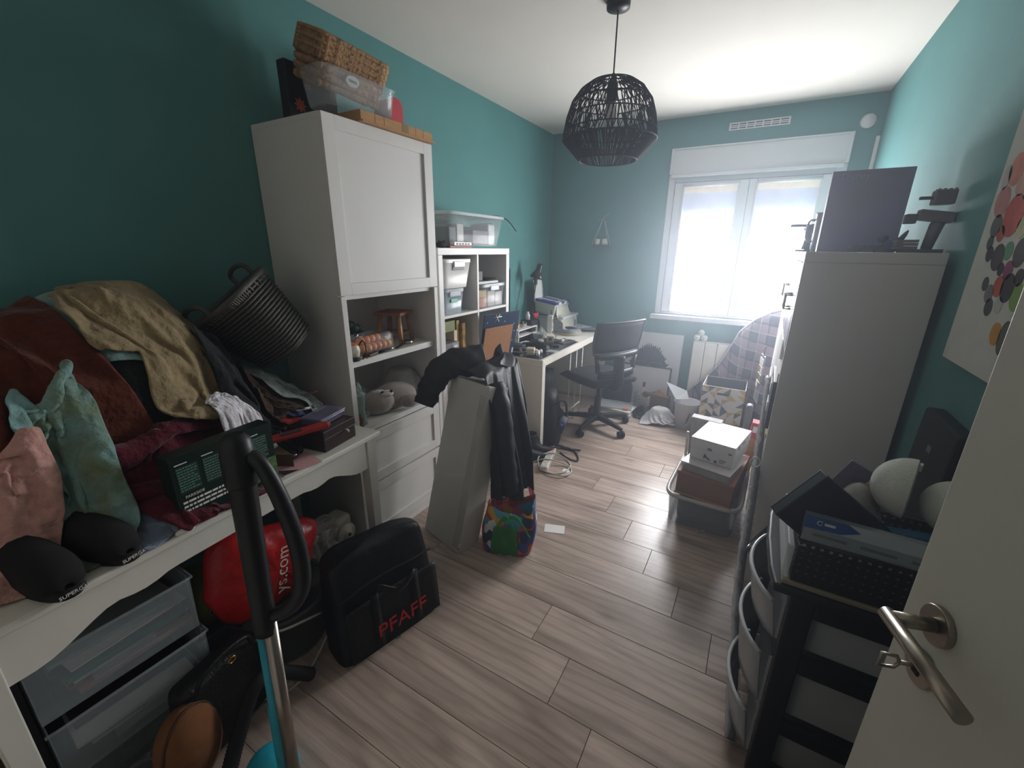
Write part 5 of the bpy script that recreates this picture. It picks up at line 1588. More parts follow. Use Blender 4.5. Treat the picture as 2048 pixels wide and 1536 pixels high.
# second row from the top
y0, y1, z0, z1 = kc(0, 2)
def book(label, x0, x1, ya, yb, h_, m, z0=z0, lean=0.0, nm='book'):
    t = thing(nm, label, 'book', ((x0 + x1) / 2, (ya + yb) / 2, z0), rot=(lean, 0, 0))
    hx_, hy_ = (x1 - x0) / 2, (yb - ya) / 2
    B(-hx_, hx_, -hy_, -hy_ + 0.003, 0, h_).build('cover', m, t)
    B(-hx_, hx_, hy_ - 0.003, hy_, 0, h_).build('cover', m, t)
    B(hx_ - 0.003, hx_, -hy_ + 0.0031, hy_ - 0.0031, 0, h_).build('spine', m, t)
    B(-hx_ + 0.004, hx_ - 0.0035, -hy_ + 0.0031, hy_ - 0.0031, 0.003, h_ - 0.003).build('pages', m_paper, t)
    return t
m_gbx = mat('grey_printed_box', '#6f6c72', rough=0.45, var=0.15, scale=30)
gbx = thing('grey_boxed_gadget', 'grey retail box with emblem at the front of the second cube', 'box', (0.33, y0 + 0.075, z0))
B(-0.07, 0.06, -0.065, 0.062, 0, 0.185).build('carton', m_gbx, gbx, bev=0.002)
B(0.0605, 0.0615, -0.005, 0.058, 0.005, 0.18).build('side_panel_print', mat('pale_grey_print', '#8d8b90', rough=0.4), gbx)
MB().cyl((0.0616, 0.027, 0.12), (0.0622, 0.027, 0.12), 0.010, n=20).build('emblem', m_wink, gbx)
B(0.0616, 0.0622, 0.012, 0.045, 0.155, 0.168).build('label', m_wink, gbx)
book('tall beige album behind the grey gadget box', 0.10, 0.35, y0 + 0.142, y0 + 0.172, 0.245, mat('beige_cover', '#cbb79a', rough=0.6), nm='photo_album')
book('wide cream binder in the second cube beside the green book', 0.06, 0.25, y0 + 0.015, y0 + 0.135, 0.245, mat('cream_cover', '#c9bfae', rough=0.6), nm='binder')
book('olive green and orange striped book lying at the top of the second cube', 0.08, 0.34, y0 + 0.182, y0 + 0.208, 0.30, mat('olive_stripe_cover', '#7d8435', col2='#b58a32', kind='wave', scale=8, rough=0.5), nm='story_book')
book('yellow and brown illustrated game box at the divider of the second cube', 0.09, 0.36, y0 + 0.215, y0 + 0.245, 0.28, mat('yellow_print_cover', '#c0902f', col2='#6a4a2a', rough=0.5, scale=30), nm='board_game')
tag(B(0.12, 0.36, y0 + 0.01, y0 + 0.14, z0 + 0.247, z0 + 0.31, Matrix.Identity(4)).build('olive_box', mat('olive_box_card', '#7c8040', rough=0.5, col2='#5f6a34', scale=14), bev=0.002), 'olive green box lying on the cream binder', 'box')
# navy board with snowflake and brown cork sheet leaning in the right cube
y0, y1, z0, z1 = kc(1, 2)
nbM = frame_matrix((0.385, y0 + 0.006, z0 + 0.002), (0.062, 0.325, 0.0), (0.06, 0.0, 0.30))
nbo = thing('navy_snowflake_board', 'navy blue board with snowflake print leaning out of the cube shelf', 'board', nbM.translation, rot=nbM.to_euler())
B(0, 0.345, 0, 0.325, -0.006, 0.0).build('board', mat('navy_print', '#1d3350', rough=0.45), nbo, bev=0.001)
sf = MB()
for q in range(3):
    a = q * math.pi / 3
    sf.tube([(0.12 - 0.04 * math.cos(a), 0.30 - 0.04 * math.sin(a), 0.0005), (0.12 + 0.04 * math.cos(a), 0.30 + (0.022 if math.sin(a) > 0 else 0.04) * math.sin(a), 0.0005)], 0.003, 6)
sf.build('snowflake_print', m_wink, nbo)
for (a, b) in ((0.03, 0.27), (0.20, 0.262), (0.30, 0.235), (0.315, 0.18), (0.308, 0.11)):
    MB().cyl((a, b, 0.0002), (a, b, 0.0012), 0.004, n=8).build('star_print', m_wink, nbo)
B(0.322, 0.336, 0.012, 0.05, 0.0002, 0.0012).build('price_label', m_paper, nbo)
ck = thing('brown_cork_sheet', 'brown fibreboard sheet leaning in front of the navy board', 'board', nbM.translation, rot=nbM.to_euler())
B(0.012, 0.285, 0.004, 0.235, 0.004, 0.0075).build('sheet', mat('brown_fibreboard', '#a06f4c', rough=0.8, var=0.06, scale=40), ck)
ck.location.x += 0.002
# lower cubes (mostly hidden behind carton): plain boxes
for (i, j, c, lb_) in ((0, 1, '#8f8a84', 'grey fabric cube box in the lower part of the cube shelf'), (1, 1, '#c2bcb4', 'cream fabric cube box low in the shelf beside the desk')):
    y0, y1, z0, z1 = kc(i, j)
    t = thing('fabric_cube_box', lb_, 'box', (0.21, (y0 + y1) / 2, z0))
    B(-0.16, 0.165, -0.15, 0.15, 0, 0.29).build('body', fabric('cube_fabric_%d' % i, c), t, bev=0.006)
    B(0.1652, 0.169, -0.03, 0.03, 0.19, 0.215).build('pull_tab', m_grey, t)

# ---- on top of the cube shelf
ZK = 1.4705
tb = thing('big_clear_box', 'large clear lidded storage box with devices on top of the cube shelf', 'storage box', (0.225, 2.275, ZK + 0.012))
P = []
for tt, k in ((0, -0.03), (0.005, -0.028), (0.165, 0.0)):
    P.append([(*superell(2 * math.pi * i / 48, 0.165 + k, 0.30 + k, 9), tt) for i in range(48)])
MB().grid(P, closed_u=True).build('body', m_clear, tb, solid=0.002)
MB().prism([superell(2 * math.pi * i / 48, 0.135, 0.27, 9) for i in range(48)], 0, 0.003).build('bottom', m_clear, tb)
MB().prism([superell(2 * math.pi * i / 48, 0.175, 0.31, 9) for i in range(48)], 0.166, 0.185).build('lid', mat('frosty_lid', '#d5dada', rough=0.25, alpha=0.55), tb, bev=0.004)
B(-0.06, 0.06, 0.302, 0.314, 0.115, 0.15).build('clip', m_wbox, tb, bev=0.003)
for q, (yy, hh2, dz, c, lb_) in enumerate(((-0.16, 0.12, 0.03, '#b9b3ae', 'white device carton inside the large clear box'), (-0.235, 0.10, 0.02, '#2c4240', 'dark green carton at the near end of the large clear box'), (0.00, 0.06, 0.20, '#20242c', 'black set-top device in the middle of the large clear box'))):
    tag(B(0.17, 0.335, 2.275 + yy, 2.275 + yy + (0.065 if q < 2 else 0.17), ZK + 0.016, ZK + 0.016 + hh2 + (0.03 if q == 2 else 0)).build('boxed_device', mat('device_box_%d' % q, c, rough=0.45), bev=0.002), lb_, 'box')
tag(B(0.14, 0.165, 2.20, 2.50, ZK + 0.016, ZK + 0.135).build('brown_folder', m_cardb, bev=0.001), 'brown card folder at the back of the large clear box', 'folder')
tag(B(0.185, 0.33, 2.455, 2.54, ZK + 0.016, ZK + 0.15).build('white_packing', mat('bubble_wrap', '#dcdcdc', rough=0.4, bump=0.8, bscale=30), bev=0.01), 'white bubble wrap bundle at the far end of the large clear box', 'packing')
tag(MB().tube(smooth_path([(0.30, 2.50, ZK + 0.20), (0.33, 2.58, ZK + 0.205), (0.36, 2.66, ZK + 0.18), (0.385, 2.73, ZK + 0.115)], 6), 0.0035, 6).build('black_lead', m_blackm), 'black audio lead curling off the large clear box', 'cable')
rbk = tag(B(0.18, 0.392, 1.885, 2.09, ZK, ZK + 0.012).build('pink_red_book', mat('pink_red_cover', '#a0505c', rough=0.5), bev=0.001), 'thin pink and red book lying under the white game console', 'book') if False else None
wl2 = thing('white_slim_console', 'slim white console lying at the front of the cube shelf top', 'console', (0.36, 2.07, ZK))
B(-0.0, 0.035, -0.10, 0.11, 0.0, 0.012).build('lower_case', mat('red_edge', '#8c3a44', rough=0.5), wl2, bev=0.002)
B(0.002, 0.034, -0.06, 0.11, 0.0125, 0.034).build('upper_case', m_wbox, wl2, bev=0.004)
for q in range(5):
    B(0.0342, 0.036, -0.04 + q * 0.028, -0.025 + q * 0.028, 0.018, 0.026).build('port', m_dgrey, wl2)
bkb = thing('black_controller', 'black controller beside the white slim console', 'controller', (0.372, 1.925, ZK))
MB().ball((0, 0, 0.018), (0.02, 0.045, 0.018), 16).build('body', m_blackm, bkb)
MB().ball((0, 0.025, 0.036), (0.008, 0.008, 0.006), 10).build('thumb_stick', m_dgrey, bkb)
MB().ball((0, -0.02, 0.036), (0.008, 0.008, 0.006), 10).build('thumb_stick', m_dgrey, bkb)
tag(B(-0.001, 0.001, -0.07, 0.07, 0, 0.115, Matrix.Translation((0.17, 1.912, ZK)) @ Matrix.Rotation(R(6), 4, 'Y')).build('blue_card_sheet', mat('bluegrey_sheet', '#9db0b6', rough=0.6)), 'pale blue card standing at the near end of the cube shelf top', 'card')
# ------------------------------------------------------------------ things on the desk
ZD = 0.7155
ZP = 0.7200   # on the black pad
# monitor seen almost edge-on
mo = thing('flat_monitor', 'black flat monitor on the desk seen from behind the cube shelf', 'monitor', (0.13, 3.10, ZD), R(12))
B(-0.012, 0.012, -0.25, 0.25, 0.20, 0.60).build('screen_case', m_dgrey, mo, bev=0.004)
B(0.0122, 0.0135, -0.24, 0.24, 0.21, 0.59).build('screen', mat('black_screen', '#0b0d10', rough=0.1), mo)
B(-0.03, -0.0125, -0.03, 0.03, 0.05, 0.35).build('neck', m_black, mo, bev=0.003)
B(-0.09, 0.06, -0.11, 0.11, 0.0, 0.012).build('foot', m_black, mo, bev=0.004)
mo.location = (0.12, 2.93, ZD)
# desk lamp
dlp = thing('desk_lamp', 'black articulated desk lamp with bell shade by the corner', 'lamp', (0.16, 3.45, ZD))
m_lampb = mat('black_enamel', '#202327', rough=0.3)
MB().lathe([(0.0001, 0.03), (0.03, 0.028), (0.065, 0.012), (0.068, 0.0)], 24).build('base', m_lampb, dlp)
for dx_ in (-0.007, 0.007):
    MB().tube([(dx_, 0, 0.03), (dx_ + 0.005, -0.05, 0.24)], 0.005, 8).build('lower_arm', m_lampb, dlp)
    MB().tube([(dx_ + 0.005, -0.05, 0.24), (dx_, 0.03, 0.47)], 0.005, 8).build('upper_arm', m_lampb, dlp)
MB().cyl((-0.014, -0.05, 0.24), (0.022, -0.05, 0.24), 0.012, n=14).build('elbow', m_lampb, dlp)
B(-0.012, 0.012, 0.015, 0.045, 0.44, 0.50).build('head_bracket', m_lampb, dlp, bev=0.003)
SMx = Matrix.Translation((0.03, 0.0, 0.53)) @ Matrix.Rotation(R(14), 4, 'Y') @ Matrix.Rotation(R(-6), 4, 'X')
sh = MB().lathe([(0.060, -0.03), (0.058, -0.015), (0.047, 0.01), (0.030, 0.03), (0.026, 0.05), (0.026, 0.085), (0.020, 0.098), (0.0001, 0.102)], 28, M=SMx).build('shade', m_lampb, dlp, solid=0.002)
MB().lathe([(0.0001, -0.005), (0.045, -0.008), (0.055, -0.026)], 24, M=SMx).build('shade_lining', mat('white_enamel', '#c9ccd2', rough=0.4), sh)
# printer in the corner with striped tub, sheet and bag
pr_ = thing('white_printer', 'white inkjet printer in the corner of the desk', 'printer', (0.20, 3.86, ZD))
m_prn = mat('printer_white', '#cfd0d2', rough=0.4)
B(-0.15, 0.16, -0.19, 0.19, 0.0, 0.12).build('body', m_prn, pr_, bev=0.008)
B(-0.15, 0.17, -0.195, 0.195, 0.121, 0.145).build('lid', m_prn, pr_, bev=0.006)
B(0.1605, 0.163, -0.14, 0.14, 0.03, 0.08).build('paper_slot', m_blackm, pr_)
B(0.163, 0.26, -0.11, 0.11, 0.02, 0.026).build('output_tray', m_prn, pr_)
tubm = mat('blue_white_stripe', '#2b3f96', col2='#d7d9dc', rough=0.3)
tub = thing('striped_plastic_tub', 'white tub with blue striped lid standing on the printer', 'tub', (0.185, 3.78, ZD + 0.1655), rot=(0, R(9), 0))
MB().taper((0, 0, 0), (0.20, 0.30), (0.22, 0.33), 0.11).build('tub', mat('cream_tub', '#cfcfc4', rough=0.35), tub, bev=0.012, seg=3)
for q in range(5):
    y = -0.165 + q * 0.066
    B(-0.112, 0.112, y, y + 0.066, 0.1105, 0.128).build('lid_stripe', mat('lid_blue', '#2b3f96', rough=0.3) if q % 2 == 0 else m_wbox, tub)
tag(MB().grid([[(0.10 - 0.03 * (z / 0.24) ** 2, 3.60 + 0.2 * u + 0.0, ZD + 0.275 + z) for u in np.linspace(0, 0.9, 5)] for z in np.linspace(0, 0.2, 6)]).build('paper_sheet', m_paper, solid=0.0006), 'upright white sheet standing behind the desk lamp', 'paper sheet')
Fd = Field(0.0, 0.8, 3.2, 4.2, 0.01, ZD).box(0.05, 0.36, 3.66, 4.05, ZD + 0.15).box(0.08, 0.30, 3.63, 3.94, ZD + 0.276).blur(2)
m_wbag = mat('cream_plastic_film', '#d5d2c4', rough=0.25, alpha=0.85, bump=0.6, bscale=25)
def keep_corner(f, old):
    np.clip(f[:, 0], 0.02, 0.62, out=f[:, 0]); np.clip(f[:, 1], 3.2, 4.08, out=f[:, 1])
garment('cream_carrier_bag', 'cream plastic bag draped over the striped tub and printer', 'plastic bag', Fd, m_wbag, w=0.36, h=0.34, centre=(0.33, 3.80), squeeze=(0.75, 0.8), rough=0.03, seed=61, deposit=False, boxes=(keep_corner,), nu=30, nv=30)
# small two-tier organiser with parts on it
og2 = thing('two_tier_organiser', 'white two tier desk organiser near the monitor', 'organiser', (0.155, 3.19, ZD))
B(-0.13, 0.10, -0.17, 0.17, 0.098, 0.106).build('top_board', m_wbox, og2, bev=0.001)
B(-0.13, 0.10, -0.17, 0.17, 0.045, 0.052).build('middle_board', m_wbox, og2, bev=0.001)
for y in (-0.17, 0.162):
    B(-0.13, 0.10, y, y + 0.008, 0.0, 0.098).build('side_board', m_wbox, og2)
m_ply = mat('plywood_parts', '#b9a58c', rough=0.6)
rd = random.Random(9)
for q in range(9):
    yy = 3.05 + 0.033 * q
    t = thing('wooden_robot_part', 'small plywood mechanical part %s on the organiser' % ('nearest the shelf', 'second from the shelf', 'third from the shelf', 'with round wheel', 'in the middle', 'with tall arm', 'past the middle', 'second from the lamp', 'nearest the lamp')[q], 'model part', (0.19 - 0.03 * (q % 2), yy, ZD + 0.1065), rd.uniform(0, 1), group='plywood model parts')
    hq = rd.uniform(0.02, 0.05)
    B(-0.014, 0.014, -0.011, 0.011, 0, hq).build('block', m_ply if q % 3 else m_wbox, t, bev=0.001)
    MB().cyl((0, -0.012, hq), (0, 0.012, hq), 0.012, n=14).build('wheel', m_wbox if q % 2 else m_dgrey, t)
tag(B(0.10, 0.20, 3.10, 3.26, ZD + 0.0525, ZD + 0.066).build('grey_gadget', m_dgrey, bev=0.002), 'flat grey gadget on the middle board of the organiser', 'gadget')
# clear tub with bits
ct = thing('clear_parts_tub', 'round clear plastic tub of parts beside the organiser', 'tub', (0.315, 3.27, ZP))
MB().lathe([(0.0001, 0.002), (0.042, 0.002), (0.05, 0.05), (0.054, 0.052)], 28).build('tub', m_milky, ct, solid=0.002)
garment('film_scrap', 'crumpled clear film in the round parts tub', 'film', Field(0.1, 0.6, 3.0, 3.6, 0.01, ZP + 0.035), m_film2, w=0.12, h=0.12, centre=(0.30, 3.30), squeeze=(0.6, 0.6), rough=0.02, seed=65, deposit=False, nu=16, nv=16)
garment('film_bag', 'crumpled clear bag behind the round parts tub', 'film', Field(0.0, 0.6, 3.0, 3.8, 0.01, ZD).fn(lambda X, Y: ZD + gauss(X, Y, 0.25, 3.45, 0.04, 0.05, 0.08)), m_film2, w=0.2, h=0.2, centre=(0.25, 3.45), squeeze=(0.6, 0.6), rough=0.03, seed=66, deposit=False, nu=20, nv=20)
# mouse, cardboard parcel, tall retail box
ms_ = thing('white_mouse', 'white computer mouse in front of the clear tub', 'mouse', (0.395, 3.16, ZP), R(40))
MB().ball((0, 0, 0.012), (0.026, 0.042, 0.016), 18).build('shell', m_wbox, ms_)
B(-0.0006, 0.0006, 0.005, 0.035, 0.024, 0.028).build('wheel', m_grey, ms_)
pc = thing('small_parcel', 'small beige parcel box with wire on the desk pad', 'box', (0.445, 3.235, ZP), R(25))
B(-0.03, 0.03, -0.06, 0.06, 0, 0.055).build('box', mat('beige_card', '#cbbfae', rough=0.7), pc, bev=0.002)
MB().cyl((0.0, -0.0602, 0.03), (0.0, -0.066, 0.03), 0.014, n=18).build('speaker_cone', mat('brown_cone', '#6d5a48', rough=0.6), pc)
MB().tube(smooth_path([(0.03, -0.03, 0.03), (0.05, -0.01, 0.05), (0.045, 0.02, 0.02), (0.06, 0.05, 0.004)], 5), 0.0015, 5).build('wire', m_blackm, pc)
tb_ = thing('tall_retail_box', 'tall white and grey retail box standing on the desk', 'box', (0.315, 3.505, ZD), R(15))
B(-0.022, 0.022, -0.036, 0.036, 0, 0.18).build('carton', m_wbox, tb_, bev=0.001)
for q, (a, b, c, d) in enumerate(((-0.028, -0.006, 0.12, 0.15), (0.008, 0.03, 0.10, 0.15), (-0.028, 0.0, 0.06, 0.10), (-0.02, 0.02, 0.01, 0.04), (-0.012, 0.012, 0.158, 0.17))):
    B(0.0222, 0.0228, a, b, c, d).build('print_block', m_dgrey if q != 2 else m_grey, tb_)
MB().cyl((0.0, 0.02, 0.18), (0.0, 0.02, 0.225), 0.004, n=8).build('antenna', m_blackm, tb_)
# white bottle and red heart trinket by the lamp, dark bag
wb_ = thing('white_bottle', 'small white bottle standing on the dark case by the lamp', 'bottle', (0.17, 3.335, ZD + 0.1505))
MB().lathe([(0.0001, 0), (0.02, 0), (0.021, 0.04), (0.012, 0.055), (0.012, 0.07), (0.0001, 0.071)], 18).build('body', m_prn, wb_)
dkc = tag(MB().taper((0.17, 3.43, ZD), (0.14, 0.20), (0.12, 0.17), 0.15).build('dark_case', m_blackm, bev=0.02, seg=3), 'soft black case under the desk lamp', 'case')
dkc.location = (0.0, -0.05, 0.0)
dlp.location = (0.125, 3.53, ZD)
hrt = thing('red_heart_trinket', 'red heart shaped trinket on the black case', 'trinket', (0.20, 3.43, ZD + 0.1505), R(70))
hp_ = [(0.03 * 16 * math.sin(t) ** 3 / 16, 0.03 + 0.03 * (13 * math.cos(t) - 5 * math.cos(2 * t) - 2 * math.cos(3 * t) - math.cos(4 * t)) / 16) for t in np.linspace(0, 2 * math.pi, 25)[:-1]]
MB().prism(hp_, -0.008, 0.008, 'y').build('heart', mat('red_gloss', '#b3203a', rough=0.25), hrt, bev=0.004)
# coiled cellophane pack, papers, pump mechanism, black soldering tool, tablet
cp = thing('wrapped_cable_coil', 'shrink wrapped coil of grey and yellow cable on the desk', 'cable coil', (0.44, 3.66, ZD), R(15))
for q, (r_, z_, c) in enumerate(((0.10, 0.012, '#b8933c'), (0.095, 0.022, '#40444c'), (0.09, 0.034, '#5d636c'), (0.08, 0.042, '#3a3e46'))):
    MB().tube([(r_ * math.cos(a), r_ * 1.15 * math.sin(a), z_) for a in np.linspace(0, 2 * math.pi, 40)[:-1]], 0.009, 8, closed=True).build('coil', mat('coil_%d' % q, c, rough=0.4), cp)
P = [[((0.11 * s) * math.cos(a), 0.128 * s * math.sin(a), z) for a in np.linspace(0, 2 * math.pi, 33)[:-1]] for s, z in ((1.0, 0.003), (1.06, 0.02), (0.95, 0.05), (0.5, 0.055))]
MB().grid(P, closed_u=True).build('film', m_clear, cp, solid=0.001)
rq = random.Random(12)
for q in range(8):
    mm = Matrix.Translation((0.42 + rq.uniform(-0.05, 0.12), 3.93 + rq.uniform(-0.04, 0.03), ZD + 0.001 + 0.004 * q)) @ Matrix.Rotation(rq.uniform(-0.5, 0.5), 4, 'Z')
    tag(B(-0.105, 0.105, -0.07, 0.07, 0, 0.0025, mm).build('loose_paper', mat('paper_tone_%d' % (q % 3), ('#d9d9d8', '#c3c5ca', '#8d9096')[q % 3], rough=0.7)),
        ('lowest loose sheet', 'second loose sheet from below', 'third loose sheet from below', 'fourth loose sheet from below', 'fifth loose sheet from below', 'sixth loose sheet from below', 'seventh loose sheet from below', 'topmost loose sheet')[q] + ' of the paper stack at the far desk end', 'paper', 'papers at the far desk end')
cds = tag(MB().lathe([(0.0001, 0.012), (0.055, 0.012), (0.06, 0.006), (0.06, 0.0)], 6, c=(0.40, 3.95, ZD + 0.036)).build('hexagonal_tray', m_clear), 'clear hexagonal tray on the loose papers', 'tray')
pmp = thing('white_robot_gripper', 'cream robot gripper with small wheels at the near corner of the desk', 'robot part', (0.53, 2.72, ZP), R(20))
B(-0.03, 0.03, -0.05, 0.02, 0.008, 0.055).build('housing', mat('cream_plastic', '#c8bda8', rough=0.45), pmp, bev=0.005)
for sx in (-1, 1):
    MB().tube([(sx * 0.022, -0.05, 0.03), (sx * 0.022 - 0.16, -0.07, 0.03)], 0.004, 8).build('rod', m_steel, pmp)
for (a, b, c) in ((0.045, 0.0, 0.02), (0.06, 0.04, 0.018), (0.02, 0.045, 0.018), (0.05, -0.045, 0.016)):
    MB().cyl((a, b, c), (a + 0.016, b + 0.008, c), 0.0155, n=16).build('wheel', m_wbox, pmp)
B(0.03, 0.05, -0.02, 0.02, 0.012, 0.04).build('jaw', mat('cream_plastic', '#c8bda8'), pmp, bev=0.003)
blk = thing('black_motor_block', 'black motor block beside the cream gripper', 'motor', (0.40, 2.70, ZP), R(10))
B(-0.06, 0.05, -0.035, 0.035, 0.0, 0.045).build('case', m_black, blk, bev=0.004)
B(0.0502, 0.054, -0.02, 0.02, 0.008, 0.035).build('face_plate', m_steel, blk)
hg = thing('black_heat_gun', 'black tangled heat gun lying on the desk pad', 'tool', (0.47, 2.97, ZP), R(-35))
MB().tube([(-0.12, 0, 0.022), (-0.02, 0, 0.024), (0.06, 0.01, 0.022), (0.10, 0.015, 0.02)], [0.022, 0.024, 0.018, 0.013], 12).build('barrel', m_black, hg)
MB().tube([(-0.05, 0, 0.022), (-0.08, -0.06, 0.018), (-0.09, -0.10, 0.016)], [0.018, 0.016, 0.015], 10).build('grip', m_black, hg)
MB().cyl((0.10, 0.015, 0.02), (0.118, 0.018, 0.02), 0.016, n=14).build('nozzle', m_steel, hg)
MB().tube(smooth_path([(-0.09, -0.10, 0.016), (-0.12, -0.13, 0.006), (-0.05, -0.16, 0.005), (0.03, -0.12, 0.005), (0.06, -0.06, 0.005), (0.0, -0.05, 0.02)], 6), 0.004, 6).build('cord', m_blackm, hg)
tbt = thing('grey_tablet', 'thin dark tablet lying at the desk edge under a pen', 'tablet', (0.55, 3.28, ZP), R(-12))
B(-0.06, 0.06, -0.09, 0.09, 0, 0.007).build('case', m_dgrey, tbt, bev=0.002)
B(-0.053, 0.053, -0.08, 0.08, 0.0072, 0.008).build('screen', m_pad, tbt)
tag(MB().tube([(0.50, 3.20, ZP + 0.012), (0.57, 3.33, ZP + 0.012)], 0.004, 8).build('silver_pen', m_steel), 'silver pen lying on the dark tablet', 'pen')
tag(B(0.585, 0.66, 2.86, 2.93, ZP, ZP + 0.005).build('clear_label_card', m_milky), 'clear plastic card near the desk edge', 'card')
wkit = [(0.44, 2.83, 0.02, 0.05, m_grey, 'small grey clamp on the desk pad'), (0.36, 2.86, 0.03, 0.07, m_dgrey, 'dark grey transformer block on the desk pad'), (0.33, 3.03, 0.015, 0.09, m_paper, 'white instruction leaflet on the desk pad'), (0.57, 3.08, 0.012, 0.05, m_dgrey, 'flat dark pouch in front of the parcel')]
for x, y, h_, s_, mm_, lb_ in wkit:
    tag(B(-s_ / 2, s_ / 2, -s_ / 2, s_ / 2, 0, h_, Matrix.Translation((x, y, ZP)) @ Matrix.Rotation(x * 9, 4, 'Z')).build('desk_gadget', mm_, bev=0.003), lb_, 'gadget')

# ------------------------------------------------------------------ under and beside the desk
bp = thing('black_backpack', 'black backpack with a water bottle under the desk', 'backpack', (0.60, 2.89, 0), R(20))
m_bpk = mat('black_backpack_nylon', '#1a1b20', rough=0.6, var=0.15, bump=0.3, bscale=30)
P = []
for t in np.linspace(0, 1, 10):
    w_, d_ = (0.17 * (1 - 0.35 * t ** 3), 0.12 * (1 - 0.4 * t ** 2))
    P.append([(*superell(2 * math.pi * i / 36, d_ * (1 + 0.03 * math.sin(5 * i + 7 * t)), w_, 3), 0.40 * t) for i in range(36)])
bo = MB().grid(P, closed_u=True)
k0 = len(bo.v); bo.v.append((0, 0, 0.41))
for i in range(36):
    bo.f.append((9 * 36 + i, 9 * 36 + (i + 1) % 36, k0)); bo.sm.append(True)
bo.build('body', m_bpk, bp)
MB().ball((0.10, 0.03, 0.13), (0.05, 0.12, 0.11), 18).build('front_pocket', m_bpk, bp)
MB().tube(smooth_path([(0.05, -0.15, 0.33), (0.12, -0.10, 0.36), (0.15, 0.02, 0.28), (0.15, 0.12, 0.12), (0.10, 0.15, 0.02)], 6), 0.008, 8).build('zip_piping', m_blackm, bp)
MB().tube([(0.13, -0.09, 0.17), (0.15, -0.05, 0.20)], 0.028, 12).build('water_bottle', mat('bottle_clear', '#aeb6c4', rough=0.15, alpha=0.7), bp)
MB().tube([(0.125, -0.105, 0.165), (0.115, -0.125, 0.15)], 0.018, 12).build('bottle_cap', mat('blue_cap', '#2a4a9a', rough=0.4), bp)
bt = MB()
for q in range(2):
    t = thing('black_ankle_boot', ('black ankle boot nearest the white carton', 'black ankle boot nearest the backpack')[q], 'boot', ((0.66, 2.46, 0.0), (0.68, 2.555, 0.0))[q], R(35 + 12 * q), group='black ankle boots')
    sole = [superell(2 * math.pi * i / 30, 0.13, 0.044, 3) for i in range(30)]
    MB().prism(sole, 0.0, 0.022).build('sole', m_blackm, t, bev=0.003)
    P = []
    for z, a, b, ox in ((0.022, 0.125, 0.041, 0), (0.05, 0.122, 0.042, 0), (0.075, 0.085, 0.04, -0.038), (0.11, 0.058, 0.038, -0.062), (0.16, 0.055, 0.04, -0.062), (0.185, 0.058, 0.042, -0.06)):
        P.append([(x + ox, y, z) for x, y in (superell(2 * math.pi * i / 28, a, b, 2.6) for i in range(28))])
    MB().grid(P, closed_u=True).build('upper', mat('black_boot_leather', '#1d1e20', rough=0.55), t, solid=0.004)
    MB().tube(smooth_path([(-0.01, -0.03, 0.16), (0.02, -0.01, 0.12), (0.01, 0.02, 0.15), (0.04, 0.01, 0.085)], 5), 0.0025, 5).build('lace', m_blackm, t)
# power strip
ps = thing('power_strip', 'white five socket power strip with red switch on the floor', 'power strip', (0.80, 2.515, 0), math.atan2(0.30, -0.07) - math.pi / 2)
B(-0.027, 0.027, -0.155, 0.155, 0, 0.038).build('body', mat('white_strip_plastic', '#d6d1c8', rough=0.4), ps, bev=0.006)
B(-0.014, 0.014, 0.118, 0.142, 0.038, 0.043).build('switch', m_red, ps, bev=0.002)
for q in range(5):
    MB().lathe([(0.018, 0.0385), (0.018, 0.0395), (0.0155, 0.0395), (0.0145, 0.030), (0.0001, 0.030)], 20, c=(0, 0.085 - 0.053 * q, 0)).build('socket', mat('socket_grey', '#a9a49c', rough=0.5), ps)
cab = [(0.80, 2.42, 0.02), (0.86, 2.36, 0.006), (0.95, 2.40, 0.006), (0.97, 2.52, 0.006), (0.90, 2.60, 0.008), (0.80, 2.57, 0.045), (0.745, 2.47, 0.045), (0.80, 2.38, 0.012), (0.90, 2.345, 0.016), (0.99, 2.37, 0.012), (1.0, 2.47, 0.007), (0.92, 2.52, 0.014), (0.80, 2.46, 0.045), (0.70, 2.41, 0.01), (0.62, 2.37, 0.006)]
tag(MB().tube(smooth_path(cab, 6), 0.0048, 7).build('white_power_cord', m_cable), 'white power cord looped around the power strip', 'cable')
tag(MB().tube(smooth_path([(0.74, 2.76, 0.01), (0.86, 2.78, 0.006), (0.95, 2.70, 0.006), (0.98, 2.62, 0.006), (0.90, 2.63, 0.006), (0.82, 2.68, 0.006)], 6), 0.005, 6).build('backpack_strap', m_blackm), 'loose black strap on the floor beside the backpack', 'strap')
tag(MB().grid([[(x, 2.73 + 0.02 * math.sin(9 * x) + d, 0.004 + 0.02 * abs(math.sin(11 * x))) for x in np.linspace(0.72, 0.95, 12)] for d in (0, 0.03)]).build('webbing_strap', m_blackm, solid=0.003), 'wide black webbing strap crumpled beyond the power strip', 'strap')
tag(B(0.94, 0.99, 2.44, 2.48, 0.0, 0.001, None).build('white_plug_tag', m_paper), 'small white tag inside the loop of power cord', 'tag')
# grey pc case and clutter under the desk
pcs = thing('black_computer_tower', 'black computer tower in the dark under the desk', 'computer', (0.20, 3.30, 0))
B(-0.15, 0.22, -0.10, 0.10, 0.0, 0.44).build('case', m_black, pcs, bev=0.006)
B(0.2205, 0.224, -0.09, 0.09, 0.02, 0.42).build('front_panel', m_dgrey, pcs, bev=0.003)
MB().cyl((0.224, 0.0, 0.37), (0.227, 0.0, 0.37), 0.01, n=16).build('power_button', m_grey, pcs)
tag(B(0.30, 0.52, 3.02, 3.15, 0.0, 0.07).build('crumpled_cardboard', m_cardb, bev=0.01), 'torn cardboard piece under the desk near the chair', 'cardboard')
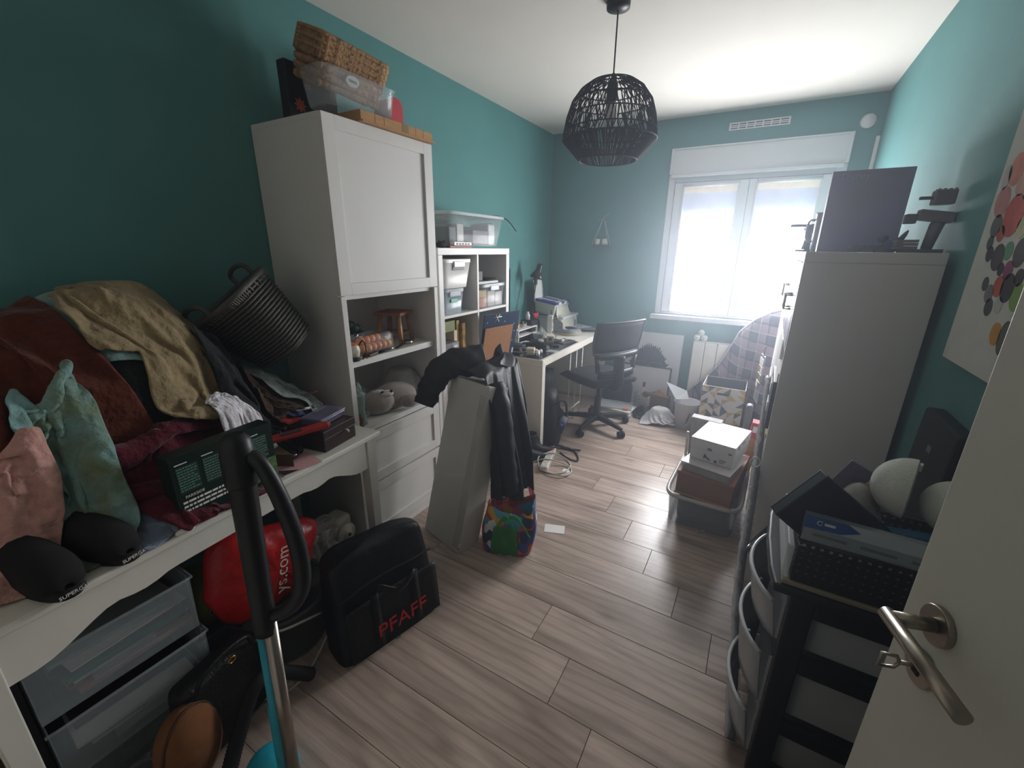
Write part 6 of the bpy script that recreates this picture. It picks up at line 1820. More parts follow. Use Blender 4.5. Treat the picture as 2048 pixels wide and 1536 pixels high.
# white metal drawer frame hanging under the desk edge behind the chair back
wf = thing('white_metal_rack', 'thin white metal rack standing under the desk edge', 'rack', (0.635, 3.38, 0))
for y in (-0.14, 0.0, 0.14):
    MB().tube([(0, y, 0.0), (0, y, 0.655)], 0.006, 8).build('upright', m_wbox, wf)
for z in (0.12, 0.64):
    MB().tube([(0, -0.14, z), (0, 0.14, z)], 0.006, 8).build('cross_bar', m_wbox, wf)
for y in (-0.14, 0.14):
    MB().tube([(-0.12, y, 0.006), (0.02, y, 0.006)], 0.006, 8).build('foot', m_wbox, wf)
# ------------------------------------------------------------------ window wall things
hs = thing('hanging_rope_shelf', 'tiny wooden shelf hanging from white strings on the window wall', 'shelf', (0.555, 4.06, 1.50))
m_str = mat('white_string', '#cfd4d6', rough=0.8)
B(-0.085, 0.085, -0.045, 0.03, 0.0, 0.01).build('board', mat('taupe_board', '#6b5a58', rough=0.7), hs, bev=0.001)
for sx in (-1, 1):
    for yy in (-0.04, 0.025):
        MB().tube([(sx * 0.078, yy, 0.0), (sx * 0.072, yy, 0.03), (0.004 * sx, 0.025, 0.255)], 0.002, 5).build('string', m_str, hs)
MB().tube(smooth_path([(0, 0.025, 0.25), (0.012, 0.02, 0.262), (0.04, 0.015, 0.285), (0.05, 0.015, 0.28)], 4), 0.0022, 5).build('string_tail', m_str, hs)
MB().tube(smooth_path([(0, 0.025, 0.235), (-0.03, 0.02, 0.232), (-0.05, 0.02, 0.222)], 4), 0.0022, 5).build('string_tail', m_str, hs)
for q in range(2):
    t = thing('mini_white_pot', ('mini white pot nearer the corner on the hanging shelf', 'mini white pot nearer the window on the hanging shelf')[q], 'pot', (0.521 + 0.066 * q, 4.05, 1.5105))
    MB().lathe([(0.0001, 0), (0.03, 0), (0.027, 0.03), (0.024, 0.055), (0.0205, 0.055), (0.021, 0.03), (0.0001, 0.006)], 20).build('pot', m_white, t)
    MB().cyl((0, 0, 0.045), (0, 0, 0.05), 0.0205, n=16).build('soil', m_blackm, t)

cv = thing('leaning_canvas', 'white canvas with a dark shaggy head print leaning below the window', 'canvas', (0.84, 4.0, 0.0), rot=(R(-5), 0, 0))
B(0, 0.555, 0.0, 0.022, 0.0, 0.735).build('canvas', mat('canvas_white', '#c9c8cc', rough=0.8, var=0.03), cv, bev=0.002)
m_shag = mat('shaggy_dark_print', '#26272e', col2='#3d3f48', rough=0.8, scale=14, stretch=(6, 1, 1))
rs = random.Random(21)
hp_ = []
n = 60
for i in range(n + 1):
    a = math.pi * i / n
    r_ = 1 + (0.14 if i % 2 else 0.0) * rs.uniform(0.3, 1.0) + 0.03 * rs.uniform(-1, 1)
    hp_.append((0.27 + 0.185 * r_ * math.cos(a), 0.30 + 0.30 * r_ * math.sin(a)))
hp_ += [(0.09, 0.20), (0.12, 0.05), (0.42, 0.05), (0.45, 0.20)]
MB().prism(hp_, -0.0012, -0.0002, 'y').build('shaggy_head_print', m_shag, cv)
for x in (0.20, 0.34):
    MB().tube([(x + 0.065 * math.cos(a), -0.002, 0.415 + 0.04 * math.sin(a)) for a in np.linspace(0, 2 * math.pi, 26)[:-1]], 0.004, 6, closed=True).build('glasses_print', m_grey, cv)
wbf = thing('framed_white_board', 'dark framed white board with small labels leaning in front of the canvas', 'board', (0.85, 3.90, 0.0), rot=(R(-7), 0, 0))
B(0.012, 0.483, 0.004, 0.012, 0.012, 0.43).build('panel', mat('board_white', '#c6c4ca', rough=0.5, var=0.02), wbf)
fr = MB().box(0, 0.012, 0, 0.016, 0, 0.442).box(0.483, 0.495, 0, 0.016, 0, 0.442).box(0.012, 0.483, 0, 0.016, 0, 0.012).box(0.012, 0.483, 0, 0.016, 0.43, 0.442)
fr.build('frame', m_dgrey, wbf, bev=0.001)
B(0.255, 0.28, 0.0, 0.0035, 0.235, 0.28).build('red_mark', mat('dark_red_mark', '#7a3036', rough=0.5), wbf)
for dx_ in (0.256, 0.270):
    B(dx_, dx_ + 0.009, 0.0, 0.0035, 0.165, 0.23).build('white_mark', m_wink, wbf)
B(0.36, 0.38, 0.0, 0.0035, 0.17, 0.205).build('dark_mark', m_dgrey, wbf)
bcs = tag(MB().prism([superell(2 * math.pi * i / 32, 0.13, 0.14, 5) for i in range(32)], 0.0, 0.035, 'y', M=Matrix.Translation((0.90, 3.83, 0.155)) @ Matrix.Rotation(R(-6), 4, 'X')).build('black_hard_case', m_dgrey, bev=0.006), 'dark rounded hard case leaning before the framed board', 'case')
for q in range(7):
    t = thing('magazine', ('lowest magazine', 'second magazine from below', 'third magazine from below', 'fourth magazine from below', 'fifth magazine from below', 'sixth magazine from below', 'topmost magazine')[q] + ' of the pile by the office chair', 'magazine', (0.93 + rs.uniform(-0.02, 0.02), 3.70 + rs.uniform(-0.02, 0.02), 0.001 + 0.0125 * q), R(rs.uniform(-12, 12)), group='magazines piled on the floor')
    B(-0.15, 0.15, -0.105, 0.105, 0.0, 0.011).build('pages', m_paper, t)
    B(-0.151, 0.151, -0.106, 0.106, 0.0112, 0.0122).build('cover', mat('mag_cover_%d' % q, ('#8a8688', '#a06a55', '#c9c5c0', '#6f6a70', '#b7b0a8', '#d3d0cc', '#9a9ba0')[q], rough=0.4), t)
tag(B(1.02, 1.065, 3.62, 3.655, 0.089, 0.094).build('orange_sticky_pad', mat('orange_pad', '#d2702e', rough=0.6)), 'orange sticky note pad on the magazine pile', 'notepad')
# crumpled bags and torn boxes on the floor below the radiator
Fg = Field(0.9, 2.0, 3.3, 4.1, 0.01, 0.0)
Fg.fn(lambda X, Y: np.minimum(gauss(X, Y, 1.33, 3.72, 0.10, 0.09, 0.2), 0.12))
garment('white_paper_bag', 'crumpled white paper bag on the floor beside the waste bin', 'paper bag', Fg, mat('crumpled_white_paper', '#c3c3c6', rough=0.6, bump=0.4, bscale=20), w=0.36, h=0.32, centre=(1.33, 3.70), squeeze=(0.62, 0.62), rough=0.05, seed=71, deposit=False, nu=26, nv=26)
Fg2 = Field(0.9, 2.0, 3.3, 4.1, 0.01, 0.0).fn(lambda X, Y: gauss(X, Y, 1.17, 3.80, 0.07, 0.06, 0.10))
garment('dark_plastic_sack', 'dark plastic sack slumped between magazines and paper bag', 'plastic sack', Fg2, mat('dark_film', '#2c3038', rough=0.3, bump=0.5, bscale=20), w=0.34, h=0.3, centre=(1.18, 3.79), squeeze=(0.65, 0.65), rough=0.05, seed=72, deposit=False, nu=26, nv=26)
tag(MB().grid([[(1.06 + 0.16 * u, 3.83 - 0.08 * u + 0.0 * v, 0.10 + 0.10 * v + 0.02 * math.sin(7 * u)) for u in np.linspace(0, 1, 6)] for v in (0, 0.5, 1)]).build('newspaper_sheet', mat('newsprint', '#b7b5b4', col2='#8b8b8e', rough=0.8, scale=50), solid=0.001), 'crumpled newspaper sheet above the dark sack', 'newspaper')
brc = thing('torn_brown_carton', 'open brown carton behind the paper bag', 'box', (1.24, 3.93, 0), R(-12))
B(-0.11, 0.13, -0.06, 0.02, 0, 0.19).build('body', mat('dark_kraft', '#7a5d48', rough=0.85), brc, bev=0.002)
MB().prism([(-0.02, 0.19), (0.14, 0.19), (0.05, 0.26)], -0.062, -0.058, 'y').build('flap', m_cardb, brc)
# waste bin
wbn = thing('white_waste_bin', 'white waste bin with raised flap below the radiator', 'waste bin', (1.545, 3.70, 0))
MB().lathe([(0.0001, 0.003), (0.082, 0.003), (0.105, 0.235), (0.109, 0.24), (0.104, 0.236), (0.08, 0.008), (0.0001, 0.008)], 32).build('body', mat('white_bin_plastic', '#bfbfc2', rough=0.35), wbn)
MB().prism([(0.03 * math.cos(a) * 0.2, 0.12 + 0.055 * math.sin(a)) for a in np.linspace(0, 2 * math.pi, 20)[:-1]], -0.101, -0.096, 'y', M=Matrix.Rotation(R(14), 4, 'Y')).build('printed_mark', m_dgrey, wbn)
MB().add([(-0.10, 0.0, 0.24), (-0.20, 0.03, 0.375), (-0.03, 0.10, 0.30), (0.0, 0.06, 0.24)], [(0, 1, 2, 3)]).build('lid_flap', mat('white_bin_plastic', '#bfbfc2'), wbn, solid=0.004)
# geometric pattern box
m_geo = [mat('geo_%d' % q, c, rough=0.6) for q, c in enumerate(('#c9bfbb', '#a8947c', '#5c6066', '#b39a55', '#cfc9c6', '#b8a79a'))]
gx = thing('geometric_pattern_box', 'open box printed with beige grey and gold triangles below the window', 'box', (1.655, 3.53, 0.165))
gw, gh_ = 0.305, 0.29
gb_ = open_box(0, gw, 0, 0.30, 0, gh_, t=0.004).build('box', mat('box_board', '#c4bfbd', rough=0.6), gx)
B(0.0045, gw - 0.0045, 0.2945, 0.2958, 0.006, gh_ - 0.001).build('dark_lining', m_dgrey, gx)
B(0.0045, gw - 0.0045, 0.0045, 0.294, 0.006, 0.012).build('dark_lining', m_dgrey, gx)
rt_ = random.Random(33)
cs = gw / 6
for i in range(6):
    for j in range(6):
        x0_, z0_ = i * cs, j * gh_ / 6
        x1_, z1_ = x0_ + cs, z0_ + gh_ / 6
        tri_ = rt_.choice([[(x0_, z0_), (x1_, z0_), (x0_, z1_)], [(x0_, z0_), (x1_, z0_), (x1_, z1_)], [(x0_, z0_), (x1_, z1_), (x0_, z1_)], [(x1_, z0_), (x1_, z1_), (x0_, z1_)]])
        MB().prism(tri_, -0.0009, -0.0002, 'y').build('triangle_print', rt_.choice(m_geo[:4] + m_geo[1:4]), gb_)
B(gw * 0.36, gw * 0.64, -0.0014, -0.0009, gh_ * 0.78, gh_ * 0.84).build('grip_hole', m_dgrey, gx)
tag(B(1.68, 1.94, 3.56, 3.83, 0.0, 0.164).build('low_grey_crate', m_dgrey, bev=0.006), 'low dark crate underneath the geometric box', 'crate')
# plaid blanket hanging over a chair by the window
m_plaid = bpy.data.materials.new('plaid_blanket')
m_plaid.use_nodes = True
nt = m_plaid.node_tree
tcn = nt.nodes.new('ShaderNodeTexCoord')
sepx = nt.nodes.new('ShaderNodeSeparateXYZ')
nt.links.new(tcn.outputs['UV'], sepx.inputs[0])
prev = None
def stripe(axis, freq, width):
    m1 = nt.nodes.new('ShaderNodeMath'); m1.operation = 'MULTIPLY'; m1.inputs[1].default_value = freq
    nt.links.new(sepx.outputs[axis], m1.inputs[0])
    m2 = nt.nodes.new('ShaderNodeMath'); m2.operation = 'FRACT'
    nt.links.new(m1.outputs[0], m2.inputs[0])
    m3 = nt.nodes.new('ShaderNodeMath'); m3.operation = 'LESS_THAN'; m3.inputs[1].default_value = width
    nt.links.new(m2.outputs[0], m3.inputs[0])
    return m3.outputs[0]
colr = nt.nodes.new('ShaderNodeRGB'); colr.outputs[0].default_value = (*lin('#4f4d58'), 1)
cur = colr.outputs[0]
for axis, freq, width, c, fac in ((0, 9, 0.45, '#8a7480', 0.7), (1, 9, 0.45, '#8a7480', 0.7), (0, 18, 0.14, '#3c3d46', 0.8), (1, 18, 0.14, '#3c3d46', 0.8), (0, 9, 0.06, '#a9a4a8', 0.6), (1, 9, 0.06, '#a9a4a8', 0.6)):
    mx = nt.nodes.new('ShaderNodeMixRGB')
    mf = nt.nodes.new('ShaderNodeMath'); mf.operation = 'MULTIPLY'; mf.inputs[1].default_value = fac
    nt.links.new(stripe(axis, freq, width), mf.inputs[0])
    nt.links.new(mf.outputs[0], mx.inputs[0])
    nt.links.new(cur, mx.inputs[1])
    mx.inputs[2].default_value = (*lin(c), 1)
    cur = mx.outputs[0]
nt.links.new(cur, nt.nodes['Principled BSDF'].inputs['Base Color'])
nt.nodes['Principled BSDF'].inputs['Roughness'].default_value = 0.95
xs_ = [1.43, 1.50, 1.597, 1.67, 1.732, 1.79, 1.84, 1.93, 2.04, 2.16, 2.30, 2.42]
zs_ = [0.16, 0.25, 0.36, 0.45, 0.55, 0.70, 0.84, 0.94, 1.01, 1.05, 1.06, 1.03]
P = []
UVs = []
for j, v in enumerate(np.linspace(0, 1, 15)):
    row = []
    for u in np.linspace(0, 1, 40):
        x = 1.43 + 0.99 * u
        zt = np.interp(x, xs_, zs_)
        fwd_ = 0.0 if x < 1.98 else min(0.36, (x - 1.98) * 2.2)
        y = 3.955 - 0.06 * min(1, v * 3) - fwd_ * v - 0.0
        z = zt - v * (zt - 0.06) + 0.0
        fold = 0.012 * math.sin(x * 26 + 3 * v) * v
        row.append((x + (0.04 * v if x < 1.9 else 0), y - abs(fold), z))
        UVs.append((x * 0.9, z * 0.9 + v * 0.15))
    P.append(row)
pbk = MB().grid(P)
me = pbk.mesh('plaid_blanket')
uvl = me.uv_layers.new(name='uv')
for lp in me.loops:
    uvl.data[lp.index].uv = UVs[lp.vertex_index]
me.materials.append(m_plaid)
bl_ = thing('plaid_blanket', 'grey and mauve plaid blanket with white piping hung over a chair by the window', 'blanket')
link('cloth', me, None, bl_, solid=0.008)
MB().tube([P[0][i] for i in range(40)], 0.006, 6).build('white_piping', mat('white_piping', '#c9c7cc', rough=0.8), bl_)
# ornament of three white balls on the radiator
sb = thing('white_ball_ornament', 'ornament of three white balls with little faces on the radiator', 'ornament', (1.54, 4.02, 0.7085))
for q, (a, b) in enumerate(((-0.03, 0.028), (0.03, 0.028), (0.0, 0.072))):
    bq = MB().ball((a, 0, b), 0.028, 18).build('ball', m_white, sb)
    for d in (-0.009, 0.009):
        MB().ball((a + d, -0.026, b + 0.006), 0.003, 8).build('eye', m_blackm, bq)
    MB().ball((a, -0.028, b - 0.002), (0.005, 0.003, 0.003), 8).build('nose', m_blackm, bq)

# ------------------------------------------------------------------ stack in front of the big cube shelf
cbn = thing('clear_tote', 'clear plastic tote with thick rim standing on the floor', 'tote', (1.852, 2.50, 0), R(-2))
P = []
for tt, a, b in ((0.0, 0.165, 0.265), (0.006, 0.168, 0.268), (0.18, 0.178, 0.292)):
    P.append([(*superell(2 * math.pi * i / 56, a, b, 8), tt) for i in range(56)])
MB().grid(P, closed_u=True).build('wall', mat('tote_plastic', '#9ba3a8', rough=0.16, alpha=0.42), cbn, solid=0.003)
MB().prism([superell(2 * math.pi * i / 40, 0.165, 0.265, 8) for i in range(40)], 0.0005, 0.004).build('bottom', m_clear, cbn)
MB().tube([(*superell(2 * math.pi * i / 64, 0.186, 0.302, 7), 0.186) for i in range(64)], 0.012, 8, closed=True).build('rim', mat('pale_rim_plastic', '#b9b7b2', rough=0.25), cbn)
tag(B(1.72, 1.985, 2.27, 2.74, 0.006, 0.155).build('dark_blue_cloth_bundle', fabric('slate_cloth', '#353c48'), bev=0.03, seg=3), 'dark slate cloth bundle inside the clear tote', 'cloth')
brb = thing('brown_cardboard_carton', 'reddish brown flat carton resting on the clear tote', 'box', (1.703, 2.235, 0.199), R(-7.5))
m_redb = mat('reddish_cardboard', '#8a6152', rough=0.75, var=0.06, scale=12)
B(0, 0.278, 0, 0.43, 0.0, 0.118).build('body', m_redb, brb, bev=0.002)
B(-0.003, 0.281, -0.003, 0.433, 0.1185, 0.13).build('lid', mat('rust_lid', '#9a6850', rough=0.7), brb, bev=0.002)
B(-0.004, 0.285, -0.006, -0.0035, -0.006, 0.006).build('edge_strip', m_cardb, brb)
cor = thing('clear_organiser_case', 'clear compartment organiser case on the brown carton', 'organiser', (1.712, 2.255, 0.3295), R(-14))
B(0, 0.245, 0, 0.20, 0, 0.045).build('tray', mat('organiser_clear', '#b9b7b5', rough=0.15, alpha=0.55), cor, bev=0.006)
B(-0.004, 0.249, -0.004, 0.30, 0.0455, 0.052).build('lid', mat('organiser_lid', '#d6d2d0', rough=0.15, alpha=0.75), cor, bev=0.003)
for q in range(4):
    B(0.008 + 0.06 * q, 0.056 + 0.06 * q, 0.006, 0.07, 0.004, 0.03).build('compartment_fill', (m_grey, m_dgrey, m_grey, m_blackm)[q], cor)
shb = thing('white_shoe_box', 'white shoe box with small heel print on top of the stack', 'shoe box', (1.737, 2.318, 0.383), R(-11.5))
m_shoe = mat('white_shoebox_card', '#d3d2d4', rough=0.45, var=0.015)
B(0.004, 0.222, 0.004, 0.306, 0, 0.098).build('body', m_shoe, shb, bev=0.001)
B(0, 0.226, 0, 0.31, 0.0985 - 0.03, 0.122).build('lid', m_shoe, shb, bev=0.0015)
MB().prism([(0.09, 0.068), (0.115, 0.068), (0.115, 0.078), (0.1025, 0.086), (0.09, 0.078)][::-1], -0.0008, 0.0, 'y').build('thumb_notch', m_grey, shb)
MB().prism([(0.075, 0.02), (0.078, 0.04), (0.084, 0.042), (0.09, 0.03), (0.112, 0.016), (0.112, 0.012), (0.10, 0.013), (0.086, 0.024), (0.080, 0.014)], 0.0032, 0.0039, 'y').build('heel_print', m_dgrey, shb)
B(0.13, 0.145, 0.0032, 0.0039, 0.008, 0.022).build('size_square', m_dgrey, shb)
for q in range(3):
    B(0.155, 0.155 + 0.035 - 0.006 * q, 0.0032, 0.0039, 0.030 - 0.008 * q, 0.034 - 0.008 * q).build('print_line', m_grey, shb)
B(0.195, 0.212, -0.0008, 0.0, 0.075, 0.085).build('logo_print', m_grey, shb)
B(0.2262, 0.2268, 0.06, 0.08, 0.088, 0.112).build('side_stamp', m_grey, shb)
B(0.2262, 0.2268, 0.13, 0.19, 0.095, 0.105).build('side_stamp', m_grey, shb)
# pale patterned carton behind
pcb = thing('pale_patterned_carton', 'pale carton with faint line drawing behind the shoe box', 'box', (1.70, 2.66, 0.20), rot=(R(8), 0, R(-8)))
B(0, 0.17, 0, 0.05, 0, 0.31).build('carton', mat('pale_lined_card', '#b4b1b2', col2='#9c999b', rough=0.6, scale=30), pcb, bev=0.002)
B(-0.02, -0.004, 0.0, 0.012, 0.02, 0.20).build('white_handle', m_wbox, pcb, bev=0.003)
pnk = thing('pink_red_carton', 'narrow pink and red carton between the shoe box and cube shelf', 'carton', (2.005, 2.745, 0.0), rot=(R(4), R(5), 0))
B(-0.03, 0.03, -0.03, 0.03, 0.0, 0.42).build('lower_card', m_cardb, pnk, bev=0.002)
B(-0.031, 0.031, -0.031, 0.031, 0.4205, 0.52).build('red_card', mat('pinkred_card', '#b5444e', rough=0.5), pnk, bev=0.002)
B(-0.02, 0.02, -0.0318, -0.0312, 0.46, 0.50).build('white_label', m_paper, pnk)
# hanging strip of small cards
hcs = thing('hanging_card_strip', 'clear strip of small cards hanging at the cube shelf edge', 'card holder', (2.02, 3.02, 0.55), R(-80))
B(-0.06, 0.06, -0.006, 0.0, 0.0, 0.30).build('clear_strip', m_clear, hcs)
for q in range(4):
    for s_ in range(2):
        B(-0.05 + 0.053 * s_, -0.004 + 0.053 * s_, -0.010, -0.0065, 0.09 + 0.05 * q, 0.13 + 0.05 * q).build('small_card', (m_paper, m_grey, mat('gold_card', '#a08a3c', rough=0.5), m_paper)[(q + s_) % 4], hcs)
MB().tube([(0, -0.003, 0.30), (0.0, -0.003, 0.36)], 0.003, 6).build('hook', m_grey, hcs)
tag(B(1.975, 2.015, 2.98, 3.05, 0.0, 0.52).build('grey_umbrella_sleeve', m_grey, bev=0.015, seg=3), 'grey rolled sleeve standing below the hanging cards', 'sleeve')
# plastic wrapped roll leaning along the cube shelf
rl_ = thing('plastic_wrapped_roll', 'long thin roll wrapped in crinkled clear plastic leaning along the cube shelf', 'roll', (0, 0, 0))
ctr = smooth_path([(2.083, 1.14, 0.02), (2.062, 1.38, 0.17), (2.046, 1.56, 0.29), (2.047, 1.72, 0.40), (2.05, 1.86, 0.485), (2.046, 1.98, 0.60), (2.048, 2.20, 0.745), (2.046, 2.42, 0.86)], 14)
rw = random.Random(8)
MB().tube(ctr, 0.0125, 10).build('inner_tube', mat('dark_brown_tube', '#2c2724', rough=0.5), rl_)
m_crink = mat('crinkled_clear_film', '#c6c6cc', rough=0.08, alpha=0.22, bump=1.0, bscale=60, spec=0.9)
MB().tube(ctr, [0.0165 + rw.uniform(-0.003, 0.005) for _ in ctr], 12).build('film_wrap', m_crink, rl_)
fl = []
for i, p in enumerate(ctr):
    w = 0.012 + rw.uniform(0, 0.016)
    fl.append([p + Vector((-0.004 + rw.uniform(-0.004, 0.004), -0.006, 0.012)), p + Vector((-0.012 - w * 0.4, -0.01, 0.014 + rw.uniform(-0.008, 0.008)))])
MB().grid([[f[0] for f in fl], [f[1] for f in fl]]).build('film_seam_glint', mat('white_film_glint', '#d9d9de', rough=0.08, alpha=0.75, spec=0.9), rl_, solid=0.0008)  # film edge coloured white to paint the highlight lines on the plastic
tag(MB().tube([(2.035 + 0.018 * math.cos(a), 1.905, 0.62 + 0.022 * math.sin(a)) for a in np.linspace(0, 2 * math.pi, 24)[:-1]], 0.0028, 6, closed=True).build('white_ring', m_wbox), 'thin white ring hanging at the wrapped roll', 'ring')
# contents of the open cubes, seen from the side
def kr(i, j):
    y0, y1, z0, z1 = rcell[i, j]
    return y0, y1, z0, z1
y0, y1, z0, z1 = kr(3, 2)
# (children are placed in world space through the unit's matrix)
KRM = Matrix.Translation((2.4665, 3.401, 0)) @ Matrix.Rotation(math.pi + R(-0.9), 4, 'Z')
def krthing(name, label, cat, x, y, z):
    return thing(name, label, cat, KRM @ Vector((x, y, z)), math.pi + R(-0.9))
fbx = krthing('black_file_drawer', 'black file drawer with two label plates in the nearest open cube', 'file box', 0, 0, 0)
B(0.06, 0.40, y0 + 0.004, y1 - 0.02, z0 + 0.001, z0 + 0.21).build('body', m_dgrey, fbx, bev=0.003)
for q in range(2):
    B(0.40, 0.403, y0 + 0.08, y0 + 0.2, z0 + 0.035 + 0.09 * q, z0 + 0.085 + 0.09 * q).build('label_plate', m_wink, fbx, bev=0.001)
wbx2 = krthing('white_paper_stack', 'white paper stack on the black file drawer', 'papers', 0, 0, 0)
B(0.08, 0.39, y0 + 0.01, y1 - 0.03, z0 + 0.2115, z0 + 0.245).build('sheets', m_paper, wbx2)
B(0.10, 0.385, y1 - 0.029, y1 - 0.015, z0 + 0.0, z0 + 0.26).build('red_spine', m_red, wbx2)
y0, y1, z0, z1 = kr(3, 1)
ptb = krthing('dashed_pattern_box', 'white cube box with scattered black dash print under the file drawer', 'box', 0, 0, 0)
B(0.05, 0.388, y0 + 0.004, y1 - 0.004, z0 + 0.001, z0 + 0.315).build('body', m_paper, ptb, bev=0.003)
for q in range(26):
    a, b = rs.uniform(y0 + 0.02, y1 - 0.03), rs.uniform(z0 + 0.02, z0 + 0.29)
    B(0.3885, 0.3892, a, a + 0.022, b, b + 0.006, None).build('dash_print', m_ink, ptb)
ylw = krthing('yellow_edged_folder', 'yellow edged folder lying on the dashed cube box', 'folder', 0, 0, 0)
B(0.1, 0.392, y0 + 0.006, y1 - 0.006, z0 + 0.316, z0 + 0.334).build('folder', mat('pale_yellow', '#c9c08a', rough=0.6), ylw)
for i_, lb_ in ((0, 'white cube box at the window end of the lower row'), (1, 'white cube box second from the window in the lower row'), (2, 'white cube box beside the dashed box')):
    y0, y1, z0, z1 = kr(i_, 1)
    t = krthing('white_cube_box', lb_, 'box', 0, 0, 0)
    B(0.05, 0.386, y0 + 0.004, y1 - 0.004, z0 + 0.001, z0 + 0.315).build('body', m_white2, t, bev=0.003)
    B(0.3862, 0.389, (y0 + y1) / 2 - 0.03, (y0 + y1) / 2 + 0.03, z0 + 0.22, z0 + 0.245).build('grip', m_grey, t)
    y0, y1, z0, z1 = kr(i_, 0)
    t = krthing('grey_cube_box', lb_.replace('white cube', 'grey cube').replace('lower row', 'bottom row').replace('dashed box', 'bottom near cube'), 'box', 0, 0, 0)
    B(0.05, 0.386, y0 + 0.004, y1 - 0.004, z0 + 0.001, z0 + 0.315).build('body', m_grey, t, bev=0.003)
    B(0.3862, 0.389, (y0 + y1) / 2 - 0.03, (y0 + y1) / 2 + 0.03, z0 + 0.22, z0 + 0.245).build('grip', m_dgrey, t)

# ------------------------------------------------------------------ on top of the big cube shelf
ZR = 1.4702
gbx2 = thing('game_box', 'large blue violet game box standing on the cube shelf by the window', 'box', (2.115, 2.30, ZR), R(-1))
m_game = mat('veiled_violet_print', '#8a90b4', col2='#9a8c98', rough=0.5, scale=3)  # print colour lightened to carry the glare veil over the box
B(0, 0.258, 0, 0.07, 0, 0.312).build('box', m_game, gbx2, bev=0.002)
m_veiled = mat('veiled_print', '#a4abc6', rough=0.5)  # lettering kept pale, with the same veil mixed into its colour
text('lettering', 'Disney', m_veiled, gbx2, (0.03, -0.0006, 0.278), (math.pi / 2, 0, 0), 0.034, extrude=0.0003)
text('lettering', 'PIXAR', mat('veiled_mauve_print', '#9a8e9c', rough=0.5), gbx2, (0.165, -0.0006, 0.283), (math.pi / 2, 0, 0), 0.024, extrude=0.0003)
rbm = mat('grey_toy_brick', '#7b7478', rough=0.4)
rbd = mat('dark_toy_brick', '#5a585e', rough=0.4)
rb2 = thing('brick_bird_figure', 'grey brick-built long beaked figure on the cube shelf top', 'toy', (2.40, 2.10, ZR), R(0))
B(-0.05, 0.055, -0.05, 0.05, 0.0, 0.012).build('base_plate', rbd, rb2)
for i in range(3):
    B(-0.07 + 0.0, -0.01, -0.03, 0.03, 0.0125 + 0.011 * i, 0.022 + 0.011 * i).build('stone_brick', rbm, rb2)
MB().tube([(0.02, 0, 0.012), (0.03, 0, 0.09), (0.042, 0, 0.135)], [0.016, 0.020, 0.018], 6).build('leg', rbm, rb2)
B(-0.045, 0.05, -0.025, 0.025, 0.105, 0.14, Matrix.Rotation(R(8), 4, 'Y')).build('torso', rbm, rb2, bev=0.003)
B(-0.06, -0.03, -0.02, 0.02, 0.098, 0.13).build('hand_brick', rbd, rb2, bev=0.002)
B(0.0, 0.055, -0.028, 0.028, 0.158, 0.205).build('head', rbm, rb2, bev=0.004)
B(-0.035, 0.002, -0.008, 0.008, 0.176, 0.186).build('beak', rbd, rb2, bev=0.001)
for q in range(4):
    for r_ in (-0.014, 0.014):
        MB().cyl((0.008 + 0.014 * q, r_, 0.205), (0.008 + 0.014 * q, r_, 0.209), 0.004, n=10).build('stud', rbm, rb2)
dn = thing('blue_dragon_toy', 'small dark blue toy dragon crouching next to the game box', 'toy', (2.335, 2.16, ZR), R(0))
m_drg = mat('slate_blue_toy', '#4c5a72', rough=0.45)
MB().ball((0, 0, 0.028), (0.032, 0.025, 0.028), 14).build('body', m_drg, dn)
MB().ball((-0.03, 0, 0.05), (0.018, 0.016, 0.016), 12).build('head', m_drg, dn)
MB().tube([(0.02, 0, 0.045), (0.03, 0, 0.065), (0.036, 0, 0.078)], [0.01, 0.007, 0.003], 8).build('wing', m_drg, dn)
MB().tube([(0.03, 0, 0.015), (0.05, 0, 0.01), (0.06, 0, 0.012)], [0.01, 0.007, 0.003], 8).build('tail', m_drg, dn)
stn = thing('stone_brick_wall_toy', 'pale brick-built toy wall in front of the game box', 'toy', (2.27, 2.22, ZR), 0)
for i in range(3):
    for j in range(2):
        B(-0.06 + 0.042 * i + 0.01 * j, -0.02 + 0.042 * i + 0.01 * j, -0.012, 0.012, 0.014 * j, 0.013 + 0.014 * j).build('brick', rbm if (i + j) % 2 else m_grey, stn, bev=0.001)
fg = thing('dark_model_platform', 'dark model platform with figure on the far end of the cube shelf', 'model', (2.12, 3.12, ZR))
m_mdl = mat('dark_model_plastic', '#4a4a52', rough=0.5)
B(-0.05, 0.05, -0.05, 0.05, 0.0, 0.012).build('base', m_mdl, fg)
MB().tube([(0.0, 0, 0.012), (0.005, 0, 0.09), (-0.01, 0, 0.135)], [0.022, 0.016, 0.02], 8).build('tower', m_mdl, fg)
B(-0.095, 0.04, -0.05, 0.05, 0.135, 0.15).build('platform', m_mdl, fg)
B(-0.01, 0.03, -0.03, 0.03, 0.10, 0.135).build('bracket', m_mdl, fg)
MB().cyl((0.075, -0.02, 0.012), (0.075, -0.02, 0.12), 0.02, 0.035, n=18).build('figure_body', mat('grey_model', '#73737c', rough=0.5), fg)
mug = thing('grey_mug', 'grey mug standing behind the game box on the cube shelf', 'mug', (2.165, 2.88, ZR))
MB().lathe([(0.0001, 0.004), (0.036, 0.0), (0.04, 0.19), (0.043, 0.195), (0.037, 0.192), (0.033, 0.01), (0.0001, 0.01)], 24).build('cup', mat('grey_ceramic', '#8a8a92', rough=0.4), mug)
MB().tube(smooth_path([(-0.038, 0, 0.16), (-0.065, 0, 0.15), (-0.065, 0, 0.07), (-0.037, 0, 0.05)], 5), 0.006, 8).build('handle', mat('grey_ceramic', '#8a8a92'), mug)

